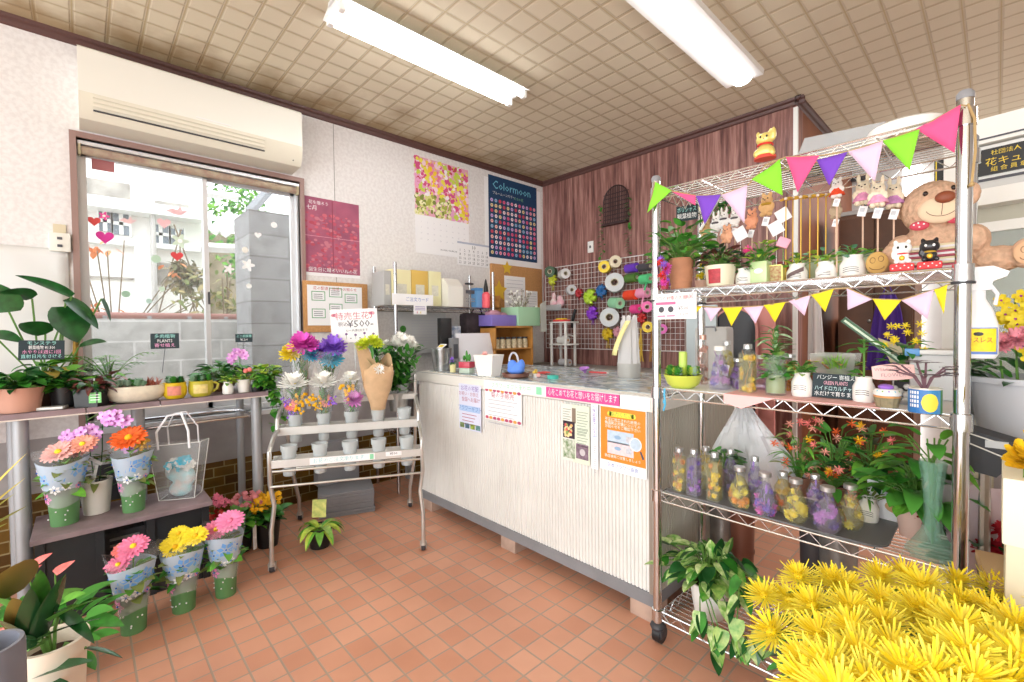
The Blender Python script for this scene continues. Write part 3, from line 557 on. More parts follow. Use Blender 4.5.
# ================================================================ LEFT TABLE, BENCH
TBX = -2.95; TT = .905
PLK = mat('greyish_plum_board', '#8E7B80', .55, var=.18, scale=12); BED = mat('board_edge', '#D9CFC6', .6)
tb = thing('plant_table', 'long narrow plant table with plum-grey top and grey pipe legs under the window', 'table', (-3.2, .0, 0))
b = MB()
for i, (y0, y1) in enumerate(((-1.3, -.47), (-.465, .0), (.005, .28), (.285, .79))): b.bb(-.22, .25, y0, y1, TT-.022, TT-.002, PLK); b.bb(.25, .254, y0, y1, TT-.024, TT, PLK)
b.build('table_top', tb, smooth=False)
b = MB(); b.bb(.2505, .2555, -1.3, .79, TT-.03, TT-.024, BED); b.build('edge_strip', tb, smooth=False)
LEGM = mat('grey_painted_pipe', '#A7AAAE', .4, .3)
for y, x in ((-.215, .2), (.195, .2), (.74, .19), (-.27, -.2), (.74, -.2), (-1.2, .2)): MB().cyl((x, y, 0), (x, y, TT-.025), .028 if x > 0 else .022, LEGM, 16).build('leg', tb)
b = MB(); e = [(.17, .70), (.19, .2), (.15, .15), (-.1, .15), (-.15, .2), (-.15, .62), (-.1, .72), (.1, .74)]; b.tube([(x, y, .76) for x, y in e], .008, CHROME, 8, closed=True); b.tube([(.18, .4, .76), (-.15, .44, .76)], .005, CHROME); b.build('under_ring', tb)
bn = thing('low_bench', 'low plum-grey display bench on black panels beneath the plant table', 'bench', (-2.9, .14, 0)); MB().bb(-.18, .18, -.32, .32, .378, .4, PLK, .002).build('bench_top', bn, smooth=False)
BK = mat('black_laminate', '#2E3034', .4, var=.1, scale=6)
for y0, y1 in ((-.31, -.09), (.06, .31)):
    b = MB(); b.bb(-.15, .13, y0, y1, 0, .377, BK); b.bb(.13, .14, y0, y0+.03, 0, .377, BK); b.bb(.13, .14, y1-.03, y1, 0, .377, BK); b.build('side_box', bn, smooth=False)
b = MB(); b.bb(-.15, .0, -.09, .06, .0, .3, DKGREY); [b.bb(.0, .006, -.07, .04, .05+k*.03, .062+k*.03, mat('slot_silver', '#8E8E90', .4)) for k in range(8)]; b.build('louvred_crate', bn, smooth=False)
kr = thing('black_crate', 'black plastic crate on the floor between the bench and the wall flowers', 'crate', (-3.1, .42, 0)); b = MB(); b.bb(-.1, .2, -.03, .1, 0, .2, BLACK, .006); b.build('crate_body', kr)
b = MB(); [b.bb(.2, .206, -.02+.024*k, -.008+.024*k, .03, .17, DKGREY) for k in range(5)]; b.build('rib', kr)
# ---------------- plants on the table (x about -3.1)
def tp(px, py, z=TT): return at(px, py, 'z', z)
T0 = TT
def TP(px, x=-3.08): p = at(px, 395, 'x', x); return Vector((x, p.y, T0))
P = TP(20, -3.05); s_ = msz(P)
t = thing('potted_plant', 'leafy green plant in a light terracotta pot at the left end of the table', 'plant', P, 0, 'potted plants on the window table')
pot(18*s_, 14*s_, 24*s_, mat('light_terracotta', '#CE9A85', .7), 'pot', t); bush(t, 24*s_*.85, 60, .085, .09, .085, .045, [GRN, DGRN], seed=3)
t = thing('potted_plant', 'dark brown round pot with broad leaves behind the terracotta pot', 'plant', TP(44, -3.2), 0, 'potted plants on the window table'); b = MB(); b.lathe([(0, 0), (.05, 0), (.085, .06), (.08, .11), (.07, .13), (.06, .12), (0, .12)], mat('dark_brown_pot', '#6A4A3C', .4)); b.build('pot', t); bush(t, .12, 22, .07, .1, .1, .05, [GRN, mat('yellow_leaf', '#C9B04A', .5), GRN2], seed=13, droop=1)
# monstera / rubber plant leaning over, big leaves
P = TP(48, -3.3); t = thing('tall_monstera', 'tall houseplant with large dark green split leaves against the white wall sheet', 'plant', P); pot(.075, .06, .12, BLACK, 'pot', t)
b = MB(); st = MB(); LV = ((60, 290, 38, 12, (.1, -.5, .35)), (75, 306, 34, 17, (.1, .6, -.6)), (68, 315, 34, 27, (.2, .2, -.7)), (6, 305, 26, 20, (.2, -.2, .8)), (40, 331, 22, 18, (.3, -.3, .3)), (104, 304, 22, 7, (0, .3, -.9)), (0, 335, 22, 12, (.3, .5, -.1)), (25, 296, 22, 16, (.3, -.4, .2)), (85, 345, 24, 14, (.3, .4, .2)))
for px, py, L, W, d in LV:
    q = at(px, py, 'x', -3.22)-P; b.leaf(q-Vector(d).normalized()*L*s_*.3, d, L*s_*1.25, W*s_*1.35, DGRN, .35, 'ovate', n=9, roll=.5); st.tube([(0, 0, .1), (q.x*.3, q.y*.5, q.z*.55), tuple(q-Vector(d).normalized()*L*s_*.3)], .004, STEM, 6)
b.build('leaves', t); st.build('stem', t); b = MB(); b.cyl((.02, .1, .1), (.03, .11, .33), .011, mat('coir_pole', '#A07A2E', .8, var=.4, scale=60), 8); b.build('support_pole', t)
chalk_sign(at(42, 350, 'x', -3.0), 31*s_*1.05, 17*s_*1.15, R(78), R(-8), ['モンステラ', '観葉植物 ¥1,500', '水やりは週に1回', '直射日光をさける'], 'wide chalkboard sign in front of the big-leaved plant at the table left end', 0, R(10))
P = TP(66, -3.1); t = thing('potted_plant', 'glossy bushy plant in a black plastic pot near the left chalkboard sign', 'plant', P, 0, 'potted plants on the window table'); pot(.062, .05, .095, BLACK, 'pot', t); bush(t, .085, 60, .06, .1, .07, .035, [GRN, DGRN, GRN2], seed=6)
P = TP(110, -3.25); t = thing('palm_plant', 'feathery parlour palm behind the stone trough', 'plant', P, 0, 'potted plants on the window table'); pot(.055, .045, .09, BLACK, 'pot', t); b = MB(); rr = random.Random(5)
for k in range(16):
    a = rr.uniform(0, 2*pi); L = rr.uniform(.14, .24); pts = [Vector((cos(a)*L*.55*u, sin(a)*L*.75*u, .08+L*(1.5*u-.8*u*u))) for u in [i/7 for i in range(8)]]; b.tube(pts, .0018, STEM, 4)
    for i in range(2, 8):
        for s2 in (-1, 1): b.leaf(pts[i], Vector((cos(a), sin(a), .2))+Vector((-sin(a), cos(a), 0))*s2*1.1, .06, .009, GRN2 if k % 2 else GRN, .6, n=3)
b.build('frond', t)
P = TP(92, -3.0); t = thing('potted_plant', 'small burgundy-leaved plant in a square black pot with a green label', 'plant', P, 0, 'potted plants on the window table'); b = MB(); b.prism([(-.045, 0), (.045, 0), (.052, .085), (-.052, .085)], .09, BLACK, (0, .045, 0), (1, 0, 0), (0, 0, 1)); b.T = None; b.build('pot', t, rot=R(60)); bush(t, .08, 48, .06, .06, .065, .028, [REDLEAF, DGRN, REDLEAF], seed=7, droop=.9)
b = MB(); b.box((0, 0, 0), (.048, .05, .002), mat('green_label', '#7CCB7A', .6)); [b.rect(-.018, .018, .012-k*.012, .015-k*.012, PAPER, .002) for k in range(3)]; b.build('label_tag', t, (.057, .01, .045), (R(90), 0, R(65)), smooth=False)
t = thing('potted_plant', 'pink and green fittonia in a pink pot squeezed beside the stone trough', 'plant', TP(108, -3.1), 0, 'potted plants on the window table'); pot(.035, .03, .07, mat('rose_pot', '#D0708A', .5), 'pot', t); bush(t, .07, 40, .06, .09, .05, .026, [mat('fittonia', '#C99AA2', .5), GRN2, REDLEAF], seed=9)
P = TP(137, -3.03); s_ = msz(P); t = thing('planter_trough', 'cream speckled oval stone trough planted with succulents', 'planter', P, R(90)); CRM = mat('speckled_stoneware', '#E0D8C3', .5, var=.1, scale=30); b = MB(); b.lathe([(0, 0), (.05, 0), (.07, .015), (.082, .05), (.078, .082), (.07, .08), (.066, .065), (0, .065)], CRM, sx=1.55, sy=.95, seg=28); b.build('pot', t)
b = MB(); rr = random.Random(3)
for k in range(16):
    x, y = rr.uniform(-.09, .03), rr.uniform(-.04, .04); q = rr.uniform(.018, .03); m = rr.choice([mat('succulent_green', '#7FA486', .5), mat('succulent_blue', '#9DB8A6', .5), GRN])
    for l in range(3): b.petals((x, y, .08+l*.006), (0, 0, 1), .002, q*(1-.25*l), 8, q*.6, m, .6+l*.5, .3, l*.3, .1, rr)
b.build('succulent', t); b = MB()
for k in range(40): b.leaf((.06+rr.uniform(-.025, .03), rr.uniform(-.03, .03), .075), (rr.uniform(-1, 1), rr.uniform(-1, 1), 1), .06, .008, mat('red_succulent', '#A85A48', .5), .8, n=4)
b.build('red_succulent', t)
chalk_sign(at(165, 341, 'x', -3.1), .125, .083, R(84), R(-4), ['多肉植物', 'PLANTS', '寄せ植え'], 'chalkboard sign on a thin stick rising above the stone trough', .13, R(-6), name='plant_sign')
# yellow pots
def ypot(px, col, lab, label, w_, spout, seed):
    P = TP(px, -3.02); t = thing('label_pot', label, 'plant pot', P, R(80), 'yellow-green tin pots of succulents'); b = MB(); m = mat('pot_'+col, col, .35)
    b.lathe([(0, 0), (w_*.7, 0), (w_*.95, .02), (w_, .05), (w_*.9, .078), (w_*.95, .085), (w_*.8, .085), (w_*.75, .07), (0, .07)], m, seg=28); b.build('pot', t)
    b = MB(); n = 8; A = R(32)
    for i in range(n): 
        a0 = -pi/2-A+2*A*i/n; a1 = -pi/2-A+2*A*(i+1)/n; r_ = w_*1.012; b.quad((r_*cos(a0), r_*sin(a0), .02), (r_*cos(a1), r_*sin(a1), .02), (r_*cos(a1), r_*sin(a1), .068), (r_*cos(a0), r_*sin(a0), .068), mat('label_'+lab, lab, .6, var=.15, scale=60))
    b.build('paper_label', t)
    if spout: b = MB(); b.tube([(w_*.85, 0, .02), (w_*1.25, 0, .035), (w_*1.35, 0, .06), (w_*1.1, 0, .072), (w_*.9, 0, .07)], .007, m, 8); b.build('handle', t)
    b = MB(); rr = random.Random(seed)
    for k in range(14):
        x, y = rr.uniform(-.65, .65)*w_, rr.uniform(-.5, .5)*w_; q = rr.uniform(.014, .024); mm = rr.choice([mat('succulent_green', '#7FA486'), mat('succulent_blue', '#9DB8A6'), DGRN, GRN])
        for l in range(4): b.petals((x, y, .078+l*.007), (0, 0, 1), .002, q*(1-.2*l), 7, q*.6, mm, .6+l*.6, .3, l*.4, .1, rr)
    b.build('succulent', t)
ypot(175, '#D9B81E', '#D98A78', 'mustard yellow pot with a pink paper label and succulents', .055, False, 1); ypot(201, '#BFB53A', '#E0CC84', 'olive green mug pot with a tan label, spout handle and succulents', .06, True, 2)
P = TP(222, -3.2); t = thing('potted_plant', 'round-leaved green plant in a wide brown bowl behind the small white jug', 'plant', P, 0, 'potted plants on the window table'); b = MB(); b.lathe([(0, 0), (.05, 0), (.09, .07), (.1, .075), (.09, .08), (0, .07)], mat('brown_bowl', '#8A6A50', .5)); b.build('pot', t); bush(t, .07, 90, .12, .1, .06, .042, [GRN, DGRN], seed=17, droop=.6)
def small_pot(P, r_, h, m, fol, label, seed, group=None, kind='jar', rz=0, text=None, n=24, L=.04, W=.02, Hh=.05, R_=None, name='potted_plant'):
    t = thing(name, label, 'plant', P, rz, group); 
    if kind == 'jar': b = MB(); b.lathe([(0, 0), (r_*.9, 0), (r_, h*.12), (r_, h*.6), (r_*.72, h*.84), (r_*.78, h), (r_*.64, h), (r_*.6, h*.8), (0, h*.8)], m, seg=22); b.build('pot', t)
    else: pot(r_, r_*.78, h, m, 'pot', t)
    if text:
        b = MB(); [b.tube([(r_*1.01*cos(-pi/2+q), r_*1.01*sin(-pi/2+q), h*z0+.07*h*cos(q*2)) for q in [-.6+.15*k for k in range(9)]], .0009, INK, 4) for z0 in (.42, .34, .26)]; b.build('printed_mark', t)
    bush(t, h*.85, n, R_ or r_*.9, Hh, L, W, fol, seed=seed, stems=Hh > .04); return t
small_pot(TP(228, -3.0), .027, .07, WCER, [LIME, GRN2], 'small white jug pot with yellow-green sprouts on the window table', 2, kind='jar', n=26, group='potted plants on the window table')
t = thing('orchid_pot', 'white pot with a pale purple orchid spray and variegated leaves', 'plant', TP(244, -3.02), 0, 'potted plants on the window table'); pot(.038, .03, .075, WCER, 'pot', t); bush(t, .07, 34, .045, .08, .05, .02, [VARI, GRN2, LIME], seed=5)
b = MB(); b.tube([(0, 0, .07), (.01, -.02, .17), (.02, -.02, .24)], .002, STEM, 5); b.build('flower_stem', t); b = MB(); rr = random.Random(4)
for k in range(10): orchid(b, (.03+rr.uniform(-.02, .02), -.03+rr.uniform(-.045, .04), .2+rr.uniform(-.03, .045)), (1, rr.uniform(-.5, .3), .2), .023)
b.build('orchid_flower', t); b = MB(); [b.ell((.03, .005+.02*k, .125+.005*k), .014, CORAL, 8, 5) for k in range(2)]; b.build('coral_flower', t)
chalk_sign(at(244, 338, 'x', -3.12), .09, .05, R(75), 0, ['ミニ胡蝶蘭', '¥1,200'], 'small green chalkboard sign standing behind the purple orchid', .1, R(5), name='plant_sign')
P = TP(266, -3.03); small_pot(P, .05, .075, BLACK, [VARI, LIME, GRN2], 'bushy variegated pothos in a black pot at the right end of the table', 21, kind='pot', n=70, L=.05, W=.036, Hh=.09, R_=.07, group='potted plants on the window table')
P = TP(277, -2.99); t = thing('ivy_pot', 'trailing ivy spilling over the right end of the table', 'plant', Vector((-3.0, .74, TT)), 0, 'potted plants on the window table'); pot(.03, .025, .04, BLACK, 'pot', t); b = MB(); st = MB(); rr = random.Random(8)
for k in range(5):
    y0 = rr.uniform(.03, .12); pts = [Vector((rr.uniform(0, .05), y0*u*1.1+.01, .05+.09*sin(u*2.2)-.34*u*u*(.4+.15*k))) for u in [i/9 for i in range(10)]]; st.tube(pts, .0018, STEM, 4)
    for p in pts:
        for j in range(3): b.leaf(p, (rr.uniform(0, 1), rr.uniform(-1, 1), rr.uniform(-.6, .5)), .05, .045, rr.choice([GRN, GRN2]), .5, 'heart', n=4)
b.build('ivy_leaves', t); st.build('vine', t)
b = MB(); b.bb(-.05, .05, -.03, .03, 0, .012, WCER, .002); tag(b.build('tile_dish', None, tp(52, 409)+Vector((0, 0, .0)), R(70)), 'flat white tile lying on the table edge in front of the brown pot', 'tile')
# ---------------- sleeved gift pots
SLV = mat('printed_sleeve_film', '#C3D3E6', .35, alpha=.85); 
def sleeved(P, h, r_, flower, label, seed, rz=0, group='gift pots in printed sleeves', heads=3, filler=None):
    t = thing('sleeved_flower_pot', label, 'potted flower', P, rz, group); rr = random.Random(seed)
    rb = r_*.62; MB().lathe([(0, 0), (rb*.86, 0), (rb, .38*h), (rb*.97, .38*h), (rb*.9, .35*h), (0, .35*h)], GPOT, seg=22).build('pot', t)
    b = MB(); [b.ell((rb*.96*cos(a), rb*.96*sin(a), z*h), .0035, PAPER, 6, 4) for a, z in [(rr.uniform(-2.7, -.5), rr.uniform(.08, .33)) for _ in range(9)]]; b.build('dot_print', t)
    n = 40; b = MB(); zs = [.26*h, .46*h, .68*h, .8*h]; rs = [rb*1.03, rb*1.22, r_*.92, r_*1.02]; v = []
    for j in range(4):
        for k in range(n): a = 2*pi*k/n; v.append((rs[j]*cos(a), rs[j]*sin(a), zs[j]+(.025*h*sin(a*2+seed) if j != 1 else 0)))
    b.add(v, [(j*n+k, j*n+(k+1) % n, (j+1)*n+(k+1) % n, (j+1)*n+k) for j in range(1) for k in range(n)], mat('sleeve_clear', '#EEF4F6', .15, alpha=.3)); b.add(v, [(j*n+k, j*n+(k+1) % n, (j+1)*n+(k+1) % n, (j+1)*n+k) for j in (1, 2) for k in range(n)], SLV)
    def rad(z): 
        for j in range(3):
            if z <= zs[j+1]: f = (z-zs[j])/(zs[j+1]-zs[j]); return rs[j]+(rs[j+1]-rs[j])*f
        return rs[3]
    for (a, z, q, c) in [(-1.2, .66, .17, '#6FA8E8'), (-1.95, .6, .13, '#8DBBEE'), (-.55, .69, .15, '#7DB2EA'), (.25, .62, .16, '#6FA8E8'), (1.1, .66, .15, '#8DBBEE'), (1.9, .62, .15, '#6FA8E8'), (2.7, .64, .15, '#8DBBEE'), (-2.6, .5, .1, '#F7F7FA'), (-1.5, .47, .1, '#F7F7FA'), (-2.2, .36, .13, '#E58AC0'), (-.9, .5, .09, '#F4F4F8'), (-2.55, .68, .12, '#F2E6F2'), (-.3, .48, .07, '#E58AC0'), (1.5, .45, .1, '#F7F7FA')]:
        q *= h*1.25; z *= h
        for k in range(6):
            ph = 2*pi*k/6+a; R1 = lambda u, w2: None
            pts = []
            for (u, w2) in ((.2, 0), (.6, .28), (1, 0), (.6, -.28)):
                dx = q*.5*(u*cos(ph)-w2*sin(ph)); dz = q*.5*(u*sin(ph)+w2*cos(ph)); rr_ = rad(z+dz)*1.012; aa = a+dx/rr_; pts.append((rr_*cos(aa), rr_*sin(aa), z+dz))
            b.add(pts, [(0, 1, 2, 3)], mat('sleeve_print'+c, c, .6))
        rr_ = rad(z)*1.02; b.ell((rr_*cos(a), rr_*sin(a), z), (.004, .004, .004) if c != '#F7F7FA' else .003, mat('sleeve_print_mid', '#2F6FD0', .6), 6, 4)
    b.build('printed_sleeve', t)
    b = MB(); zs = [.8*h, .93*h]; v = [((r_*1.03+.01*h*j*3)*cos(2*pi*k/n), (r_*1.03+.01*h*j*3)*sin(2*pi*k/n), zs[j]+(.05*h*sin(2*pi*k/n*3+seed) if j else .025*h*sin(2*pi*k/n*2+seed))) for j in (0, 1) for k in range(n)]
    b.add(v, [(k, (k+1) % n, n+(k+1) % n, n+k) for k in range(n)], FILM); b.build('clear_sleeve_top', t)
    bush(t, .4*h, 44, r_*.5, .46*h, .2*h, .11*h, [GRN, GRN2, mat('olive_leaf', '#7E8B45', .5)], seed=seed, droop=.5)
    b = MB(); b.owner = t; st = MB(); flower(b, st, h, r_, rr); st.build('flower_stem', t)
    if filler: b = MB(); filler(b, h, r_, rr); b.build('filler_flower', t)
    return t
def gfl(specs):     # specs: list of (x, z, r, mat, centre) facing viewer side -y
    def f(b, st, h, r_, rr):
        for x, y, z, q, m, cm in specs:
            c = (x*r_, y*r_, z*h*.97); nb = MB(); gerbera(nb, c, (.1*x, -.55, .8), q*r_*1.08, m, cm, seed=int(z*100)); nb.build('flower_head', b.owner); st.tube([(0, 0, .4*h), (x*r_*.6, y*r_*.5, .7*h), c], .003, STEM, 5)
    return f
RZ = R(62)
def onb(px, py): return tp(px, py, .4)
P = onb(65, 523); h = 80*msz(P)
sleeved(P, h, 19.5*msz(P), gfl([(-.05, -.2, .93, .68, LPINK, YEL), (.75, .2, .99, .62, mat('petal_salmon', '#F2A793', .55), YEL), (.4, .5, .9, .5, LPINK, YEL)]), 'pale pink gerbera in a blue-flower printed sleeve on the left of the low bench', 1, RZ)
P = onb(134, 510); h = 72*msz(P)
sleeved(P, h, 16.5*msz(P), gfl([(-.1, -.1, 1.04, .92, ORG, DYEL)]), 'single orange gerbera in a printed sleeve in the middle of the low bench', 2, RZ, filler=lambda b, h, r_, rr: [b.ell((.5*r_+rr.uniform(-.25, .35)*r_, rr.uniform(-.4, .4)*r_, h*.9+rr.uniform(-.06, .08)*h), .007, mat('solidago', '#D0A038', .7), 6, 4) for _ in range(40)])
# orchid in white pot
P = onb(97, 513)+Vector((-.02, 0, 0)); s_ = msz(P); t = thing('orchid_pot', 'magenta orchid spray on wire stakes in a plain white pot on the low bench', 'plant', P, RZ); pot(13*s_, 10*s_, 33*s_, WCER, 'pot', t); bush(t, 30*s_, 9, .03, .05, .13, .035, [GRN, mat('olive_leaf', '#7E8B45')], 'strap', 1.1, 4, stems=False)
b = MB(); b.tube([(0, 0, .1), (-.02, 0, .3), (-.03, 0, 66*s_+.16)], .0025, DGRN, 5); b.tube([(.01, 0, .1), (.03, 0, .3), (.03, .01, 100*s_)], .0025, DGRN, 5); b.tube([(-.03, 0, 92*s_), (.03, .01, 100*s_), (.08, .02, 106*s_)], .002, STEM, 5); b.build('flower_stem', t)
b = MB(); rr = random.Random(6)
for (x, z, n) in ((-14, 78, 7), (0, 82, 5), (18, 95, 9), (28, 92, 4), (30, 65, 2), (4, 70, 1)):
    for k in range(n): orchid(b, ((x-2)*s_+rr.uniform(-.03, .03), -.02+rr.uniform(-.02, .02), (z-1)*s_+rr.uniform(-.02, .02)), (rr.uniform(-.4, .4), -1, .2), .026)
b.build('orchid_flower', t); b = MB(); b.box((.02, -.045, 40*s_), (.012, .002, .09), PAPER, rot=Euler((0, R(12), 0)).to_matrix()); b.box((0, -.03, 55*s_), (.1, .002, .014), PAPER, rot=Euler((0, R(35), 0)).to_matrix()); b.build('plant_tag', t)
# clear gift bag
P = onb(181, 496)+Vector((0, 0, .0)); s_ = msz(P); t = thing('clear_gift_bag', 'transparent gift bag with pale blue tissue and white rope handles on the bench', 'bag', P, RZ); b = MB(); w0, w1, d0, h = 15*s_, 22*s_, .05, 54*s_
v = [(-w0, -d0, 0), (w0, -d0, 0), (w0, d0, 0), (-w0, d0, 0), (-w1, -d0*1.2, h), (w1, -d0*1.2, h*1.03), (w1, d0*1.2, h), (-w1, d0*1.2, h*.98)]
b.add(v, [(0, 1, 5, 4), (1, 2, 6, 5), (2, 3, 7, 6), (3, 0, 4, 7), (0, 3, 2, 1)], mat('bag_film', '#E6ECEF', .1, alpha=.18)); b.build('bag', t, smooth=False)
b = MB(); e = [v[i] for i in (0, 1, 5, 4)]; [b.tube([v[i], v[j]], .0018, WHITE, 4) for i, j in ((0, 1), (1, 5), (5, 4), (4, 0), (1, 2), (2, 6), (6, 5), (3, 0), (7, 4))]; b.build('seam', t)
b = MB()
for y in (-d0*1.2, d0*1.2): b.tube([(-w1*.62, y, h*.93), (-w1*.66, y, h*1.25), (-w1*.3, y*.6, h*1.52), (w1*.2, y*.5, h*1.55), (w1*.55, y, h*1.25), (w1*.58, y, h*.93)], .006 if y < 0 else .004, mat('white_rope', '#EDEEF3', .7), 8)
b.build('rope_handle', t)
blob('blue_tissue', [((0, 0, .04), (.055, .035, .04)), ((-.02, 0, .13), (.05, .03, .05)), ((.03, 0, .1), (.04, .035, .05))], mat('pale_blue_tissue', '#9AD6DE', .7, col2='#D6C9C4', scale=18), t, .008)
b = MB(); rr = random.Random(2)
for k in range(14): b.petals((rr.uniform(-.05, .06), rr.uniform(-.05, -.02), rr.uniform(.15, .2)), (rr.uniform(-1, 1), -1, rr.uniform(-.2, .8)), .002, .026, 6, .018, rr.choice([WHP, BLUEP, WHITE]), .4, 0)
b.build('white_ribbon', t)
# bench rear row small planters
for px, py, lab, m1 in ((65, 470, 'flat dark green planter of moss behind the pale pink gerbera', 5), (112, 468, 'small planter of olive foliage behind the orchid stakes', 9)):
    P = Vector((-3.13, at(px, 440, 'x', -3.13).y, .405)); t = thing('small_planter', lab, 'planter', P, R(90), 'planters at the back of low bench'); b = MB(); b.box((0, 0, .1), (.13, .1, .2), DKGREY, bev=.006); b.box((0, 0, .2), (.15, .11, .02), mat('pale_rim', '#C9CCCE', .5), bev=.004); b.build('planter', t); bush(t, .2, 40, .06, .05, .05, .02, [mat('olive_leaf', '#7E8B45'), GRN, mat('brown_leaf', '#8A6A3A')], seed=m1, stems=False)
# on the floor
def onf(px, py): return at(px, py, 'z', 0)
P = onf(134, 630); sleeved(P, 86*msz(P), 19*msz(P), gfl([(-.55, -.1, .82, .55, PINK, YEL), (.05, .1, 1.0, .68, PINK, YEL), (-.6, .4, .95, .45, CORAL, YEL)]), 'coral pink gerbera in a printed sleeve on the floor, nearest the camera of its row', 3, RZ)
P = onf(184, 609); sleeved(P, 76*msz(P), 18*msz(P), gfl([(-.25, -.2, .88, .6, YEL, DYEL), (.65, 0, .98, .6, YEL, DYEL), (-.3, .4, 1.0, .5, YEL, DYEL), (-.7, .1, .9, .4, YEL, DYEL)]), 'yellow gerbera in a printed sleeve on the floor between two pink ones', 4, RZ)
P = onf(226, 594); sleeved(P, 76*msz(P), 16.5*msz(P), gfl([(.35, -.1, 1.0, .75, mat('petal_rose', '#F08AB8', .55), PINK), (-.45, .1, .88, .7, PINK, YEL)]), 'rose pink gerbera in a printed sleeve on the floor beside the flowering kalanchoes', 5, RZ)
P = Vector((-2.98, .62, 0)); s_ = msz(P); t = thing('kalanchoe', 'red and coral kalanchoe with broad leaves on the floor below the table', 'potted flower', P, 0, 'kalanchoes on the floor'); pot(.085, .065, .12, BLACK, 'pot', t); bush(t, .11, 60, .12, .12, .1, .06, [GRN, GRN2], seed=12)
b = MB(); rr = random.Random(3)
for (y, z, m) in ((-.13, .25, REDP), (-.09, .33, PINK), (0, .31, mat('dusty_pink', '#C9787E', .6)), (.07, .3, mat('dusty_pink', '#C9787E')), (-.15, .2, REDP)):
    for k in range(22): b.petals((.06+rr.uniform(-.03, .03), y+rr.uniform(-.04, .04), z+rr.uniform(-.03, .03)), (1, rr.uniform(-1, 1), .8), 0, .014, 5, .01, m, .2, 0)
b.build('flower_cluster', t)
P = onf(268, 545); s_ = msz(P); t = thing('kalanchoe', 'yellow kalanchoe in a black pot on the floor beside the cart', 'potted flower', P, 0, 'kalanchoes on the floor'); pot(12*s_, 9*s_, 26*s_, BLACK, 'pot', t); bush(t, 24*s_, 44, .07, .1, .07, .04, [GRN, DGRN], seed=14)
b = MB()
for k in range(90): b.petals((rr.uniform(-.02, .05), rr.uniform(-.09, .07), 24*s_+rr.uniform(.07, .17)), (1, rr.uniform(-1, 1), .8), 0, .013, 5, .01, DYEL, .2, 0)
b.build('flower_cluster', t); b = MB(); b.box((.05, -.08, .1), (.002, .02, .16), PAPER, rz=.3); b.build('plant_tag', t)
P = onf(320, 546); s_ = msz(P); t = thing('hosta_plant', 'lime green variegated hosta in a small black pot on the open floor', 'plant', P); pot(12*s_, 9*s_, 20*s_, BLACK, 'pot', t); b = MB(); rr = random.Random(6)
for k in range(17): a = 2*pi*k/17+rr.uniform(-.2, .2); b.leaf((.015*cos(a), .015*sin(a), 18*s_), (cos(a), sin(a), rr.uniform(.5, 1.4)), rr.uniform(.13, .17), .05, rr.choice([LIME, VARI, GRN2]), 2.2, 'lance', n=8, mid=LIME if k % 2 else None)
b.build('leaves', t); b = MB(); b.box((0, 0, 0), (.08, .1, .003), mat('yellow_tag', '#D9D77A', .6, col2='#9DB05A', scale=30), rot=Euler((R(80), 0, R(50))).to_matrix()); b.build('picture_tag', t, (.0, .0, 38*s_))
# ================================================================ STEPPED FLOWER CART
CA = Vector((-2.575, .688, 0)); CB = Vector((-2.222, 1.382, 0)); CU = (CB-CA).normalized(); CV = Vector((-CU.y, CU.x, 0)); CW = (CB-CA).length; CDp = .68
ct = thing('flower_cart', 'stainless steel stepped flower cart on casters holding rows of frosted vase tubes', 'cart', CA, math.atan2(CU.y, CU.x))      # local x along front, y to the wall
STN = mat('stainless_tube', '#CBCAC6', .28, .7, .1, 10); BARM = mat('satin_steel_bar', '#CFCFCC', .35, .25, .08, 6)
for x in (0, CW):
    s2 = 1 if x == 0 else -1
    b = MB(); b.tube([(x, 0, .05), (x, 0, .1), (x+.0, .005, .22), (x+s2*.012, .03, .34), (x-s2*.004, .02, .46), (x, .0, .56), (x, .0, .63), (x, .09, .68), (x, .2, .70), (x, .21, .76), (x, .3, .80), (x, .42, .82)], .0115, STN, 10); b.build('leg', ct)
    b = MB(); b.tube([(x+s2*.03, CDp, .05), (x+s2*.03, CDp-.02, .15), (x+s2*.0, CDp-.1, .4), (x, .5, .6), (x, .44, .82), (x, .44, .97)], .0115, STN, 10); b.build('leg', ct)
def caster(parent, x, y, a=0):
    o = MB().lathe([(0, .06), (.014, .06), (.014, .045), (.02, .045), (.02, .038), (0, .038)], STN, (x, y, 0), 12); o.T = None
    [o.box((x+.016*s2, y+.008, .032), (.004, .03, .036), STN) for s2 in (-1, 1)]; c = o.build('caster', parent); MB().cyl((x-.011, y+.012, .026), (x+.011, y+.012, .026), .026, DKGREY, 18).build('wheel', c)
for x, y in ((0, 0), (CW, 0), (.03, CDp), (CW-.03, CDp)): caster(ct, x, y)
for y, z in ((.01, .525), (.012, .445)): b = MB(); b.tube([(0, y, z), (CW, y, z)], .0065, STN, 8); b.build('cross_rod', ct)
b = MB(); b.tube([(.02, .5, .40), (CW-.02, .5, .40)], .006, STN, 8); b.build('cross_rod', ct)
NX = [.085+.153*k for k in range(5)]
def rail(y, z, h):
    b = MB(); b.bb(.0, CW, y-.005, y+.004, z-h, z, BARM, .002)
    b.bb(.0, CW, y, y+.012, z-.004, z, BARM); b.bb(0, CW, y+.095, y+.105, z-.02, z, BARM)
    for k in range(6): xc = -.0+.153*k+.008; b.bb(xc-.045*(0 < k < 5), xc+.045*(1 if 0 < k < 5 else 0)+.02*(k in (0, 5)), y+.004, y+.1, z-.006, z-.002, BARM)
    b.build('tube_rail', ct, smooth=False)
RAILS = [(.0, .585, .04), (.21, .715, .045), (.42, .845, .035)]
for y, z, h in RAILS: rail(y, z, h)
def cart_w(x, y, z): return Vector((CA.x+CU.x*x+CV.x*y, CA.y+CU.y*x+CV.y*y, z))
CROT = math.atan2(CU.y, CU.x)
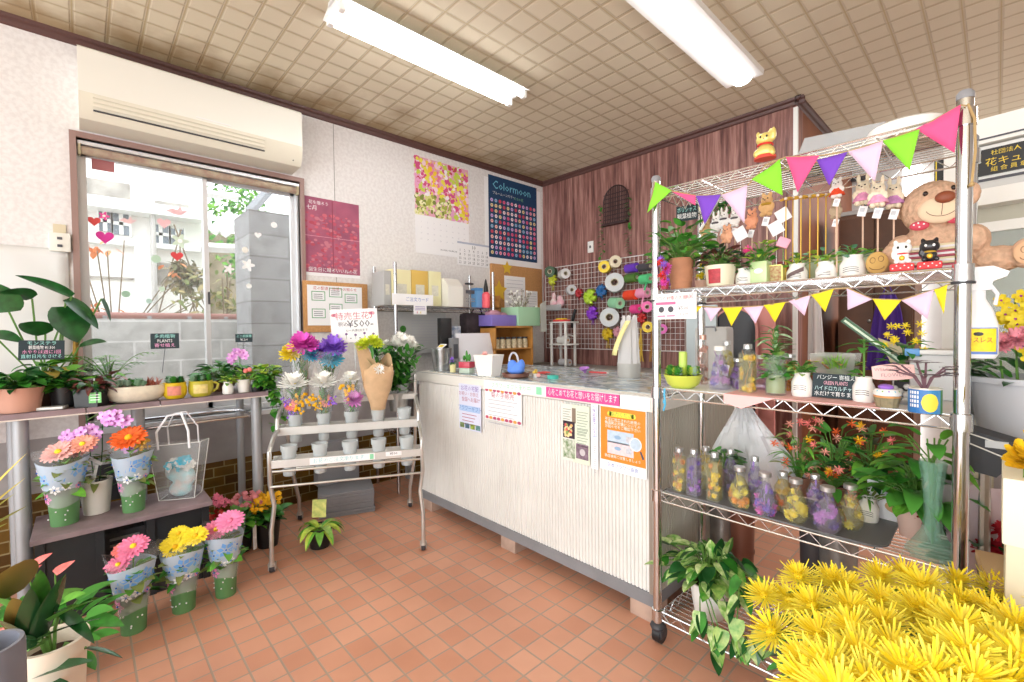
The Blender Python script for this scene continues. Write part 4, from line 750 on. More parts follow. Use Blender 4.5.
cup = thing('vase_tube', 'x', 'vase', (0, 0, 0), 0, 'frosted vase tubes in the stepped cart'); MB().lathe([(0, 0), (.029, 0), (.031, .008), (.037, .15), (.039, .15), (.039, .155), (.036, .155), (.03, .012), (0, .01)], FROST, seg=20).build('tube_body', cup)
MB().lathe([(.038, .13), (.041, .13), (.042, .16), (.039, .16)], FROST, seg=20).build('collar', cup); bpy_first = True
ORD = ['first', 'second', 'third', 'fourth', 'fifth']
for ri, (y, z, h) in enumerate(RAILS):
    for k, x in enumerate(NX):
        if x > CW: continue
        P = cart_w(x, y+.05, z-.095); row = ['empty front row', 'middle row', 'back row'][ri]
        lb = 'frosted plastic vase tube, %s from the left in the %s of the cart' % (ORD[k], row)
        if bpy_first: cup.location = P; cup.rotation_euler = (0, 0, CROT); cup['label'] = lb; bpy_first = False
        else: dup(cup, P, CROT, lb)
# bouquets
def bouquet(P, h, heads, label, seed, tone=None, wrap=True, group='wrapped bouquets standing in the cart', r0=.024, r1=.075):
    t = thing('wrapped_bouquet', label, 'bouquet', P, CROT, group); rr = random.Random(seed); n = 26
    if wrap:
        b = MB(); v = [((r0+(r1-r0)*u**1.1)*cos(2*pi*k/n)*(1+.06*sin(k*2.5)*u), (r0+(r1-r0)*u**1.1)*sin(2*pi*k/n)*.8, h*u*(1+.05*cos(2*pi*k/n+seed)*u)) for u in (0, .3, .6, .85, 1) for k in range(n)]
        b.add(v, [(j*n+k, j*n+(k+1) % n, (j+1)*n+(k+1) % n, (j+1)*n+k) for j in range(4) for k in range(n)], mat('bouquet_film', '#F2F6F8', .12, alpha=.13)); b.build('clear_wrap', t)
    b = MB(); st = MB(); fo = MB()
    for kind, x, z, r_, m in heads:
        r_ *= 1.2; c = Vector((x, rr.uniform(-.03, 0), z*h)); st.tube([(0, 0, .0), (x*.5, 0, z*h*.6), tuple(c)], .0022, STEM, 4); ax = (x*4, -.7, .8)
        b = MB()
        if kind == 'p': pompon(b, c, ax, r_, m, int(x*1000+z*77), 5, 16)
        elif kind == 'w': pompon(b, c, (x*2, -.3, 1), r_, m, int(x*999+z*55), 4, 16, YEL)
        elif kind == 's':
            for _ in range(16): b.ell(c+Vector((rr.uniform(-r_, r_), rr.uniform(-r_, r_)*.6-.01, rr.uniform(-r_, r_))), r_*.26, m, 7, 5)
        else: gerbera(b, c, (x*3, -1, .5), r_, m, YEL, 16, seed)
        b.build('flower_head', t)
    for k in range(64): 
        z = rr.uniform(.15, .85)*h; q = (r0+(r1-r0)*z/h)*.5; fo.leaf((rr.uniform(-q, q), rr.uniform(-q, q)*.6, z), (rr.uniform(-.6, .6), rr.uniform(-.5, .3), 1), .05, .016, rr.choice([GRN, DGRN, mat('olive_leaf', '#7E8B45')]), .4, n=3)
    fo.build('foliage', t); st.build('stem', t); return t
M2 = RAILS[1]; M3 = RAILS[2]
bouquet(cart_w(NX[0], M2[0]+.05, M2[1]), .235, [('w', 0, .97, .07, WHP), ('s', .045, .62, .03, DYEL), ('g', -.02, .52, .032, CORAL), ('s', -.045, .6, .02, PURP), ('s', .03, .42, .022, DYEL), ('s', -.01, .3, .022, PURP)], 'clear-wrapped bouquet, white chrysanthemum over pink and yellow, first in the middle row', 1)
bouquet(cart_w(NX[1], M2[0]+.05, M2[1]), .235, [('w', 0, .96, .07, WHP), ('g', .015, .56, .034, mat('petal_apricot', '#F49A86')), ('s', -.045, .62, .026, DYEL), ('s', -.03, .45, .02, DYEL), ('s', .05, .6, .02, PURP)], 'clear-wrapped bouquet with white chrysanthemum over an apricot flower, second in middle row', 2)
bouquet(cart_w(NX[2], M2[0]+.05, M2[1]), .25, [('w', .0, 1.0, .048, WHP), ('s', -.02, .72, .035, DYEL), ('p', .015, .5, .05, mat('petal_mauve', '#D98AD0'))], 'slim clear-wrapped bouquet of white, golden and mauve flowers, third in middle row', 3)
bouquet(cart_w(NX[0]+.01, M3[0]+.05, M3[1]), .32, [('p', .01, 1.0, .075, MAG), ('p', -.05, .83, .06, YEL), ('p', .055, .8, .055, BLUEP), ('p', .05, 1.0, .05, MAG)], 'bouquet of dyed magenta, yellow and turquoise chrysanthemums at the left of the back row', 4, r1=.1)
bouquet(cart_w(NX[1]+.01, M3[0]+.05, M3[1]), .3, [('p', .03, 1.0, .07, PURP), ('p', -.04, .93, .055, PURP), ('p', -.06, .84, .045, MAG), ('p', .02, .74, .065, BLUEP), ('p', .06, .95, .04, PURP)], 'bouquet of dyed violet and turquoise chrysanthemums, second in back row', 5, r1=.1)
# kraft bouquet
P = cart_w(NX[3]+.0, M2[0]+.05, M2[1]); t = thing('kraft_bouquet', 'bouquet rolled in brown kraft paper with a yellow chrysanthemum and a white flower', 'bouquet', P, CROT); KR = mat('kraft_paper', '#CBAA84', .8, var=.1, scale=20)
b = MB(); n = 30; pr = [(0, .03), (.1, .045), (.2, .078), (.28, .088), (.33, .08)]
v = []
for j, (z, r_) in enumerate(pr):
    for k in range(n):
        a = 2*pi*k/n; zz_ = z+(.055*max(0, sin(a+.9)) if j == 4 else 0)+(.02*sin(3*a) if j == 4 else 0); v.append((r_*cos(a)*(1.05-.12*(j > 2)*sin(a*2)), r_*sin(a)*.7-.0, zz_))
b.add(v, [(j*n+k, j*n+(k+1) % n, (j+1)*n+(k+1) % n, (j+1)*n+k) for j in range(4) for k in range(n)], KR); b.prism([(-.085, .24), (-.01, .2), (.0, .33), (-.06, .45), (-.12, .45)], .003, KR, (0, -.03, 0), (1, .2, 0), (0, .1, 1)); b.build('paper_wrap', t, thick=.001)
b = MB(); rr = random.Random(3)
for x, z in ((-.07, .46), (-.02, .475), (.0, .45), (-.09, .44)): pompon(b, (x, 0, z), (0, -.6, 1), .045, mat('petal_lime', '#D9E63A', .55), int(z*100), 4, 14); b.build('flower_head', t); b = MB()
pompon(b, (.01, -.05, .31), (.3, -1, .4), .035, WHP, 4, 3, 12); b.build('flower_head', t); b = MB()
for k in range(22): b.leaf((rr.uniform(-.05, .03), rr.uniform(-.02, .03), rr.uniform(.2, .4)), (rr.uniform(-.5, .5), 0, 1), .07, .02, GRN, n=3)
b.build('foliage', t)
# white mums with dense green, back right of cart
P = cart_w(NX[4]-.03, M3[0]+.05, M3[1]-.115); t = thing('chrysanthemum_bunch', 'dense leafy bunch of white chrysanthemums in a steel pail behind the kraft bouquet', 'flowers', P, CROT); MB().lathe([(0, 0), (.05, 0), (.065, .12), (.06, .12), (0, .1)], STEEL).build('pail', t)
b = MB()
for k in range(330): z = rr.uniform(.12, .42); q = .04+.12*(z-.1)/.3; b.leaf((rr.uniform(-q, q), rr.uniform(-q, q), z), (rr.uniform(-1, 1), rr.uniform(-1, 1), .6), .075, .034, rr.choice([GRN, DGRN, mat('fresh_leaf', '#4F9A38')]), .4, n=3)
b.build('foliage', t)
for k in range(11):
    a = rr.uniform(0, 6.28); q = rr.uniform(.0, .13); b = MB(); pompon(b, (q*cos(a), q*sin(a)*.8, .44+rr.uniform(-.02, .03)-q*.15), (q*cos(a)*4, q*sin(a)*4-.2, 1), .056, WHP, k, 4, 16); b.build('flower_head', t)
# hand-lettered sale sign clipped behind the bouquets
SP = cart_w(.41, .47, 1.29); tl = thing('sale_sign', 'hand-lettered white price card reading 500 yen clipped above the cart bouquets', 'sign', SP, CROT+R(6)); b = MB(); b.T = Euler((R(90), 0, 0)).to_matrix().to_4x4() @ rotz(R(3)); W_, H_ = .285, .21
b.box((0, 0, 0), (W_, H_, .003), PAPER, bev=.001); RI = mat('sign_red_ink', '#C9808E', .8); b.text('特売生花♪', .052, .0, .058, RI, .002); b.text('税込', .03, -.07, .01, INK, .002); b.text('¥500-', .062, .035, .008, INK, .002, sx=1.1); b.text('お一人様2点まで', .018, .01, -.032, INK, .002)
for x, y in ((-.115, .07), (.11, .075)): 
    for k in range(3): b.disc(x+.008*k-.008, y+.003*sin(k*3), .014-.003*k, mat('sign_rose%d' % k, ['#D98A98', '#C0708A', '#E8A8B4'][k], .8), .002+.0003*k, 12, .01)
for k in range(5): b.disc(-.11+.055*k, -.06+.008*(k % 2), .008, mat('sign_violet', '#7A5A8C', .8), .002, 8); b.rect(-.111+.055*k, -.109+.055*k, -.085, -.06, mat('sign_green', '#7BA06A', .8), .0021); b.disc(-.085+.055*k, -.08, .005, INK, .002, 6, .003)
b.build('card', tl, smooth=False); b = MB(); b.tube([(-.0, .006, -.08), (0, .006, -.28)], .003, STN, 6); b.build('stick', tl)
# labels on the front rail
b = MB(); P = cart_w(CW*.46, -.008, .567); b.box((0, 0, 0), (.33, .034, .002), PAPER); b.text('お花のご注文承ります', .026, -.02, 0, mat('pale_cyan_ink', '#8FD0D8', .8), .0015); b.box((.148, 0, .0012), (.02, .028, .001), mat('mint_ink', '#8FD9B0', .8)); tag(b.build('rail_label', None, P, fl(CROT), smooth=False), 'long white and mint label stuck on the front rail of the cart', 'label')
b = MB(); P = cart_w(CW*.80, -.008, .573); b.box((0, 0, 0), (.085, .024, .002), PAPER); b.text('¥500', .02, 0, 0, INK, .0015); tag(b.build('rail_label', None, P, fl(CROT), smooth=False), 'short white price label at the right of the front rail of the cart', 'label')
# grey boards on the floor
gx = Vector((-3.15, 1.33, 0)); 
for k in range(9):
    b = MB(); a = R(70)+rg.uniform(-.02, .02); b.box((0, 0, .009), (.36, .27, .016), mat('grey_board', '#86868A', .7, var=.08, scale=5), bev=.002); tag(b.build('grey_board', None, (gx.x+rg.uniform(-.008, .008), gx.y, .0175*k), a), 'grey panel lying behind the cart, %s from the floor in its pile' % ['first', 'second', 'third', 'fourth', 'fifth', 'sixth', 'seventh', 'eighth', 'ninth'][k], 'panel', 'grey panels stacked behind the cart')
b = MB(); b.box((0, 0, .15), (.09, .3, .3), mat('grey_board', '#86868A'), bev=.004); tag(b.build('grey_block', None, (-3.3, 1.33, .158), R(0)), 'upright grey block standing on the pile of grey panels', 'block')
# ================================================================ COUNTER
CY, CX0, CX1, CT = 1.72, -2.8, -.975, .97; CDY = 2.62
cn = thing('shop_counter', 'long white ribbed shop counter with a grey base and patterned worktop', 'counter', ((CX0+CX1)/2, CY, 0)); hx = (CX1-CX0)/2
RIB = mat('ribbed_white_panel', '#E6E5E1', .5, var=.05, scale=4); SMO = mat('scuffed_white_laminate', '#DEDDD9', .45, var=.07, scale=2.5)
b = MB(); x = -hx; b.bb(-hx, hx, .012, .03, .13, CT-.075, RIB); n = 96
for k in range(n):
    xc = -hx+2*hx*(k+.5)/n; w_ = 2*hx/n; b.prism([(-w_*.42, 0), (w_*.42, 0), (w_*.3, .007), (-w_*.3, .007)], CT-.075-.13, RIB, (xc, .012, CT-.075), (1, 0, 0), (0, -1, 0))
b.build('ribbed_front', cn, smooth=False)
b = MB(); b.bb(-hx, -hx+.55, -.0, .006, .13, CT-.075, SMO); 
b = MB(); b.bb(-hx-.006, hx+.012, -.006, CDY-CY, CT-.07, CT-.004, mat('cream_fascia', '#E9E7E0', .4), .003); b.build('fascia', cn)
b = MB(); b.bb(hx-.02, hx+.01, -.004, .03, .13, CT-.07, mat('corner_trim', '#A9A49B', .35, .6)); b.build('corner_trim', cn, smooth=False)
b = MB(); b.bb(hx-.012, hx, .03, CDY-CY, .13, CT-.07, GREYP); 
for k in range(44): y = .04+(CDY-CY-.05)*k/44; b.bb(hx, hx+.005, y, y+.012, .13, CT-.07, mat('ribbed_grey_side', '#B9B4A8', .5))
b.build('ribbed_side', cn, smooth=False)
b = MB(); b.bb(-hx, -hx+.012, .03, CDY-CY, .13, CT-.07, SMO); b.build('end_panel', cn, smooth=False)
b = MB(); b.bb(-hx, hx+.004, -.002, CDY-CY, .075, .13, mat('grey_plinth', '#85868A', .6, var=.1, scale=6)); b.build('plinth', cn, smooth=False)
for x, y in ((hx-.06, .06), (-hx+.08, .06), (hx-.06, .8), (0, .06)): b = MB(); b.box((x, y, .0375), (.12, .11, .075), mat('pinkish_brick', '#B79C8C', .8, var=.2, scale=10), bev=.004); b.build('foot_block', cn)
WT = mat('clutter_print_vinyl', '#A9B6BE', .2); nt, N, L, bs = nodes(WT); tc = N.new('ShaderNodeTexCoord'); mp = N.new('ShaderNodeMapping'); mp.inputs['Scale'].default_value = (5, 7, 5); vo = N.new('ShaderNodeTexVoronoi'); vo.feature = 'F1'; r_ = N.new('ShaderNodeValToRGB'); r_.color_ramp.interpolation = 'CONSTANT'
L.new(tc.outputs['Object'], mp.inputs[0]); L.new(mp.outputs[0], vo.inputs['Vector']); sp = N.new('ShaderNodeSeparateColor'); L.new(vo.outputs['Color'], sp.inputs[0]); L.new(sp.outputs[0], r_.inputs[0]); e = r_.color_ramp.elements
e[0].color = (*hexc('#93A3AE'), 1); e[1].position = .3; e[1].color = (*hexc('#C3CDD2'), 1)
for p, c in ((.5, '#7E8E9C'), (.65, '#B5C4C9'), (.8, '#A3A08E'), (.9, '#BFD0D8')): q = e.new(p); q.color = (*hexc(c), 1)
L.new(r_.outputs[0], bs.inputs['Base Color'])
b = MB(); b.bb(-hx+.05, hx-.004, .06, CDY-CY-.01, -.0035, .0, WT); o = b.build('worktop', cn, (0, 0, CT-.0005)); b = MB(); b.bb(-hx-.008, hx+.014, -.008, CDY-CY, -.004, .0, mat('pale_grey_top', '#C9CCCC', .25)); b.build('worktop_border', cn, (0, 0, CT-.0042))
# posters on the counter front; face -Y
def cposter(name, px0, px1, py0, py1, label, cat, draw, yoff=.007, roll=0):
    a = at(px0, py0, 'y', CY-yoff); c = at(px1, py1, 'y', CY-yoff); W, Hh = abs(c.x-a.x), abs(a.z-c.z); b = MB(); draw(b, W, Hh, .0015); o = b.build(name, None, ((a.x+c.x)/2, CY-yoff, (a.z+c.z)/2), fl(0), smooth=False); return tag(o, label, cat)
def lines(b, x0, x1, y, n, dy, m, z, h=.004, rr=None):
    for k in range(n): b.rect(x0, x1-(x1-x0)*(.2*((k*7) % 3)/2), y-k*dy, y-k*dy+h, m, z)
LIL = mat('lilac_paper', '#D9DCF0', .8); BLI = mat('blue_ink', '#6A86C4', .8); RDI = mat('dull_red_ink', '#B06078', .8); GNI = mat('green_ink', '#3E9A5A', .8)
def p1(b, W, H_, t):
    b.box((0, 0, t/2), (W, H_, t), LIL); z = t+.0008; b.text('お花の宅配', .036, 0, H_*.4, mat('violet_ink', '#8A70B8'), z, sx=W/.21*.95); b.text('お祝い・お供え', .028, -.01, H_*.28, RDI, z); b.text('全国へお届け', .03, .01, H_*.16, RDI, z); b.rect(-W*.46, W*.46, -H_*.1, H_*.03, mat('pale_blue_band', '#A9C4EA', .8), z-.0003); b.text('フラワーギフト', .034, 0, -H_*.035, BLI, z)
    lines(b, -W*.35, W*.3, -H_*.17, 4, .02, RDI, z); 
    for k in range(4): b.rect(-W*.46+k*W*.24, -W*.46+k*W*.24+W*.2, -H_*.47, -H_*.36, mat('thumb%d' % k, ['#7A8E5A', '#5A7A8E', '#9AB04A', '#6E9A9A'][k], .7, var=.4, scale=60), z)
cposter('counter_poster', 459, 481.5, 383, 433, 'lilac notice with blue and red lettering, leftmost on the counter front', 'poster', p1)
def p2(b, W, H_, t):
    b.box((0, 0, t/2), (W, H_, t), PAPER); z = t+.0008
    for y in (.43, -.43):
        for k in range(9): c = ['#C0506A', '#E8A04A', '#B0486E'][k % 3]; b.disc(-W*.44+W*.11*k, H_*y, W*.05, mat('leafprint'+c, c, .8), z+.0001*k, 9, H_*.05)
    b.text('菊の手帳売', .036, 0, H_*.28, RDI, z, sx=1.1); lines(b, -W*.4, W*.4, H_*.12, 7, .022, mat('light_ink', '#B9BBC4'), z)
cposter('counter_poster', 485, 522, 387, 426, 'white notice bordered with autumn leaves beside the lilac notice', 'poster', p2)
def p3(b, W, H_, t):
    b.box((0, 0, t/2), (W, H_, t), mat('pale_green_paper', '#DCE6D2', .8)); z = t+.0008; b.rect(-W/2, W*.0-W*.1, -H_/2, H_/2, mat('pale_page', '#E3E4DC'), z-.0006)
    b.rect(-W*.12, W*.02, H_*.18, H_*.44, mat('photo_brown', '#8A7A6A', .7), z); b.rect(-W*.46, -W*.02, -H_*.1, H_*.2, mat('photo_dark', '#3A2A3A', .7), z); b.rect(-W*.46, -W*.02, -H_*.45, -H_*.12, mat('photo_foliage', '#6E8A5A', .7, col2='#D8DCD0', scale=50), z); b.rect(.02*W, W*.46, -H_*.42, -H_*.16, mat('photo_mauve', '#8A7484', .7, var=.4, scale=40), z)
    rr = random.Random(4)
    for k in range(30): c = rr.choice(['#E8B070', '#D8605A', '#F0D8A0', '#8AA05A']); b.disc(-W*.25+rr.uniform(-.14, .14)*W, H_*(.04+rr.uniform(-.11, .1)), .008, mat('bq'+c, c, .7), z+.0003+k*1e-5, 7)
    b.disc(W*.25, -H_*.3, W*.1, mat('silver_print', '#C9C4C8', .6), z+.0002, 14); lines(b, W*.06, W*.45, H_*.38, 9, .013, mat('pale_ink', '#8E9A8A'), z, .003); lines(b, W*.06, W*.45, H_*.08, 8, .013, mat('pale_ink', '#8E9A8A'), z, .003); lines(b, -W*.46, -W*.16, H_*.4, 9, .012, mat('pale_ink', '#8E9A8A'), z, .003)
cposter('counter_poster', 562, 590, 403, 466, 'pale green catalogue sheet with small flower photos on counter front', 'poster', p3)
def p3b(b, W, H_, t):
    b.box((0, 0, t/2), (W, H_, t), PAPER); z = t+.0008; b.rect(-W*.3, W*.34, -H_*.0, H_*.47, mat('pale_blue_band', '#A9C4EA'), z-.0004); b.rect(-W*.22, W*.26, H_*.01, H_*.46, PAPER, z-.0002)
    for k, c in enumerate('心をこめた花束とアレンジメント'): b.text(c, .017, 0, H_*(.43-.03*k), mat('indigo_ink', '#7A6AC0'), z)
    lines(b, -W*.1, W*.2, -H_*.05, 16, .01, mat('light_ink', '#B9BBC4'), z, .003)
cposter('counter_poster', 591, 598.5, 404, 470, 'narrow white strip with vertical lettering left of the orange poster', 'poster', p3b)
def p4(b, W, H_, t):
    b.box((0, 0, t/2), (W, H_, t), PAPER); z = t+.0008; b.rect(-W/2+.004, W/2-.004, -H_*.34, H_/2-.003, mat('orange_print', '#F58A28', .6), z-.0004); YB_ = mat('yellow_badge', '#F7E04A', .6)
    b.rect(-W*.28, W*.24, H_*.35, H_*.43, YB_, z); b.disc(-W*.28, H_*.39, H_*.04, YB_, z); b.disc(W*.24, H_*.39, H_*.04, YB_, z); b.text('ご協力ください', .022, -.005, H_*.39, GNI, z+.0003)
    for k, s_ in enumerate(('不正に加工された紙幣の', '偽造防止対策についての', 'お知らせをご確認下さい')): b.text(s_, .0165, 0, H_*(.3-.055*k), PAPER, z)
    for y, c in ((.04, '#BFD2E4'), (-.13, '#F0D4D8')): b.rect(-W*.33, W*.24, H_*y-.028, H_*y+.028, mat('note'+c, c, .7, var=.1, scale=60), z+.0002); b.disc(-W*.1, H_*y, .018, mat('note_mid', '#8FB0D0', .7), z+.0004, 12, .009); b.rect(W*.08, W*.2, H_*y-.014, H_*y+.012, mat('note_face', '#C9CCD6', .7, var=.2, scale=90), z+.0004)
    b.disc(W*.28, -.005, .03, PAPER, z+.0006, 20); b.disc(W*.28, -.005, .026, mat('note#BFD2E4', '#BFD2E4'), z+.0008, 20); b.add([(W*.36, -.03, z+.001), (W*.4, -.03, z+.001), (W*.46, -.06, z+.001), (W*.42, -.065, z+.001)], [(0, 1, 2, 3)], INK)
    b.text('偽造通貨に注意しましょう', .0155, 0, -H_*.27, PAPER, z); b.text('日本フラワー協会', .02, 0, -H_*.41, BLI, z)
cposter('counter_poster', 600, 647, 405, 480, 'bright orange poster with a yellow badge and banknote picture at right end of counter', 'poster', p4)
def strip(px0, px1, pyt, pyb, label, draw): return cposter('fascia_strip', px0, px1, pyt, pyb, label, 'sign', draw, .009)
a = at(546, 395, 'y', CY-.01); c = at(620, 395, 'y', CY-.01); zf = CT-.036; b = MB(); W = c.x-a.x
b.box((0, 0, .001), (W, .05, .002), mat('hot_pink_strip', '#E84C94', .6)); b.text('心をこめてお花と想いをお届けします', .04, 0, 0, PAPER, .0026, sx=W*.95/(.04*17.2)); tag(b.build('fascia_sign', None, ((a.x+c.x)/2, CY-.008, zf), fl(0), smooth=False), 'hot pink strip with white Japanese lettering on the counter fascia', 'sign')
a = at(484, 390, 'y', CY-.01); c = at(546, 390, 'y', CY-.01); b = MB(); W = c.x-a.x; b.box((0, 0, .001), (W, .05, .002), PAPER); b.text('フラワーギフト承り中', .034, -.02, 0, mat('mint_ink', '#8FD9B0'), .0026, sx=.95); b.rect(W*.36, W*.44, -.02, .02, mat('mint_ink', '#8FD9B0'), .0025); tag(b.build('fascia_sign', None, ((a.x+c.x)/2, CY-.008, zf), fl(0), smooth=False), 'white strip with mint lettering left of the pink strip on the counter', 'sign')
a = at(620, 400, 'y', CY-.01); c = at(651, 400, 'y', CY-.01); b = MB(); b.box((0, 0, .001), (c.x-a.x, .05, .002), PAPER); tag(b.build('fascia_sign', None, ((a.x+c.x)/2-.004, CY-.008, zf), fl(0), smooth=False), 'blank white strip at the right end of the counter fascia', 'sign')
# ---- things on the counter
def oc(px, py): return at(px, py, 'z', CT)
def on_counter(px, y): 
    p = at(px, 380, 'y', y); return Vector((p.x, y, CT))
P = on_counter(442, 1.85); s_ = msz(P); t = thing('tin_bucket', 'galvanised tin bucket holding a yellow card at the left end of the counter', 'bucket', P); r_ = 10*s_
b = MB(); b.lathe([(0, 0), (r_*.8, 0), (r_, 21*s_), (r_*1.05, 21*s_), (r_*1.05, 22*s_), (r_*.93, 22*s_), (r_*.75, .01), (0, .01)], mat('galvanised_tin', '#A9ACAE', .3, .9, .2, 20), seg=24); b.build('bucket_body', t)
b = MB(); b.tube([(r_, 0, 17*s_), (r_*1.15, -.01, 8*s_), (r_*.3, -r_, 3*s_)], .002, STEEL); b.build('handle', t); b = MB(); b.box((0, 0, 24*s_), (.075, .05, .003), PAPER, rot=Euler((R(35), 0, 0)).to_matrix()); b.box((0, -.001, 24*s_+.002), (.045, .02, .003), YEL, rot=Euler((R(35), 0, 0)).to_matrix()); b.build('card', t)
b = MB(); b.tube([(-.02, .02, .02), (-.05, .03, 34*s_)], .002, BLACK); b.build('tool_handle', t)
P = on_counter(453, 1.82); t = thing('flower_cup', 'small pale yellow cup with purple flowers beside the tin bucket', 'potted flower', P); pot(.022, .018, .055, mat('pale_yellow_cup', '#E9E2A8', .5), 'pot', t); b = MB(); rr = random.Random(1)
for k in range(9): pompon(b, (rr.uniform(-.02, .02), rr.uniform(-.02, .01), rr.uniform(.06, .1)), (0, -1, .5), .015, rr.choice([mat('deep_violet', '#6A4AA0'), PURP]), k, 2, 8)
b.build('flower_head', t); bush(t, .05, 12, .015, .04, .03, .012, [GRN], seed=3)
P = on_counter(467, 1.84); t = thing('cactus_pot', 'small red glass pot of green cactus on the counter', 'plant', P, R(20)); b = MB(); b.bb(-.042, .042, -.035, .035, .035, .075, mat('red_glass', '#C2485A', .2), .004); b.build('pot', t); b = MB(); b.bb(-.04, .04, -.033, .033, 0, .035, mat('green_grey_glass', '#B5C4B4', .2), .004); b.build('pot_base', t)
b = MB(); [b.ell((x, -.0, .09+z/2), (.009, .009, z), GRN, 10, 8) for x, z in ((-.02, .018), (.0, .04), (.022, .025), (.012, .02))]; b.build('cactus', t)
P = on_counter(489, 1.81); s_ = msz(P); t = thing('tapered_planter', 'white tapered planter with a scalloped foot and pink flower on the counter', 'planter', P, R(12)); b = MB(); w_ = 12*s_; v = [(-w_*.72, -w_*.6, 0), (w_*.72, -w_*.6, 0), (w_*.72, w_*.6, 0), (-w_*.72, w_*.6, 0), (-w_, -w_*.8, 20*s_), (w_, -w_*.8, 20*s_), (w_, w_*.8, 20*s_), (-w_, w_*.8, 20*s_)]
b.add(v, [(0, 1, 5, 4), (1, 2, 6, 5), (2, 3, 7, 6), (3, 0, 4, 7)], WCER); b.quad(*[(x, y, 18*s_) for x, y, z in v[4:]], WCER); b.build('planter', t, (0, 0, .008), smooth=False); b = MB(); [b.ell((x, -w_*.62, .008), (w_*.2, .006, .008), WCER, 10, 6) for x in (-w_*.52, 0, w_*.52)]; b.bb(-w_*.7, w_*.7, -w_*.58, w_*.58, .0, .01, WCER); b.build('foot', t)
b = MB(); pompon(b, (-.02, -.01, 21*s_), (0, -.6, 1), .025, LPINK, 3, 3, 10); b.build('flower_head', t)
P = on_counter(516, 1.84); s_ = msz(P); t = thing('basket_planter', 'bright blue tufted basket with an arched handle on a brown saucer', 'basket', P); BL = mat('bright_blue_plush', '#5C8DEB', .8, bump=.4, scale=80)
blob('basket', [((0, 0, 8*s_), (10*s_, 8*s_, 5*s_)), ((-5*s_, 0, 12*s_), (5*s_, 5*s_, 6*s_)), ((8*s_, 0, 13*s_), (3.2*s_, 4*s_, 6*s_)), ((4*s_, 0, 11*s_), (5*s_, 5*s_, 5*s_))], BL, t, .005); b = MB(); b.tube([((-3+6.5*cos(a))*s_, 0, (16+9*sin(a))*s_) for a in [pi*k/12 for k in range(13)]], 1.0*s_, mat('pale_woven', '#C9CBD2', .8, var=.2, scale=90), 8); b.build('handle', t)
b = MB(); b.lathe([(0, 0), (11*s_, 0), (13.5*s_, 2*s_), (13.5*s_, 5*s_), (11.5*s_, 5*s_), (11*s_, 2.5*s_), (0, 2.5*s_)], mat('dark_brown_saucer', '#6A4438', .35)); b.build('saucer', t)
for px, y, c, lab, kind in ((536, 1.95, '#E8C84A', 'tiny yellow and pink rose ornament beside the blue basket', 0), (545, 2.1, '#D84A4A', 'red handled scissors lying on the counter', 1), (553, 1.95, '#4AC4B4', 'turquoise tape roll lying flat on the counter', 2), (585, 2.3, '#B07AC8', 'small lilac ribbon bow on the counter near the grid', 3), (597, 2.35, '#D84A50', 'red pen lying on the counter near the grid', 4)):
    P = on_counter(px, y); m = mat('trinket'+c, c, .5); b = MB()
    if kind == 0: pompon(b, (0, 0, .025), (0, -1, .8), .022, m, 2, 3, 10); b.ell((.02, 0, .012), .013, LPINK, 8, 6); b.lathe([(0, 0), (.014, 0), (.016, .02), (0, .02)], WCER); nm = 'rose_ornament'
    elif kind == 1: b.tube([(.03*cos(a)-.03, .018*sin(a), .008) for a in [2*pi*k/12 for k in range(12)]], .005, m, 6, True); b.tube([(.03*cos(a)-.03, .018*sin(a)+.04, .008) for a in [2*pi*k/12 for k in range(12)]], .005, m, 6, True); b.bb(.0, .1, .015, .024, .004, .008, STEEL); nm = 'scissors'
    elif kind == 2: b.lathe([(.018, 0), (.032, 0), (.032, .018), (.018, .018), (.018, 0)], m); nm = 'tape_roll'
    elif kind == 3: b.petals((0, 0, .012), (0, -.3, 1), .002, .035, 8, .03, m, .5, .3); b.ell((0, 0, .012), .01, m, 8, 5); nm = 'ribbon_bow'
    else: b.cyl((-.06, 0, .006), (.06, .02, .006), .005, m, 8); b.cyl((.06, .02, .006), (.075, .0225, .006), .004, PAPER, 8, .001); nm = 'pen'
    tag(b.build(nm, None, P), lab, nm.replace('_', ' '))
# tall white tulle bundle with cream ribbon near the grid
P = on_counter(629, 2.3); s_ = msz(P); t = thing('tulle_holder', 'grey pail of folded white tulle with a cream ribbon strip near the ribbon grid', 'wrapping', P); b = MB(); b.lathe([(0, 0), (11*s_, 0), (11.5*s_, 14*s_), (10*s_, 14*s_), (0, 12*s_)], mat('pale_pail', '#B5B3AE', .5)); b.build('pail', t)
b = MB(); n = 40; v = [((11-5*u+2*sin(k*1.7)*(.4+u))*s_*cos(2*pi*k/n), (10-5*u)*s_*sin(2*pi*k/n), (13+46*u+3*sin(k)*u)*s_) for u in (0, .3, .6, 1) for k in range(n)]; b.add(v, [(j*n+k, j*n+(k+1) % n, (j+1)*n+(k+1) % n, (j+1)*n+k) for j in range(3) for k in range(n)], mat('white_tulle', '#DEDCDC', .8, alpha=.75)); b.build('tulle', t)
b = MB(); v = []; 
for k in range(9): u = k/8; x, z = (-9+16*u**1.4)*s_, (22+34*u)*s_; v += [(x-3*s_, -12*s_, z), (x+3*s_, -12.5*s_, z)]
b.add(v, [(2*k, 2*k+1, 2*k+3, 2*k+2) for k in range(8)], mat('cream_ribbon', '#F2E6A0', .6)); b.build('ribbon', t, thick=.001)
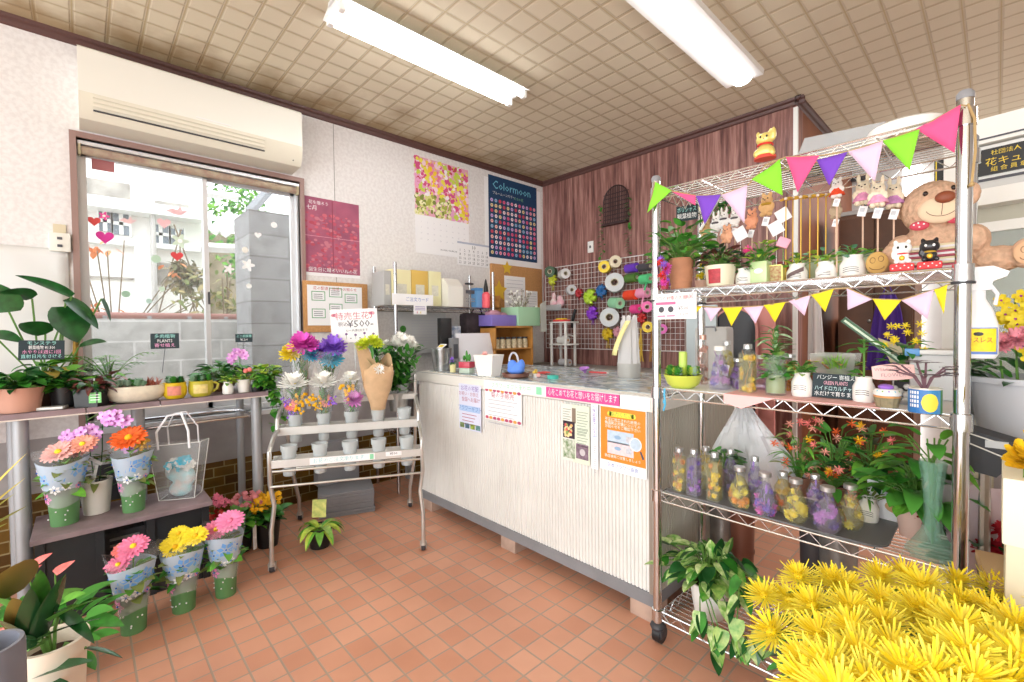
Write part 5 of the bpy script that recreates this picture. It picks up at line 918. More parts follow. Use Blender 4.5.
# ================================================================ WORK AREA BEHIND THE COUNTER
wt = thing('work_table', 'plain grey work table running along the back wall under the ribbon grid', 'table', (-2.35, 3.48, 0)); MB().bb(-1.12, 1.1, -.27, .27, .86, .89, mat('grey_table_top', '#9A9A98', .5), .003).build('table_top', wt)
for x in (-1.05, 1.03):
    for y in (-.22, .22): MB().bb(x-.02, x+.02, y-.02, y+.02, 0, .86, GREYP).build('leg', wt)
dk = thing('side_desk', 'cluttered grey desk against the wallpapered wall behind the cart', 'desk', (-3.2, 2.65, 0)); MB().bb(-.27, .3, -.72, .52, .83, .86, mat('grey_table_top', '#9A9A98'), .003).build('desk_top', dk)
for x in (-.22, .25):
    for y in (-.66, .47): MB().bb(x-.02, x+.02, y-.02, y+.02, 0, .83, GREYP).build('leg', dk)
def wire_shelf(parent, x0, x1, y0, y1, z, along='x', pitch=.026, m=CHROME, h=.03):
    b = MB(); r_ = .0032
    for zz_ in (z, z-h): b.tube([(x0, y0, zz_), (x1, y0, zz_), (x1, y1, zz_), (x0, y1, zz_)], r_, m, 6, True)
    def zig(p, q):
        p = Vector(p); q = Vector(q); n = max(3, int((q-p).length/.035)); b.tube([tuple(p+(q-p)*(k/n)-Vector((0, 0, h if k % 2 else 0))) for k in range(n+1)], .0022, m, 5)
    zig((x0, y0, z), (x1, y0, z)); zig((x1, y0, z), (x1, y1, z)); zig((x1, y1, z), (x0, y1, z)); zig((x0, y1, z), (x0, y0, z)); b.build('shelf_frame', parent)
    b = MB()
    if along == 'x':
        n = int((y1-y0)/pitch); [b.tube([(x0, y0+(y1-y0)*k/n, z), (x1, y0+(y1-y0)*k/n, z)], .0021, m, 5) for k in range(1, n)]
        [b.tube([(x0+(x1-x0)*q, y0, z-.004), (x0+(x1-x0)*q, y1, z-.004)], .003, m, 5) for q in (.2, .5, .8)]
    else:
        n = int((x1-x0)/pitch); [b.tube([(x0+(x1-x0)*k/n, y0, z), (x0+(x1-x0)*k/n, y1, z)], .0021, m, 5) for k in range(1, n)]
        [b.tube([(x0, y0+(y1-y0)*q, z-.004), (x1, y0+(y1-y0)*q, z-.004)], .003, m, 5) for q in (.2, .5, .8)]
    b.build('wire_deck', parent)
SX0, SX1, SY0, SY1, SZ = -3.44, -3.1, 1.72, 2.69, 1.447
ws_ = thing('wire_shelving', 'chrome wire shelving unit against the wallpapered wall behind the cart', 'shelving', (0, 0, 0))
for x in (SX0, SX1):
    for y in (SY0, SY1):
        b = MB(); b.cyl((x, y, .02), (x, y, 1.77), .0125, CHROME, 12); [b.cyl((x, y, z), (x, y, z+.003), .0135, GREYP, 12) for z in (1.5, 1.56, 1.62, 1.68, 1.74)]; b.build('post', ws_)
wire_shelf(ws_, SX0, SX1, SY0, SY1, SZ, 'y'); wire_shelf(ws_, SX0, SX1, SY0, SY1, .5, 'y')
def shy(px, x=-3.2): return at(px, 300, 'x', x).y
for k, (p0, p1, top_, c, lb) in enumerate(((383, 391, 271, '#B4B4B2', 'grey file box at the left end of the wire shelf'), (391, 411, 270, '#EDE6B8', 'cream file box on the wire shelf beside the grey one'), (411, 428, 271, '#D9B55C', 'tan file box in the middle of the wire shelf row'), (428, 441, 272, '#E3DEB0', 'pale file box with a patterned label at right of the row'))):
    x = -3.2; y0, y1 = shy(p0), shy(p1); h = at((p0+p1)/2, top_, 'x', x).z-SZ; t = thing('file_box', lb, 'box', (x-.08, (y0+y1)/2, SZ+.003), 0, 'file boxes on the wire shelf'); MB().bb(-.1, .09, -(y1-y0)/2+.002, (y1-y0)/2-.002, 0, h, mat('filebox'+c, c, .6), .004).build('box', t)
    b = MB(); b.bb(.09, .092, -(y1-y0)*.25, (y1-y0)*.25, h*.3, h*.6, mat('box_label', '#D9D6C6', .7, var=.1, scale=70)); b.build('spine_label', t, smooth=False)
b = MB(); y0, y1 = shy(391, -3.1), shy(432, -3.1); b.box((0, 0, 0), (y1-y0, .085, .003), PAPER); b.text('ご注文カード', .035, (y1-y0)*.1, 0, BLI, .002); tag(b.build('shelf_card', None, (-3.085, (y0+y1)/2, SZ+.045), flat_rot('L'), smooth=False), 'long white card standing along the edge of the wire shelf', 'card')
b = MB(); b.box((0, 0, 0), (.115, .085, .003), PAPER); [b.rect(-.045, .045, .015-k*.012, .019-k*.012, mat('violet_ink', '#8A70B8'), .002) for k in range(3)]; b.rect(0, .006, -.035, -.02, YEL, .002); b.rect(-.03, -.024, -.035, -.02, PINK, .002); tag(b.build('shelf_tag', None, (-3.08, shy(420, -3.08), SZ-.025), flat_rot('L'), smooth=False), 'white tag with violet lines hanging from the wire shelf edge', 'tag')
# register / device
P = Vector((-3.2, shy(463), SZ+.003)); t = thing('desk_phone_printer', 'cream label printer with a small grey screen on the wire shelf', 'printer', P, R(90)); CD = mat('device_cream', '#E6E4DC', .4)
b = MB(); b.prism([(-.1, 0), (.1, 0), (.1, .17), (.03, .24), (-.06, .24), (-.1, .1)], .15, CD, (.075, 0, 0), (0, 1, 0), (0, 0, 1)); b.T = None; b.build('case', t, rot=pi); b = MB(); b.box((0, -.103, .13), (.09, .006, .03), INK); b.build('screen', t); b = MB(); b.box((0, -.09, .2), (.08, .02, .015), DKGREY); b.build('paper_slot', t); b = MB(); [b.box((-.04+.02*k, -.104, .05+.02*j), (.012, .006, .01), GREYP) for k in range(5) for j in range(2)]; b.build('keypad', t)
P = Vector((-3.28, shy(448, -3.28), SZ+.003)); t = thing('desk_fan', 'small grey desk fan with a round wire guard behind the label printer', 'fan', P, R(90)); b = MB(); b.lathe([(0, 0), (.05, 0), (.05, .015), (.012, .03), (.01, .09), (0, .09)], mat('dark_green_grey', '#6E7470', .5)); b.build('stand', t)
b = MB(); [b.tube([(q*cos(a), -.02*(1-q/.085), .15+q*sin(a)) for a in [2*pi*k/20 for k in range(20)]], .0018, WHITE, 4, True) for q in (.03, .055, .085)]; [b.tube([(0, -.025, .15), (.085*cos(a), 0, .15+.085*sin(a))], .0015, WHITE, 4) for a in [2*pi*k/12 for k in range(12)]]; b.build('guard', t); b = MB(); b.ell((0, 0, .15), .022, GREYP, 10, 6); b.petals((0, .004, .15), (0, -1, .01), .01, .07, 4, .06, GREYP, .05, 0); b.build('blades', t)
P = Vector((-3.18, shy(477, -3.18), SZ+.003)); t = thing('blue_box', 'small light blue box on the wire shelf', 'box', P); MB().bb(-.04, .04, -.035, .035, 0, .17, mat('light_blue_box', '#6AA4D8', .6), .003).build('box', t); MB().bb(-.042, .042, -.037, .037, .15, .175, mat('lid_blue', '#4E8CC8', .6), .003).build('lid', t)
P = Vector((-3.12, shy(486, -3.12), SZ+.003)); t = thing('glue_bottle', 'coral red bottle with a long black nozzle on the wire shelf', 'bottle', P); MB().lathe([(0, 0), (.04, 0), (.042, .01), (.042, .12), (.02, .14), (0, .14)], mat('coral_bottle', '#F0606A', .4), sy=.8).build('bottle', t); MB().lathe([(.018, .138), (.022, .15), (.02, .18), (.008, .24), (.003, .255), (0, .255)], BLACK).build('nozzle', t)
P = Vector((-3.22, shy(489, -3.22), SZ+.003)); t = thing('wooden_crate', 'small open light wood crate at the right end of the wire shelf', 'crate', P); b = MB(); [b.bb(*q, WOOD) for q in ((-.07, .07, -.08, -.072, 0, .12), (-.07, .07, .072, .08, 0, .12), (.062, .07, -.08, .08, 0, .07), (-.07, .07, -.08, .08, 0, .008))]; b.build('crate_body', t, smooth=False)
# paper notice board below the shelf
b = MB(); a = at(395, 312, 'x', -3.42); c = at(446, 352, 'x', -3.42); W, H_ = c.y-a.y, a.z-c.z; b.box((0, 0, 0), (W, H_, .004), mat('grey_sheet', '#C4C6C6', .8)); [b.rect(-W*.2, W*.35, H_*(.3-.07*k), H_*(.31-.07*k), mat('light_ink', '#B9BBC4'), .0035) for k in range(9)]; b.disc(-W*.36, H_*.1, .03, GRN, .003, 10); tag(b.build('wall_notice', None, (-3.42, (a.y+c.y)/2, (a.z+c.z)/2), flat_rot('L'), smooth=False), 'grey printed notice with a green sticker below the wire shelf', 'notice')
def box_item(name, x, px0, px1, pyt, z0, d, m, label, cat, bev=.004, parts=None):
    y0, y1 = at(px0, 340, 'x', x).y, at(px1, 340, 'x', x).y; h = at((px0+px1)/2, pyt, 'x', x).z-z0; t = thing(name, label, cat, (x-d/2, (y0+y1)/2, z0)); MB().bb(-d/2, d/2, -(y1-y0)/2, (y1-y0)/2, 0, h, m, bev).build('body', t); return t, y1-y0, h
t, w_, h = box_item('monitor', -3.05, 441, 452, 318, .86, .05, BLACK, 'narrow black monitor seen edge-on on the side desk', 'monitor'); MB().bb(-.08, .08, -.05, .05, 0, .012, BLACK, .003).build('base', t)
t, w_, h = box_item('white_sleeve', -2.98, 462, 499, 332, .86, .02, mat('glossy_white_sheet', '#E9EAF2', .3), 'large glossy white sheet propped up behind the counter pots', 'sheet'); t.rotation_euler = (0, R(-14), 0)
t, w_, h = box_item('paper_stack', -3.1, 449, 461, 326, .86, .16, mat('mixed_papers', '#C9CCD2', .7, col2='#7A8CA8', scale=30), 'upright bundle of papers and envelopes beside the monitor', 'papers')
t, w_, h = box_item('black_bag', -3.2, 467, 488, 313, .86, .12, mat('black_fabric', '#3A3034', .8, var=.4, scale=12), 'dark crumpled bag under the wire shelf', 'bag', .03); b = MB(); b.tube([(.05, -.06, h), (.06, -.03, h+.05), (.06, .03, h+.05), (.05, .06, h)], .008, BLACK); b.build('strap', t)
t, w_, h = box_item('card_terminal', -2.98, 452, 459, 338, .86, .05, GREYP, 'grey card terminal behind the tin bucket', 'terminal'); MB().bb(.001, .003, -w_*.3, w_*.3, h*.5, h*.85, INK).build('screen', t, (.0245, 0, 0))
# wooden cabinet with jars
X = -3.0; y0, y1 = at(495, 340, 'x', X).y, at(533, 340, 'x', X).y; zt = at(515, 326, 'x', X).z; t = thing('jar_cabinet', 'open light wood cabinet with a row of small jars', 'cabinet', (X-.15, (y0+y1)/2, .861)); w_ = (y1-y0)/2; b = MB()
for q in ((-.15, .15, -w_, -w_+.015, 0, zt-.861), (-.15, .15, w_-.015, w_, 0, zt-.861), (-.15, .15, -w_, w_, zt-.861-.015, zt-.861), (-.15, .15, -w_, w_, (zt-.861)*.5, (zt-.861)*.5+.012), (-.15, -.14, -w_, w_, 0, zt-.861), (-.15, .15, -w_, w_, 0, .015)): b.bb(*q, WOOD)
b.build('carcass', t, smooth=False)
j = thing('spice_jar', 'x', 'jar', (0, 0, 0), 0, 'small jars in the wood cabinet'); MB().lathe([(0, 0), (.028, 0), (.028, .07), (.02, .08), (.02, .085), (0, .085)], mat('seed_jar', '#C9B998', .25, var=.3, scale=60), seg=14).build('glass', j); MB().lathe([(.022, .083), (.024, .083), (.024, .1), (0, .1)], DKGREY, seg=14).build('lid', j)
for k in range(6):
    P = (X-.05, y0+.06+(y1-y0-.12)*k/5, .861+(zt-.861)*.5+.013); lb = 'small lidded jar in the wood cabinet, %s from the left' % (ORD+['sixth'])[k]
    if k == 0: j.location = P; j['label'] = lb
    else: dup(j, P, 0, lb)
h2 = at(507, 315, 'x', X).z-zt; t = thing('purple_box', 'purple tray of tissue on top of the wood cabinet', 'box', (X-.12, at(506, 320, 'x', X).y, zt+.001)); MB().bb(-.1, .1, -.15, .15, 0, h2, mat('violet_box', '#8676C4', .5), .004).build('tray', t); blob('pink_tissue', [((0, -.05, h2+.01), (.07, .08, .04)), ((0, .05, h2), (.06, .06, .03))], mat('dusky_pink_tissue', '#B98A9C', .8), t, .01)
h3 = at(526, 307, 'x', X).z-zt; t = thing('green_box', 'mint green cardboard box with dried white flowers on the wood cabinet', 'box', (X-.12, at(527, 318, 'x', X).y+.03, zt+.001)); MB().bb(-.12, .12, -.14, .15, 0, h3, mat('mint_box', '#A9D4B0', .6), .004).build('box', t)
b = MB(); rr = random.Random(2)
for k in range(40): p = Vector((rr.uniform(-.08, .1), rr.uniform(-.14, .14), h3+rr.uniform(.0, .16))); b.ell(p, .012, rr.choice([WHP, mat('dried_grey', '#9A948E')]), 6, 4); b.tube([(p.x*.3, p.y*.3, h3-.01), tuple(p)], .0015, mat('dried_stem', '#8E8A6A'), 4)
b.build('dried_flower', t)
b = MB(); b.prism([(-.04, 0), (.04, 0), (.03, .3), (-.05, .26)], .003, mat('clear_wrap_sheet', '#DADDD6', .3, alpha=.5), (0, 0, 0), (0, 1, 0), (0, 0, 1)); P = Vector((-3.0, at(541, 300, 'x', -3.0).y, 1.2)); tag(b.build('wrapped_flower', None, P+Vector((.05, -.02, .03)), thick=.003), 'clear-wrapped dried flower leaning at the left edge of the grid', 'flower')
# white rack
P = Vector((-2.93, 3.45, .891)); t = thing('white_rack', 'small white two-tier plastic rack on the work table', 'rack', P); hh = at(550, 322, 'y', 3.45).z-.891
for x in (-.09, .09):
    for y in (-.07, .07): MB().bb(x-.01, x+.01, y-.01, y+.01, 0, hh, WHITE, .002).build('leg', t)
for z in (hh*.5, hh): MB().bb(-.11, .13, -.085, .085, z-.012, z, WHITE, .003).build('shelf', t)
for k, (x, z, m, nm, lb) in enumerate(((-.02, hh, mat('red_cap', '#D84A4A'), 'red_tray', 'red and yellow tray on top of the white plastic rack'), (.0, hh*.5, mat('pale_paper_roll', '#D6D6D2'), 'paper_roll', 'white roll of paper on the lower tier of the white rack'), (.02, 0, mat('grey_film_roll', '#C4C4CA', .3), 'film_roll', 'silvery roll of film under the white rack'))):
    b = MB(); 
    if k == 0: b.bb(-.07, .07, -.05, .05, 0, .02, m, .004); b.bb(-.05, .05, -.03, .03, .02, .032, YEL, .003)
    else: b.cyl((-.06, 0, .035), (.06, 0, .035), .034, m, 16); b.cyl((-.065, 0, .035), (.065, 0, .035), .01, CORK, 10)
    tag(b.build(nm, None, P+Vector((x, 0, z+.001))), lb, nm.split('_')[1])
# ---- ribbon grid
GY = YB-.04; gx0, gx1, gz0, gz1 = -3.42, -1.82, 1.05, 1.92
gr = thing('wire_grid', 'white wire grid panel on the brown wall hung with ribbon spools', 'grid', (gx0, GY, gz0)); b = MB(); b.tube([(0, 0, 0), (gx1-gx0, 0, 0), (gx1-gx0, 0, gz1-gz0), (0, 0, gz1-gz0)], .005, WHITE, 6, True); b.build('frame', gr); b = MB()
for k in range(1, 36): x = (gx1-gx0)*k/36; b.tube([(x, 0, 0), (x, 0, gz1-gz0)], .0019, WHITE, 4)
for k in range(1, 17): z = (gz1-gz0)*k/17; b.tube([(0, 0, z), (gx1-gx0, 0, z)], .0019, WHITE, 4)
b.build('mesh_wires', gr)
def spool(px, py, r_px, w_px, c, label, ax=(.35, -1, 0), hole=True, tail=0):
    P = at(px, py, 'y', GY-.07); s_ = msz(P); r_ = r_px*s_; w_ = w_px*s_; a = Vector(ax).normalized(); t = thing('ribbon_spool', label, 'ribbon', P, 0, 'ribbon spools on the wire grid'); m = mat('ribbon'+c, c, .45)
    b = MB(); b.lathe([(r_*.42, -w_/2), (r_, -w_/2), (r_, w_/2), (r_*.42, w_/2), (r_*.42, -w_/2)], m, (0, 0, 0), 22, tuple(a)); b.build('ribbon', t); b = MB(); b.lathe([(r_*.34, -w_/2-.002), (r_*.43, -w_/2-.002), (r_*.43, w_/2+.002), (r_*.34, w_/2+.002), (r_*.34, -w_/2-.002)], mat('spool_core', '#C9BFA8', .7), (0, 0, 0), 16, tuple(a)); b.build('core', t)
    if tail: b = MB(); b.add([(r_*.3, -w_*.3, -r_*.8), (r_*.3+.015, -w_*.3, -r_*.8), (r_*.1+.02, -w_*.5, -r_-tail), (r_*.1, -w_*.5, -r_-tail)], [(0, 1, 2, 3)], m); b.build('ribbon_tail', t, thick=.001)
    MB().cyl(tuple(a*(-w_*.6)), (a.x*w_*.6, .07, 0), r_*.12, CHROME, 8).build('hook', t)
for a in ((551, 272, 5.5, 7, '#3C5A40', 'dark green ribbon spool at the top left corner of the grid'), (564, 274, 5, 10, '#DCDCDC', 'white ribbon spool beside the dark green one', (1, -.6, 0)), (605, 267, 6, 7, '#F0D22A', 'yellow ribbon spool at the top middle of the grid'), (615, 262, 6, 9, '#D9CDB0', 'cream ribbon spool behind the yellow one', (.8, -1, 0)),
          (615, 283, 9.5, 9, '#C9CCCE', 'large silver ribbon roll with its end facing out', (.5, -1, .1)), (632, 268, 4.5, 14, '#6A3AC0', 'purple ribbon spool in the upper right of the grid', (1, -.25, 0)), (645, 267, 4, 14, '#4A4A50', 'charcoal ribbon spool beside the purple one', (1, -.25, 0)),
          (632, 278, 4.5, 14, '#4E7A32', 'olive green ribbon spool below the purple one', (1, -.25, 0)), (646, 279, 5, 12, '#5CD08A', 'mint green ribbon spool under the charcoal one', (1, -.3, 0), True, .06), (631, 295, 5, 14, '#F04A2A', 'orange red ribbon spool left of the pale pink one', (1, -.25, 0)),
          (643, 293, 5, 12, '#F0A0C4', 'pale pink ribbon spool beside the orange red one', (1, -.25, 0), True, .08), (616, 303, 5.5, 16, '#A0E0B4', 'pale mint ribbon tube lying sideways in middle of the grid', (1, -.5, -.1)), (610, 318, 9.5, 10, '#C9CDD0', 'large silver ribbon roll in the lower middle', (.5, -1, .15)),
          (636, 309, 4.5, 10, '#F04A98', 'hot pink ribbon spool left of the lighter one', (1, -.3, 0)), (647, 307, 5.5, 9, '#F26AB0', 'bright pink ribbon roll with its round end facing out', (.6, -1, 0)), (648, 327, 5.5, 8, '#F2D22C', 'small yellow ribbon roll low at the right of the grid', (.5, -1, 0)), (662, 329, 5, 7, '#E86AC0', 'magenta ribbon roll to the right of the low yellow roll', (.5, -1, 0)), (571, 290, 5, 8, '#BFC0C4', 'silver grey ribbon spool below the white one', (1, -.8, 0))): spool(*a)
def bow(px, py, r_px, c, label, n=9, drop=0):
    P = at(px, py, 'y', GY-.05); r_ = r_px*msz(P); t = thing('ribbon_bow', label, 'bow', P, 0, 'ribbon bows on the wire grid'); m = mat('bow'+c, c, .35); b = MB(); rr = random.Random(int(px))
    for k in range(n*2):
        a = 2*pi*k/n+rr.uniform(-.2, .2); q = r_*(1 if k < n else .65); d = Vector((cos(a), -.35-.4*(k >= n), sin(a))); sd = Vector((-sin(a), 0, cos(a))); pts = [d*0, d*q*.6+Vector((0, -q*.25, 0)), d*q, d*q*.7+Vector((0, -q*.45, 0)), Vector((0, -q*.3, 0))]; w_ = q*.2
        v = [];
        for p in pts: v += [p-sd*w_, p+sd*w_]
        b.add(v, [(2*i, 2*i+1, 2*i+3, 2*i+2) for i in range(4)], m)
    b.build('loops', t, thick=.0008); b = MB(); [b.tube([(0, 0, 0), (x*.6, -.02, -r_-.02), (x, -.02, -r_*1.3-drop)], .003, m, 5) for x in (-.012, .016)]; b.build('ribbon_tail', t)
for a in ((554, 280, 6, '#C9D23A', 'lime ribbon bow at the left of the grid', 7, .03), (580, 293, 5, '#B83038', 'small red ribbon bow on the grid', 8), (592, 297, 8.5, '#B4D83C', 'large lime green ribbon bow right of the red one', 10), (603, 291, 7, '#2E6AA8', 'blue ribbon bow near the large silver roll', 9), (594, 313, 7.5, '#8A3AC8', 'purple ribbon bow below the large lime bow', 9, .02), (609, 334, 7, '#D8B820', 'golden ribbon bow low in the middle of the grid', 9, .05), (619, 332, 6, '#E0A0B0', 'dusty pink ribbon bow beside the golden bow', 8), (660, 287, 7, '#D83A8A', 'magenta ribbon bow behind the rack post', 9), (668, 282, 5, '#8E4AC8', 'violet ribbon bow behind the rack post', 8), (643, 318, 6, '#C03030', 'deep red ribbon bow between the pink and yellow rolls', 8)): bow(*a)
P = at(557, 303, 'y', GY-.06); t = thing('plush_basket', 'pink and white stuffed rabbit dolls hanging in a clear tray on the grid', 'toy', P); blob('dolls', [((-.05, 0, 0), (.04, .04, .05)), ((-.06, 0, .07), (.012, .012, .05)), ((-.03, 0, .07), (.012, .012, .05)), ((.05, 0, 0), (.05, .04, .045)), ((.04, 0, .05), (.04, .03, .03))], mat('pink_white_plush', '#F0B4C4', .9, col2='#EFEAE6', scale=14), t, .01); b = MB(); b.bb(-.12, .12, -.07, .05, -.08, -.06, FROST); b.bb(-.12, .12, -.072, -.07, -.08, -.02, FROST); b.build('tray', t)
P = at(574, 318, 'y', GY-.02); b = MB(); b.tube([(.02, 0, .09), (-.005, -.01, .0), (-.03, 0, -.1)], [.014, .018, .012], BLACK, 8); tag(b.build('black_strap', None, P), 'short thick black strap hanging on the left half of the grid', 'strap')
P = at(570, 340, 'y', GY-.04); t = thing('cable_coil', 'coiled white cord with a black clip at the bottom of the grid', 'cord', P); b = MB(); [b.tube([((.08+.008*k)*cos(a), -.01*k, (.045+.004*k)*sin(a)) for a in [2*pi*i/20 for i in range(20)]], .004, WHITE, 5, True) for k in range(4)]; b.build('coil', t); MB().box((-.09, 0, .03), (.05, .03, .03), BLACK, bev=.008).build('clip', t)
for k, (px, c) in enumerate(((636, '#C9A25A'), (641, '#D8B84A'), (652, '#B98A4A'))):
    P = at(px, 345, 'y', GY-.03); b = MB(); rr = random.Random(k); [b.tube([(rr.uniform(-.01, .01), 0, .15), (rr.uniform(-.02, .02), -.01, 0), (rr.uniform(-.03, .03), 0, -.15)], .0035, mat('raffia'+c, c, .8), 4) for _ in range(8)]; tag(b.build('raffia_hank', None, P), ['hank of tan raffia hanging below the pink spools', 'golden hank of raffia hanging beside the tan one', 'brown raffia hank hanging under the yellow roll'][k], 'raffia', 'raffia hanks on the grid')
# ================================================================ CHROME DISPLAY RACK
RX0, RX1, RY0, RY1 = -.912, -.06, 1.635, 2.03
SH = [1.785, 1.396, 1.014, .607, .13]
rk = thing('display_rack', 'tall chrome wire display rack with five shelves in front of the counter end', 'rack', (0, 0, 0)); POSTM = mat('polished_chrome', '#D6D8DA', .12, 1)
for x in (RX0, RX1):
    for y in (RY0, RY1):
        b = MB(); b.cyl((x, y, .075), (x, y, 1.82), .0165, POSTM, 18); b.lathe([(0, 1.818), (.0175, 1.818), (.0175, 1.832), (.012, 1.84), (0, 1.84)], GREYP, (x, y, 0), 16); b.build('post', rk)
        for z in SH: MB().lathe([(.0165, z-.035), (.0225, z-.035), (.0215, z+.008), (.0165, z+.01)], POSTM, (x, y, 0), 18).build('collar', rk)
        MB().lathe([(.0165, .0), (.0235, .0), (.0235, .006), (.0165, .006)], DKGREY, (x, y, SH[1]-.042), 18).build('collar_ring', rk)
        b = MB(); b.ell((x, y, .07), (.03, .03, .02), DKGREY, 12, 6); b.box((x, y+.012, .045), (.045, .05, .05), DKGREY, bev=.012); c = b.build('caster', rk); MB().cyl((x-.016, y+.014, .033), (x+.016, y+.014, .033), .033, BLACK, 18).build('wheel', c)
WIREM = mat('bright_chrome_wire', '#E6E8EA', .2, .85)
for z in SH: wire_shelf(rk, RX0+.012, RX1-.012, RY0+.004, RY1-.004, z, 'x', .027, WIREM, .034)
def rs(px, py, k, dz=.004): return at(px, py, 'z', SH[k]+dz)
def rsy(px, y, k, dz=.004): p = at(px, 300, 'y', y); return Vector((p.x, y, SH[k]+dz))
# bunting
def pennants(name, pts, label, tri, y):
    t = thing(name, label, 'bunting', at(pts[0][0], pts[0][1], 'y', y)); O = t.location.copy(); b = MB(); b.tube([tuple(at(px, py, 'y', y)-O) for px, py in pts], .0022, mat('jute_string', '#B59A6A', .9), 5); b.build('string', t)
    for a, c, d, m in tri:
        A, B_, D = [at(px, py, 'y', y-.004)-O for px, py in (a, c, d)]; n = 5; v = []; f = []
        for i in range(n+1):
            for j in range(n+1-i): u, w_ = i/n, j/n; q = A+(D-A)*u+(B_-A)*w_; q.y += .004*sin(u*5+w_*4); v.append(q)
        idx = {}; k = 0
        for i in range(n+1):
            for j in range(n+1-i): idx[i, j] = k; k += 1
        for i in range(n):
            for j in range(n-i):
                f.append((idx[i, j], idx[i, j+1], idx[i+1, j]))
                if j < n-i-1: f.append((idx[i, j+1], idx[i+1, j+1], idx[i+1, j]))
        MB().add(v, f, m).build('pennant', t, thick=.0012)
    return t
FG, FP, FV, FL, FY = mat('felt_green', '#8CE03A', .9), mat('felt_pink', '#EE5A90', .9), mat('felt_violet', '#7A48C4', .9), mat('felt_lilac', '#E3C6E0', .9), mat('felt_yellow', '#F1E02A', .9)
pennants('bunting', [(648, 212), (655, 182), (672, 191), (696, 195.5), (721, 195), (748, 185), (766, 165), (786, 157), (818, 156), (848, 151.5), (883, 141), (918, 129), (961, 105), (966, 106)], 'large felt bunting in green, pink, violet and lilac strung across top of the rack',
    [((655.4, 181.8), (672, 191), (647.8, 213), FG), ((672, 191.6), (696, 195.7), (696, 205.6), FP), ((696, 195.7), (721.5, 194.7), (705.3, 224.5), FV), ((721, 195), (747.8, 185), (744.7, 223), FL), ((780, 159), (783, 195.7), (752, 179.7), FG), ((785.8, 157), (819.7, 155.7), (798, 192.7), FP), ((816.5, 159.8), (848, 152), (829.6, 186), FV), ((848, 151.5), (883.6, 141), (875, 182), FL), ((882, 140.8), (919.9, 129.6), (909.9, 171), FG), ((915.8, 128.8), (961, 105), (954.6, 153.4), FP)], RY0-.028)
pennants('bunting', [(694, 306), (722, 307.5), (764, 306), (788, 302), (811, 295), (834, 289), (847, 288), (872, 299), (901, 300), (934, 290), (950, 284)], 'small felt bunting in yellow and lilac hanging under the second rack shelf',
    [((694.6, 306.5), (702.5, 306.5), (691, 319), FY), ((703.4, 307.7), (721.9, 307.7), (711.3, 321.5), FL), ((722.3, 308), (743, 307), (732, 326), FY), ((743, 307.5), (764, 306), (756, 323.5), FL), ((763.5, 305), (786, 302), (775.5, 322.5), FY), ((788.5, 301), (811, 295.3), (805, 315.7), FL), ((811, 295), (834, 289), (825.7, 312), FY), ((846.6, 288.3), (872.4, 299.4), (848, 310), FL), ((872.6, 299), (901.4, 300.5), (885, 320.4), FY), ((901.4, 300.5), (934, 289.8), (927.7, 319), FL), ((934, 289.8), (947.6, 285), (944, 314), FY)], RY0-.022)
b = MB(); p = at(968, 104, 'y', RY0-.02); b.tube([(0, 0, 0), (.012, .0, -.04), (.014, 0, -.12), (.008, 0, -.2)], .003, mat('jute_string', '#B59A6A')); b.ell((.008, 0, -.2), .006, mat('jute_string', '#B59A6A'), 8, 5); tag(b.build('jute_cord', None, p), 'loose end of jute cord hanging down the right rack post', 'cord')
b = MB(); P = at(675, 306, 'y', RY0-.03); W_ = 44*msz(P); H_ = 26*msz(P); b.box((0, 0, 0), (W_, H_, .002), PAPER); z = .0016; RD = mat('red_ink', '#C24A4A'); b.text('コロナ対策のお願い', H_*.17, -.01, H_*.3, RD, z); b.text('1回', H_*.2, W_*.35, H_*.33, RD, z); b.rect(-W_*.47, W_*.02, H_*.06, H_*.17, mat('pink_ink', '#E0709A'), z)
for x in (-.33, -.1): b.disc(W_*x, -H_*.12, H_*.12, INK, z, 12); b.rect(W_*(x-.1), W_*(x+.1), -H_*.4, -H_*.35, mat('pink_ink', '#E0709A'), z)
b.text('¥500', H_*.2, W_*.2, -H_*.1, INK, z); b.text('1,200', H_*.16, W_*.22, -H_*.32, INK, z); tag(b.build('price_card', None, P, fl(0), smooth=False), 'white card with red and pink print clipped at the left rack post', 'card')
# top shelf
P = rs(765, 159, 0); s_ = msz(P); GOLD = mat('gold_ceramic', '#E3D27A', .3, .3); t = thing('lucky_cat', 'golden beckoning cat figurine with a raised paw on top of the rack', 'figurine', P, R(8)); s2 = s_
blob('cat_body', [((0, 0, 7*s2), (9*s2, 7*s2, 7*s2)), ((0, -1*s2, 19*s2), (8.2*s2, 7*s2, 6.6*s2)), ((-6*s2, -1*s2, 25*s2), (2*s2, 1.6*s2, 3.5*s2)), ((5*s2, -1*s2, 25.5*s2), (2*s2, 1.6*s2, 3.5*s2)), ((8*s2, -3*s2, 22*s2), (2.6*s2, 2.6*s2, 7*s2)), ((-7*s2, -4*s2, 5*s2), (3*s2, 3*s2, 4*s2)), ((7*s2, -4*s2, 4*s2), (3*s2, 3*s2, 3.6*s2))], GOLD, t, .0035)
b = MB(); b.lathe([(0, 0), (10*s2, 0), (10*s2, 2*s2), (9*s2, 3.5*s2), (0, 3.5*s2)], mat('red_cushion', '#D04A3A', .6), sy=.8); b.build('cushion', t, (0, 0, -.001)); b = MB(); b.lathe([(7*s2, 12.4*s2), (7.6*s2, 13.4*s2), (7*s2, 14.4*s2)], REDP); b.build('collar', t)
for x in (-2.8, 2.8): MB().ell((x*s2, -7.6*s2, 20*s2), (.9*s2, .5*s2, 1.2*s2), BLACK, 8, 5).build('eye', t)
b = MB(); b.ell((0, -8.1*s2, 18*s2), (.8*s2, .5*s2, .5*s2), REDP, 8, 5); b.build('nose', t)
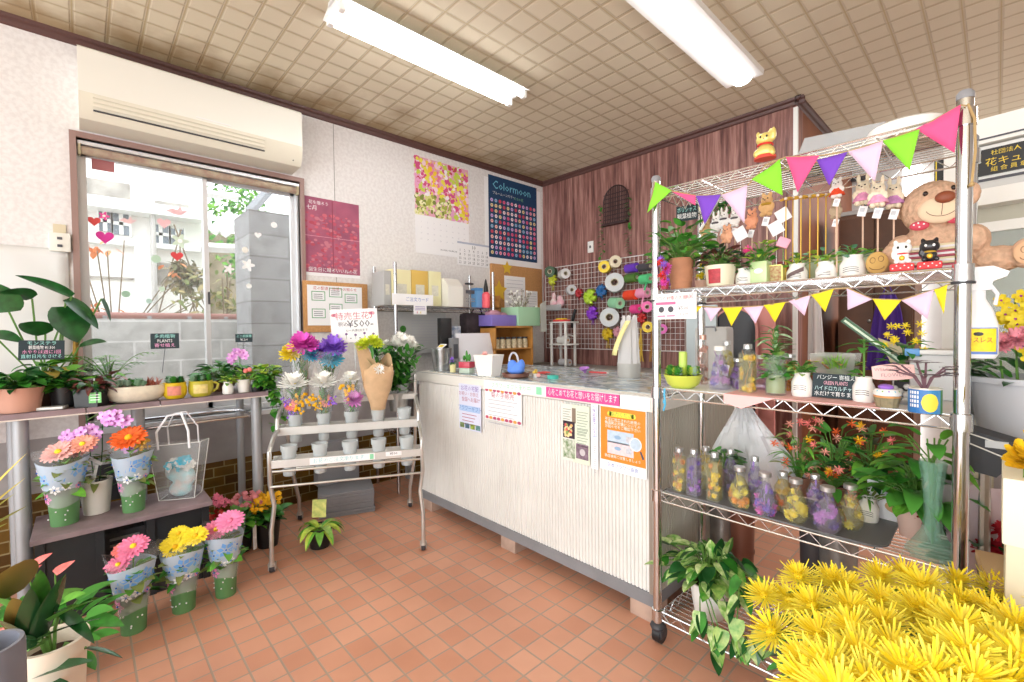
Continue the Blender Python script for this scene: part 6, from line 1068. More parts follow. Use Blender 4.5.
P = rsy(905, 1.78, 0); s_ = msz(P); t = thing('white_tray', 'round white plastic tray lying upside down on top of the rack', 'tray', P); b = MB(); b.lathe([(0, .05), (.08, .05), (.092, .042), (.097, .0), (.093, .0), (.086, .036), (0, .044)], WCER, seg=36); b.build('tray_body', t)
P = rsy(840, 1.86, 0); t = thing('box_cover', 'clear plastic box lid resting on top of the rack', 'lid', P, R(12)); b = MB(); b.add([(-.13, -.09, 0), (.13, -.09, 0), (.13, .09, 0), (-.13, .09, 0), (-.1, -.07, .09), (.11, -.07, .09), (.11, .07, .09), (-.1, .07, .09)], [(0, 1, 5, 4), (1, 2, 6, 5), (2, 3, 7, 6), (3, 0, 4, 7), (4, 5, 6, 7)], mat('lid_film', '#DDE2E6', .15, alpha=.35)); b.build('lid_body', t, smooth=False, thick=.002); b = MB(); b.tube([(-.13, -.09, 0), (.13, -.09, 0), (.13, .09, 0), (-.13, .09, 0)], .003, FROST, 5, True); b.build('rim', t)
P = rsy(806, 1.9, 0); b = MB(); [b.tube([((.05+.006*k)*cos(a), .04*sin(a), .006+.006*k) for a in [2*pi*i/18 for i in range(18)]], .003, BLACK, 5, True) for k in range(4)]; tag(b.build('black_cable', None, P), 'coiled black cable on top of rack left of the clear lid', 'cable')
# ---------------- second shelf (z 1.396)
P = rs(681, 290, 1); s_ = msz(P); t = thing('potted_plant', 'lush green polyscias in a matt terracotta pot at the left of the second rack shelf', 'plant', P); b = MB(); b.lathe([(0, 0), (9.5*s_, 0), (10*s_, 7*s_), (10.4*s_, 7.3*s_), (12*s_, 31*s_), (11*s_, 31*s_), (0, 27*s_)], TERRA, seg=26); b.build('pot', t); MB().lathe([(0, 28*s_), (11*s_, 28*s_)], SOIL).build('soil', t)
bush(t, 28*s_, 110, 26*s_, 42*s_, .05, .034, [GRN, mat('fresh_leaf', '#4F9A38'), GRN2], seed=31, droop=.6); bush(t, 28*s_, 10, 8*s_, 4*s_, .05, .02, [VARI], seed=5, name='variegated_leaves', stems=False, c=(-10*s_, 0))
chalk_sign(rs(686, 226, 1)*0+Vector((at(687, 222, 'y', 1.9).x, 1.9, at(687, 213, 'y', 1.9).z)), .09, .065, R(10), 0, ['ポリシャス', '観葉植物'], 'dark chalkboard sign sticking up behind the terracotta pot on the rack', .12, name='plant_sign')
def flat_pick(P): pass
P = rs(665, 289, 1); s_ = msz(P); t = thing('flower_bundle', 'small bundle of red and purple artificial flowers by the left rack post', 'flowers', P); b = MB(); rr = random.Random(3)
for k in range(10): pompon(b, (rr.uniform(-.015, .015), rr.uniform(-.02, .01), .02+rr.uniform(0, .09)), (rr.uniform(-1, 1), -1, .4), .018, [REDP, MAG, PURP][k % 3], k, 3, 9)
b.build('flower_head', t); MB().lathe([(0, 0), (.012, 0), (.016, .03), (0, .03)], mat('wrap_red', '#A83A4A')).build('base', t)
P = rs(720, 288, 1); s_ = msz(P); t = thing('potted_plant', 'burgundy-leaved plant in a cream bucket with a red label on the second shelf', 'plant', P); pot(14.5*s_, 12*s_, 22*s_, mat('cream_pot', '#E9E4C9', .45), 'pot', t); bush(t, 20*s_, 90, 20*s_, 24*s_, .045, .02, [REDLEAF, DGRN, mat('near_black_leaf', '#3A4A38')], seed=22, droop=.8)
b = MB(); n = 6; r_ = 13.6*s_
for i in range(n): a0, a1 = -2.05+.9*i/n, -2.05+.9*(i+1)/n; b.quad((r_*.98*cos(a0), r_*.98*sin(a0), 4*s_), (r_*.98*cos(a1), r_*.98*sin(a1), 4*s_), (r_*1.04*cos(a1), r_*1.04*sin(a1), 18*s_), (r_*1.04*cos(a0), r_*1.04*sin(a0), 18*s_), mat('red_label', '#B8404A', .6, var=.25, scale=90))
b.build('red_label', t)
P = rsy(702, 1.86, 1); t = thing('small_planter', 'pinkish clay pot with a yellow flower tucked behind the terracotta pot', 'plant', P); pot(.028, .022, .045, mat('pink_clay', '#DDB6A2', .7), 'pot', t); b = MB(); [pompon(b, (x, -.01, z), (0, -1, .6), .02, YEL, k, 3, 10) for k, (x, z) in enumerate(((0, .06), (.01, .1), (.015, .125)))]; b.build('flower_head', t); bush(t, .04, 14, .02, .07, .03, .012, [GRN], seed=2)
JARG = 'cream milk-jar pots on the second rack shelf'
def milk(px, py, sc, label, seed, fol, strip=None, n=22, Hh=.04, text='Milk'):
    P = rs(px, py, 1); s_ = msz(P); t = small_pot(P, 9.3*s_*sc, 20*s_*sc, WCER, fol, label, seed, JARG, 'jar', 0, text, n=n, L=.028, W=.015, Hh=Hh, name='jar_pot')
    if strip: 
        b = MB(); r_ = 9.5*s_*sc; m = mat('strip'+strip, strip, .6); v = []
        for k in range(9): a = -2.4+1.7*k/8; z = (5+7*k/8)*s_; v += [(r_*1.02*cos(a), r_*1.02*sin(a), z), (r_*1.02*cos(a), r_*1.02*sin(a), z+4*s_)]
        b.add(v, [(2*k, 2*k+2, 2*k+3, 2*k+1) for k in range(8)], m); b.build('ribbon_band', t)
    return t
milk(745, 287, .92, 'plain cream milk-jar pot between the red-label bucket and green glass cube', 3, [GRN2, GRN])
milk(797, 284, 1.0, 'cream milk-jar pot with a dark diagonal ribbon band on the second shelf', 4, [GRN2, LIME], '#6E5A5A', 26, .05)
milk(826, 281.4, .98, 'cream milk-jar pot with a white diagonal ribbon band', 5, [LIME, GRN2], '#FAFAFA', 20, .035)
milk(852.6, 279.6, 1.2, 'largest cream milk-jar pot, next to the foot of the teddy bear', 6, [mat('blue_green_leaf', '#6FAA8A', .5), GRN2], None, 26, .045)
P = rs(761, 286, 1); s_ = msz(P); t = thing('green_glass_pot', 'square pale green glass pot with an oval label and mixed foliage', 'plant', P); b = MB(); w_ = 7.6*s_; h = 24*s_; b.bb(-w_, w_, -w_, w_, 0, h, mat('pale_green_glass', '#C3DCA0', .2), .003); b.build('pot', t); b = MB(); b.T = Matrix.Translation((0, -w_-.001, h*.6)) @ Matrix.Rotation(R(90), 4, 'X'); b.disc(0, 0, 4*s_, PAPER, 0, 16, 2.5*s_); b.build('oval_label', t); bush(t, h, 44, 12*s_, 20*s_, .032, .02, [GRN2, GRN, LIME], seed=4)
b = MB(); pompon(b, (-11*s_, -.01, 36*s_), (0, -1, .3), .022, mat('hot_pink', '#F0509A'), 2, 3, 10); b.build('flower_head', t)
P = rs(775, 285.4, 1); s_ = msz(P); t = thing('gold_frame_box', 'small gold-framed box with a reddish plant picture on the second shelf', 'box', P); b = MB(); w_ = 8*s_; h = 20*s_
b.bb(-w_*.9, w_*.9, -.012, .02, .001, h-.001, mat('plant_picture', '#C9C08A', .6, col2='#A86A4A', scale=90)); b.build('picture_box', t, smooth=False); b = MB()
for q in ((-w_, w_, 0, .004), (-w_, w_, h-.004, h), (-w_, -w_+.004, 0, h), (w_-.004, w_, 0, h)): b.bb(q[0], q[1], -.016, .022, q[2], q[3], GOLD)
b.build('frame', t, smooth=False)
P = rsy(785, 1.88, 1); s_ = msz(P); b = MB(); b.bb(-.02, .02, -.02, .02, 0, .085, mat('wine_red_box', '#9A2A3A', .5), .003); b.bb(-.021, .021, -.021, .021, .07, .088, mat('wine_lid', '#7E2230', .5), .002); tag(b.build('red_box', None, P), 'wine red box standing behind the gold-framed box', 'box')
# long low pale green planter behind, with gift and plants
P = rsy(822, 1.975, 1); s_ = msz(P); t = thing('window_box_planter', 'long pale green planter box with seedlings at the rear of the second shelf', 'planter', P); b = MB(); b.bb(-.15, .15, -.03, .03, 0, .085, mat('sage_box', '#BFD0B0', .5), .004); b.bb(-.153, .153, -.033, .033, .085, .095, mat('sage_rim', '#A9B08A', .5)); b.build('planter', t); bush(t, .09, 26, .11, .04, .03, .02, [mat('blue_green_leaf', '#6FAA8A'), LIME, GRN2], seed=7)
b = MB(); rr = random.Random(8)
for k in range(18): a = rr.uniform(0, 6.28); b.leaf((.13, 0, .09), (cos(a), sin(a), 1.2), .07, .012, rr.choice([GRN2, LIME]), 1.2, 'strap', n=5)
b.build('spider_plant', t)
P = rsy(783, 1.80, 1); P.z = at(783, 243, 'y', 1.8).z; t = thing('pink_gift_pick', 'tiny pink gift parcel with a ribbon on a plant pick', 'ornament', P, R(20)); MB().box((0, 0, 0), (.038, .03, .034), mat('pink_parcel', '#F3A8BE', .6), bev=.005, rot=Euler((0, R(25), 0)).to_matrix()).build('parcel', t); b = MB(); b.tube([(0, .0, -.02), (0, 0, SH[1]-P.z+.09)], .0015, STEM, 4); b.build('pick', t)
# plush dolls on sticks
def plush(px, py, sc, y, col, label, kind, group, dress=None, stick=None, tags=0, ears=1, scarf=None):
    Pz = at(px, py, 'y', y); s_ = msz(Pz)*sc; m = mat('plush'+col, col, .95, bump=.6, scale=150); t = thing(kind, label, 'toy', Pz, 0, group); E_ = 4.6 if kind == 'plush_rabbit' else 2.2; ew = 1.5 if kind == 'plush_rabbit' else 2
    e = [((0, 0, 7*s_), (5*s_, 4.6*s_, 4.6*s_)), ((0, 0, -1*s_), (5.2*s_, 4.2*s_, 6*s_)), ((-5*s_, -1.5*s_, 1*s_), (1.8*s_, 1.8*s_, 3.5*s_)), ((5*s_, -1.5*s_, 1*s_), (1.8*s_, 1.8*s_, 3.5*s_)), ((-3*s_, -3*s_, -6*s_), (2.3*s_, 3*s_, 2.3*s_)), ((3*s_, -3*s_, -6*s_), (2.3*s_, 3*s_, 2.3*s_)), ((0, -4*s_, 5.6*s_), (2*s_, 2*s_, 1.6*s_))]
    for s2 in (-1, 1): e.append(((s2*2.9*s_, 0, (11+E_*.6)*s_), (ew*s_, 1.1*s_, E_*s_)))
    blob('plush_body', e, m, t, .0034, sm=2)
    for s2 in (-1, 1): MB().ell((s2*1.9*s_, -4.4*s_, 7.8*s_), .6*s_, BLACK, 8, 5).build('eye', t)
    MB().ell((0, -6*s_, 6.2*s_), (.7*s_, .5*s_, .5*s_), mat('plush_nose', '#5A3A34'), 8, 5).build('nose', t)
    if dress: MB().lathe([(3.6*s_, 3*s_), (5.4*s_, 0), (7.2*s_, -4.5*s_), (5*s_, -4.5*s_)], mat('dress'+dress, dress, .8, var=.2, scale=90), seg=18, sy=.85).build('dress', t)
    if scarf: b = MB(); b.lathe([(4*s_, 2*s_), (5.3*s_, 2.8*s_), (5*s_, 4*s_), (3.8*s_, 4*s_)], mat('scarf'+scarf, scarf, .8), seg=16); b.build('scarf', t)
    zb = SH[1]+.03-Pz.z; b = MB(); b.tube([(0, 0, -5*s_), (0, .003, zb)], .0026, mat('plant_stick', '#DDB254' if stick else '#D9B8A0', .6), 6); b.build('stick', t)
    if tags: b = MB(); b.box((.6*s_, -5*s_, -13*s_), (5.5*s_, .0012, 8*s_), PAPER, rot=Euler((0, R(15), 0)).to_matrix()); b.box((.4*s_, -5.3*s_, -12*s_), (3*s_, .0012, 3*s_), mat('tag_print', '#C9CCD2'), rot=Euler((0, R(15), 0)).to_matrix()); b.build('care_tag', t)
    return t
G1 = 'plush animals on plant sticks'
for px, py, col, lb, kind, dr, tg, y in ((863, 196, '#F2E6CC', 'cream plush rabbit in a pink dress, left of the trio on sticks', 'plush_rabbit', '#E89AC0', 1, 1.86), (878, 198, '#F4E8CE', 'cream plush rabbit in a pink dress, middle of the trio on sticks', 'plush_rabbit', '#F0A8CC', 1, 1.80), (894, 199, '#EFE2C8', 'cream plush rabbit in a mauve dress, right of the trio on sticks', 'plush_rabbit', '#C98AC0', 1, 1.86)): plush(px, py, 1.25, y, col, lb, kind, G1, dr, None, tg)
plush(837, 191, .95, 1.8, '#F4F0EC', 'plush penguin-like doll with a red cap in orange and black', 'plush_bird', G1, '#F0502A', None, 1)
plush(836, 212, .9, 1.84, '#B9A58A', 'beige and grey plush doll with a white tag below the red-capped doll', 'plush_bear', G1, None, None, 1)
for k, (px, y) in enumerate(((786, 1.84), (793, 1.88), (801, 1.84), (810, 1.88), (818, 1.84), (826, 1.9))):
    Pz = at(px, 200-k*.8, 'y', y); s_ = msz(Pz); t = thing('felt_flower_pick', 'golden felt flower pick with a yellow stick, %s from the left' % (ORD+['sixth'])[k], 'ornament', Pz, 0, 'golden flower picks behind the jar pots'); b = MB(); b.petals((0, 0, 0), (0, -.5, 1), .002, 6.5*s_, 6, 5*s_, mat('gold_felt', '#E8B43A', .8), .2, -.1, k, .1); b.build('flower_head', t); MB().tube([(0, 0, 0), (0, 0, SH[1]+.02-Pz.z)], .0022, mat('yellow_stick', '#E3B640', .5), 5).build('stick', t); MB().ell((0, -.004, .004), 1.6*s_, mat('white_felt', '#F6EEE6'), 8, 5).build('centre', t)
for px, py, lb in ((716, 218, 'white plush rabbit with grey bow, left of the three behind the burgundy plant'), (724, 214, 'white plush rabbit with grey bow, middle of the three behind the burgundy plant'), (735, 213, 'white plush rabbit with grey bow, right of the three behind the burgundy plant')): plush(px, py+8, .85, 1.88, '#F6F4F2', lb, 'plush_rabbit', 'white plush rabbits', None, None, 1, scarf='#5A5458')
plush(752, 222, .95, 1.9, '#F0A884', 'peach plush reindeer on a stick left of the taller one', 'plush_deer', G1, None, None, 1); plush(767, 208, 1.1, 1.86, '#E8BC84', 'tan plush deer on a stick with two white tags', 'plush_deer', G1, None, None, 1, scarf='#C9A23A'); plush(727, 237, .9, 1.84, '#EFB28E', 'peach plush face doll low above the burgundy plant', 'plush_bear', G1); plush(706, 232, .9, 1.93, '#D9B27E', 'tan plush bear half hidden behind the green polyscias', 'plush_bear', G1)
for px, py, lb in ((783, 215, 'square white card tilted beside the tan plush deer'), (776, 228, 'second white card hanging below the tilted card'), (740, 234, 'blank white card in front of the white plush rabbits')):
    P = at(px, py, 'y', 1.84); q = 12*msz(P); b = MB(); b.box((0, 0, 0), (q, q*1.1, .0015), PAPER, rot=Euler((0, 0, R(25))).to_matrix()); b.tube([(0, 0, -.004), (0, -(P.z-SH[1])+.03, -.006)], .0012, WHITE, 4); tag(b.build('gift_card', None, P, fl(0), smooth=False), lb, 'card', 'white gift cards')
P = at(722, 196, 'y', 1.9); t = thing('wicker_wreath', 'triangular white-edged green wreath behind the white rabbits', 'wreath', P); b = MB(); s_ = msz(P); b.tube([(-22*s_, 0, -30*s_), (0, 0, 2*s_), (22*s_, 0, -30*s_)], 1.5*s_, WHITE, 6); b.build('frame', t); leafcloud(None, (0, .01, -14*s_), (12*s_, .02, 12*s_), 120, .02, [DGRN, GRN], 4).build('foliage', t); MB().tube([(0, 0, -30*s_), (0, 0, SH[1]-P.z+.01)], .002, WHITE, 4).build('stand', t)
# teddy bear
P = rsy(934, 1.90, 1); s_ = msz(P); FUR = mat('beige_fur', '#D9B396', .95, var=.18, scale=60, bump=.8); tbz = thing('teddy_bear', 'large beige teddy bear with a red spotted bow sitting on the rack', 'toy', P, R(4)); tbz.scale = (.82, .82, 1)
def bz(px, py): q = at(px, py, 'y', P.y); return q.x-P.x, q.z-P.z
hx_, hz = bz(933, 209); U_ = s_
blob('bear_body', [((hx_, -.02, hz), (31*U_, 27*U_, 26*U_)), ((hx_-30*U_, 0, hz+6*U_), (11*U_, 7*U_, 12*U_)), ((hx_+30*U_, 0, hz+10*U_), (11*U_, 7*U_, 12*U_)), ((hx_+5*U_, -.05, hz-6*U_), (20*U_, 14*U_, 14*U_)), ((hx_+4*U_, 0, 28*U_), (36*U_, 24*U_, 27*U_)), ((hx_-28*U_, -.03, 30*U_), (15*U_, 15*U_, 13*U_)), ((hx_-36*U_, -.07, 24*U_), (11*U_, 13*U_, 10*U_)), ((hx_+34*U_, -.03, 32*U_), (15*U_, 16*U_, 14*U_)),
     ((hx_-50*U_, -.1, 14*U_), (12*U_, 14*U_, 12*U_)), ((hx_-30*U_, -.05, 13*U_), (18*U_, 20*U_, 12*U_)), ((hx_+54*U_, -.02, 12*U_), (24*U_, 14*U_, 12*U_)), ((hx_+76*U_, -.05, 14*U_), (14*U_, 10*U_, 14*U_))], FUR, tbz, .0055, sm=3, fuzz=.0012)
MB().ell((hx_+6*U_, -.092, hz-6*U_), (20*U_, 7*U_, 13*U_), mat('pale_muzzle', '#EBD3B4', .9), 20, 12).build('muzzle', tbz)
MB().ell((hx_+10*U_, -.114, hz+4*U_), (9*U_, 4.5*U_, 5.6*U_), mat('brown_nose', '#8E4A2E', .5), 14, 8).build('nose', tbz)
for x, z in ((-7, 11), (17, 14)): MB().ell((hx_+x*U_, -.02-math.sqrt(max(0, 1-(x/31)**2-(z/26)**2))*26.5*U_, hz+z*U_), 2.6*U_, mat('bead_eye', '#2A1A14', .1), 10, 6).build('eye', tbz)
b = MB(); b.tube([(hx_+(7+14*cos(a))*U_, -.0925-7*U_*math.sqrt(max(0, 1-((1+14*cos(a))/20)**2-((9*sin(a)+2)/13)**2)), hz+(-6+9*sin(a)+2)*U_) for a in [R(-160+14*k) for k in range(11)]], .0009, mat('stitch_brown', '#6A4030'), 5); b.tube([(hx_+8*U_, -.114, hz-1*U_), (hx_+7*U_, -.113, hz-12*U_)], .0009, mat('stitch_brown', '#6A4030'), 5); b.build('smile_stitch', tbz)
BOWM = mat('spotted_bow', '#D04A5E', .7)
for x, z in ((-12, -19), (19, -16)):
    b = MB(); b.ell((hx_+x*U_, -.088, hz+z*U_), (9*U_, 3.5*U_, 4.6*U_), BOWM, 12, 8); [b.ell((hx_+(x+dx)*U_, -.088-3.3*U_, hz+(z+dz)*U_), 1*U_, PAPER, 6, 4) for dx, dz in ((-5, 1), (0, -1.5), (4, 1), (-1, 2.4))]; b.build('bow_loop', tbz)
for fx, fz, fy in ((-50, 14, -.1-14*U_), (76, 14, -.05-9.5*U_)):
    b = MB(); b.ell((hx_+fx*U_, fy-.001, fz*U_), (11*U_ if fx < 0 else 12*U_, 2*U_, 11*U_), mat('paw_suede'+str(fx < 0), '#C9A25E' if fx < 0 else '#D9B08A', .8), 16, 10)
    for dx, dz in ((-4, 2.5), (4, 3.5)): b.tube([(hx_+(fx+dx+2.6*cos(a))*U_, fy-2.1*U_, (fz+dz+2.8*sin(a))*U_) for a in [2*pi*k/12 for k in range(12)]], .0008, mat('stitch_brown', '#6A4030'), 4, True)
    b.tube([(hx_+(fx+7*cos(a))*U_, fy-2.0*U_, (fz-4-3*sin(a))*U_) for a in [pi*k/10 for k in range(11)]], .0008, mat('stitch_brown', '#6A4030'), 4); b.build('paw_pad', tbz)
P2 = rsy(931, 1.73, 1); s_ = msz(P2)
for k in range(4):
    b = MB(); z = 6.6*s_*k; w_ = (23-1.2*k)*s_ if k != 3 else 26*s_; b.box((0, 0, 3.1*s_), (w_*2, .05, 6.2*s_), mat(['rose_stripe', 'cream_stripe'][k % 2], ['#B9566A', '#E9DDB8'][k % 2], .6), bev=.002); b.box((0, -.026, 3.1*s_), (w_*1.9, .002, 2*s_), PAPER); tag(b.build('gift_box', None, P2+Vector((0, 0, z))), 'flat gift box held by the teddy bear, %s from the bottom of the stack' % ORD[k], 'box', 'striped gift boxes in front of the teddy bear')
def mini_cat(px, py, col, label, acc, inner):
    P = rsy(px, py, 1); s_ = msz(P); t = thing('cat_figurine', label, 'figurine', P, R(6), 'cat figurines on red cushions'); m = mat('cat'+col, col, .25)
    b = MB(); b.box((0, 0, 4*s_), (19*s_, 13*s_, 7.5*s_), mat('red_dotted_cushion', '#D8363A', .6), bev=2*s_); b.build('cushion', t); b = MB(); [b.ell((x*s_, -6.6*s_, z*s_), .7*s_, PAPER, 6, 4) for x, z in ((-7, 3), (-4, 5.5), (-1, 3), (2, 5.5), (5, 3), (7.5, 5))]; b.build('dots', t)
    blob('cat_body', [((0, 0, 14*s_), (6*s_, 5*s_, 7*s_)), ((0, -.5*s_, 23*s_), (8*s_, 6.5*s_, 6.5*s_)), ((-5*s_, 0, 29*s_), (2*s_, 1.5*s_, 3*s_)), ((5*s_, 0, 29*s_), (2*s_, 1.5*s_, 3*s_)), ((-6.5*s_, -2*s_, 17*s_), (2*s_, 2*s_, 4.5*s_)), ((5*s_, -4*s_, 10*s_), (2.5*s_, 2.5*s_, 2.5*s_)), ((-4*s_, -4*s_, 10*s_), (2.5*s_, 2.5*s_, 2.5*s_))], m, t, .0025)
    for x in (-3, 3): MB().ell((x*s_, -6.6*s_, 23.5*s_), (1.1*s_, .5*s_, 1.4*s_), mat('eye'+inner, inner), 8, 5).build('eye', t)
    MB().ell((0, -6*s_, 13*s_), (2.3*s_, 1.2*s_, 2.6*s_), mat('gold_coin', '#E0B83A', .3, .5), 10, 6).build('coin', t); b = MB(); b.lathe([(4.6*s_, 16.6*s_), (5.6*s_, 17.6*s_), (4.8*s_, 18.6*s_)], mat('collar'+acc, acc), seg=16); b.build('collar', t)
mini_cat(901.5, 1.665, '#F6F4F2', 'white cat figurine on a red cushion beside the bear paw', '#D8363A', '#2A2A2A'); mini_cat(929, 1.665, '#26262A', 'black cat figurine on a red cushion in front of the striped boxes', '#C9A23A', '#F4F4F4')
# ---------------- third shelf (z 1.014)
b = MB(); a0 = RY0+.0; pk = mat('pink_paper_cloth', '#F7C0BE', .7); x0, x1 = at(724, 392, 'y', a0).x, at(880, 404, 'y', a0).x; z = SH[2]+.003
b.bb(x0, x1, RY0, 1.9, z, z+.0015, pk); A, B_, D = at(724, 392, 'y', RY0-.004), at(775, 397, 'y', RY0-.004), at(741, 409, 'y', RY0-.004); b.prism([(0, 0), (0, -.03), (B_.x*0+(D.x-x0), D.z-z), (B_.x-x0, 0)], .0015, pk, (x0, RY0-.002, z+.001), (1, 0, 0), (0, 0, 1)); tag(b.build('shelf_cloth', smooth=False), 'pink paper cloth on the third shelf with a pointed corner hanging down', 'cloth')
b = MB(); b.bb(RX0+.02, x0-.003, RY0+.01, 1.95, z, z+.0012, PAPER); tag(b.build('shelf_paper', smooth=False), 'white paper lining the left end of the third shelf', 'paper', 'white lining papers on third shelf')
b = MB(); b.bb(x1+.003, RX1-.02, RY0+.01, 1.95, z, z+.0012, PAPER); tag(b.build('shelf_paper', smooth=False), 'white paper lining the right end of the third shelf', 'paper', 'white lining papers on third shelf')
b = MB(); P = Vector((RX0+.04, RY0-.012, SH[2]-.035)); b.tube([(0, 0, .04), (0, -.004, .02), (.004, -.004, -.02), (-.003, -.004, -.045)], .004, mat('sky_blue_clip', '#4EB4E0', .4)); b.ell((0, -.004, -.01), (.006, .005, .009), mat('sky_blue_clip', '#4EB4E0')); tag(b.build('blue_tie', None, P), 'sky blue twist tie hanging from the left corner of the third shelf', 'tie')
def r3(px, py): return rs(px, py, 2, .0055)
P = r3(683, 387.5); s_ = msz(P); t = thing('succulent_bowl', 'lime green bowl of succulents around a pale green candle', 'plant', P); b = MB(); b.lathe([(0, 0), (10*s_, 0), (15*s_, 4*s_), (18.5*s_, 13*s_), (17.3*s_, 13.2*s_), (14*s_, 5*s_), (0, 9*s_)], mat('lime_bowl', '#CDDC5A', .3), seg=30); b.build('bowl', t); MB().lathe([(0, 11*s_), (17*s_, 11*s_)], SOIL).build('soil', t)
b = MB(); rr = random.Random(5)
for k in range(20):
    a = rr.uniform(0, 6.28); q = rr.uniform(5, 15)*s_; sz = rr.uniform(4, 6)*s_; m = rr.choice([GRN, mat('succulent_blue', '#9DB8A6'), mat('fresh_leaf', '#4F9A38'), LIME])
    for l in range(4): b.petals((q*cos(a), q*sin(a), (12+l*1.6)*s_), (0, 0, 1), .001, sz*(1-.2*l), 7, sz*.6, m, .6+l*.6, .3, l*.4, .1, rr)
b.build('succulent', t); MB().lathe([(0, 12*s_), (4*s_, 12*s_), (4*s_, 35*s_), (3*s_, 36*s_), (0, 36*s_)], mat('candle_green', '#BFDC6A', .5), seg=18).build('candle', t)
def bottle(P, s_, kind, w_, h, tones, label, seed, group, capm=None, tagc=False):
    t = thing('flower_bottle', label, 'bottle', P, 0, group); rr = random.Random(seed); r_ = w_*s_/2; h = h*s_; c0 = mat('oil'+tones[0], tones[0], .1, alpha=.1, tint=.55)
    sq = kind in ('square', 'tall')
    if kind == 'square': pr = [(0, 0), (r_, 0), (r_, .8*h), (r_*.55, .88*h), (r_*.5, .92*h), (0, .92*h)]
    elif kind == 'tall': pr = [(0, 0), (r_, 0), (r_, .78*h), (r_*.6, .86*h), (r_*.5, .92*h), (0, .92*h)]
    elif kind == 'bulb': pr = [(0, 0), (r_*.62, 0), (r_*.95, .12*h), (r_, .3*h), (r_*.8, .5*h), (r_*.45, .72*h), (r_*.34, .9*h), (0, .92*h)]
    elif kind == 'cone': pr = [(0, 0), (r_*.95, 0), (r_, .06*h), (r_*.72, .5*h), (r_*.36, .82*h), (r_*.34, .92*h), (0, .92*h)]
    else: pr = [(0, 0), (r_*.85, 0), (r_, .1*h), (r_, .6*h), (r_*.55, .78*h), (r_*.45, .92*h), (0, .92*h)]
    b = MB(); b.lathe([(q*(1.18 if kind == 'square' else 1), z) for q, z in pr], GLASS, seg=4 if kind == 'square' else 20)
    if kind == 'square': b.v = [rotz(pi/4) @ v for v in b.v]
    b.build('glass', t, smooth=kind != 'square'); b = MB(); b.lathe([(q*.9*(1.18 if kind == 'square' else 1), min(z, .8*h)*.97+.003) for q, z in pr if z < .84*h]+[(0, .8*h)], c0, seg=4 if kind == 'square' else 16)
    if kind == 'square': b.v = [rotz(pi/4) @ v for v in b.v]
    b.build('oil', t, smooth=kind != 'square')
    b = MB()
    def rad(z):
        for (q0, z0), (q1, z1) in zip(pr, pr[1:]):
            if z0 <= z <= z1 and z1 > z0: return q0+(q1-q0)*(z-z0)/(z1-z0)
        return r_*.4
    for k in range(20):
        z = rr.uniform(.06, .74)*h; q = rad(z)*.7; a = rr.uniform(-pi, 0); m = mat('petal_in'+tones[1+k % (len(tones)-1)], tones[1+k % (len(tones)-1)], .5)
        if k % 3: pompon(b, (q*.8*cos(a), q*.8*sin(a), z), (cos(a), sin(a), rr.uniform(-.3, .5)), min(q*.65, r_*.5), m, k, 3, 12)
        else: b.leaf((q*.5*cos(a), q*.5*sin(a), z), (rr.uniform(-.4, .4), 0, 1), .25*h, r_*.25, m, .2, n=4)
    b.build('preserved_flowers', t)
    MB().lathe([(0, .9*h), (r_*(.5 if kind != 'tall' else .58), .9*h), (r_*(.5 if kind != 'tall' else .58), .985*h), (r_*.45, h), (0, h)], capm or mat('silver_cap', '#D0D2D4', .3, .8), seg=18).build('cap', t)
    if tagc: MB().box((-r_*.9, -r_*1.2, .62*h), (.02, .0015, .04), PAPER, rot=Euler((0, R(12), 0)).to_matrix()).build('paper_tag', t)
    return t
G3 = 'preserved flower bottles on third rack shelf'; 
P = r3(720, 389); bottle(P, msz(P), 'cone', 22, 43, ['#D9D0E8', '#B98ACB', '#D9A0D0', '#8E7AC8'], 'flask bottle of purple petals with white cap behind the pink cloth edge', 1, G3, WCER)
P = r3(703, 386); P.y = 1.83; P.x = at(703, 386, 'y', 1.83).x; bottle(P, msz(P), 'tall', 11, 50, ['#E8CFC4', '#C98A7A', '#D9A08E'], 'tall slim bottle with coppery pink petals beside the lime bowl', 2, G3, mat('copper_cap', '#D0A090', .3, .5))
P = rsy(727, 1.86, 2, .0055); bottle(P, msz(P), 'round', 15, 45, ['#E9E4B8', '#E0D060', '#C9B84A'], 'clear bottle of pale yellow flowers behind the purple flask', 3, G3)
P = rsy(738, 1.80, 2, .0055); bottle(P, msz(P), 'bulb', 17, 30, ['#B58AC8', '#8A4AA8', '#A06AC8'], 'small dark purple bottle with a white paper tag', 4, G3, None, True)
P = r3(747.7, 392); bottle(P, msz(P), 'square', 16, 48, ['#F0E8A8', '#F0A030', '#F4C840', '#E8D048'], 'square bottle of orange and yellow flowers with silver shoulders on third shelf', 5, G3)
P = rsy(762, 1.84, 2, .0055); bottle(P, msz(P), 'round', 22, 34, ['#E6C4DC', '#C98AC0', '#B0708A'], 'round pinkish bottle behind the square yellow one', 6, G3); P = rsy(790, 1.88, 2, .0055); bottle(P, msz(P), 'round', 20, 36, ['#F0C070', '#F0982A', '#E8B030'], 'amber orange bottle behind the glass jar of leaves', 7, G3)
P = r3(775.6, 394.5); s_ = msz(P); t = thing('leaf_jar', 'straight clear glass jar filled with green and white striped leaves', 'plant', P); MB().lathe([(0, 0), (9*s_, 0), (9.6*s_, 2*s_), (9.6*s_, 38*s_), (9*s_, 40*s_), (8.6*s_, 38*s_), (8.6*s_, 2*s_), (0, 2*s_)], GLASS, seg=24).build('glass', t); MB().lathe([(0, 2*s_), (8.4*s_, 2*s_), (8.4*s_, 20*s_), (0, 20*s_)], mat('moss_water', '#A9B878', .2, alpha=.6), seg=20).build('water', t)
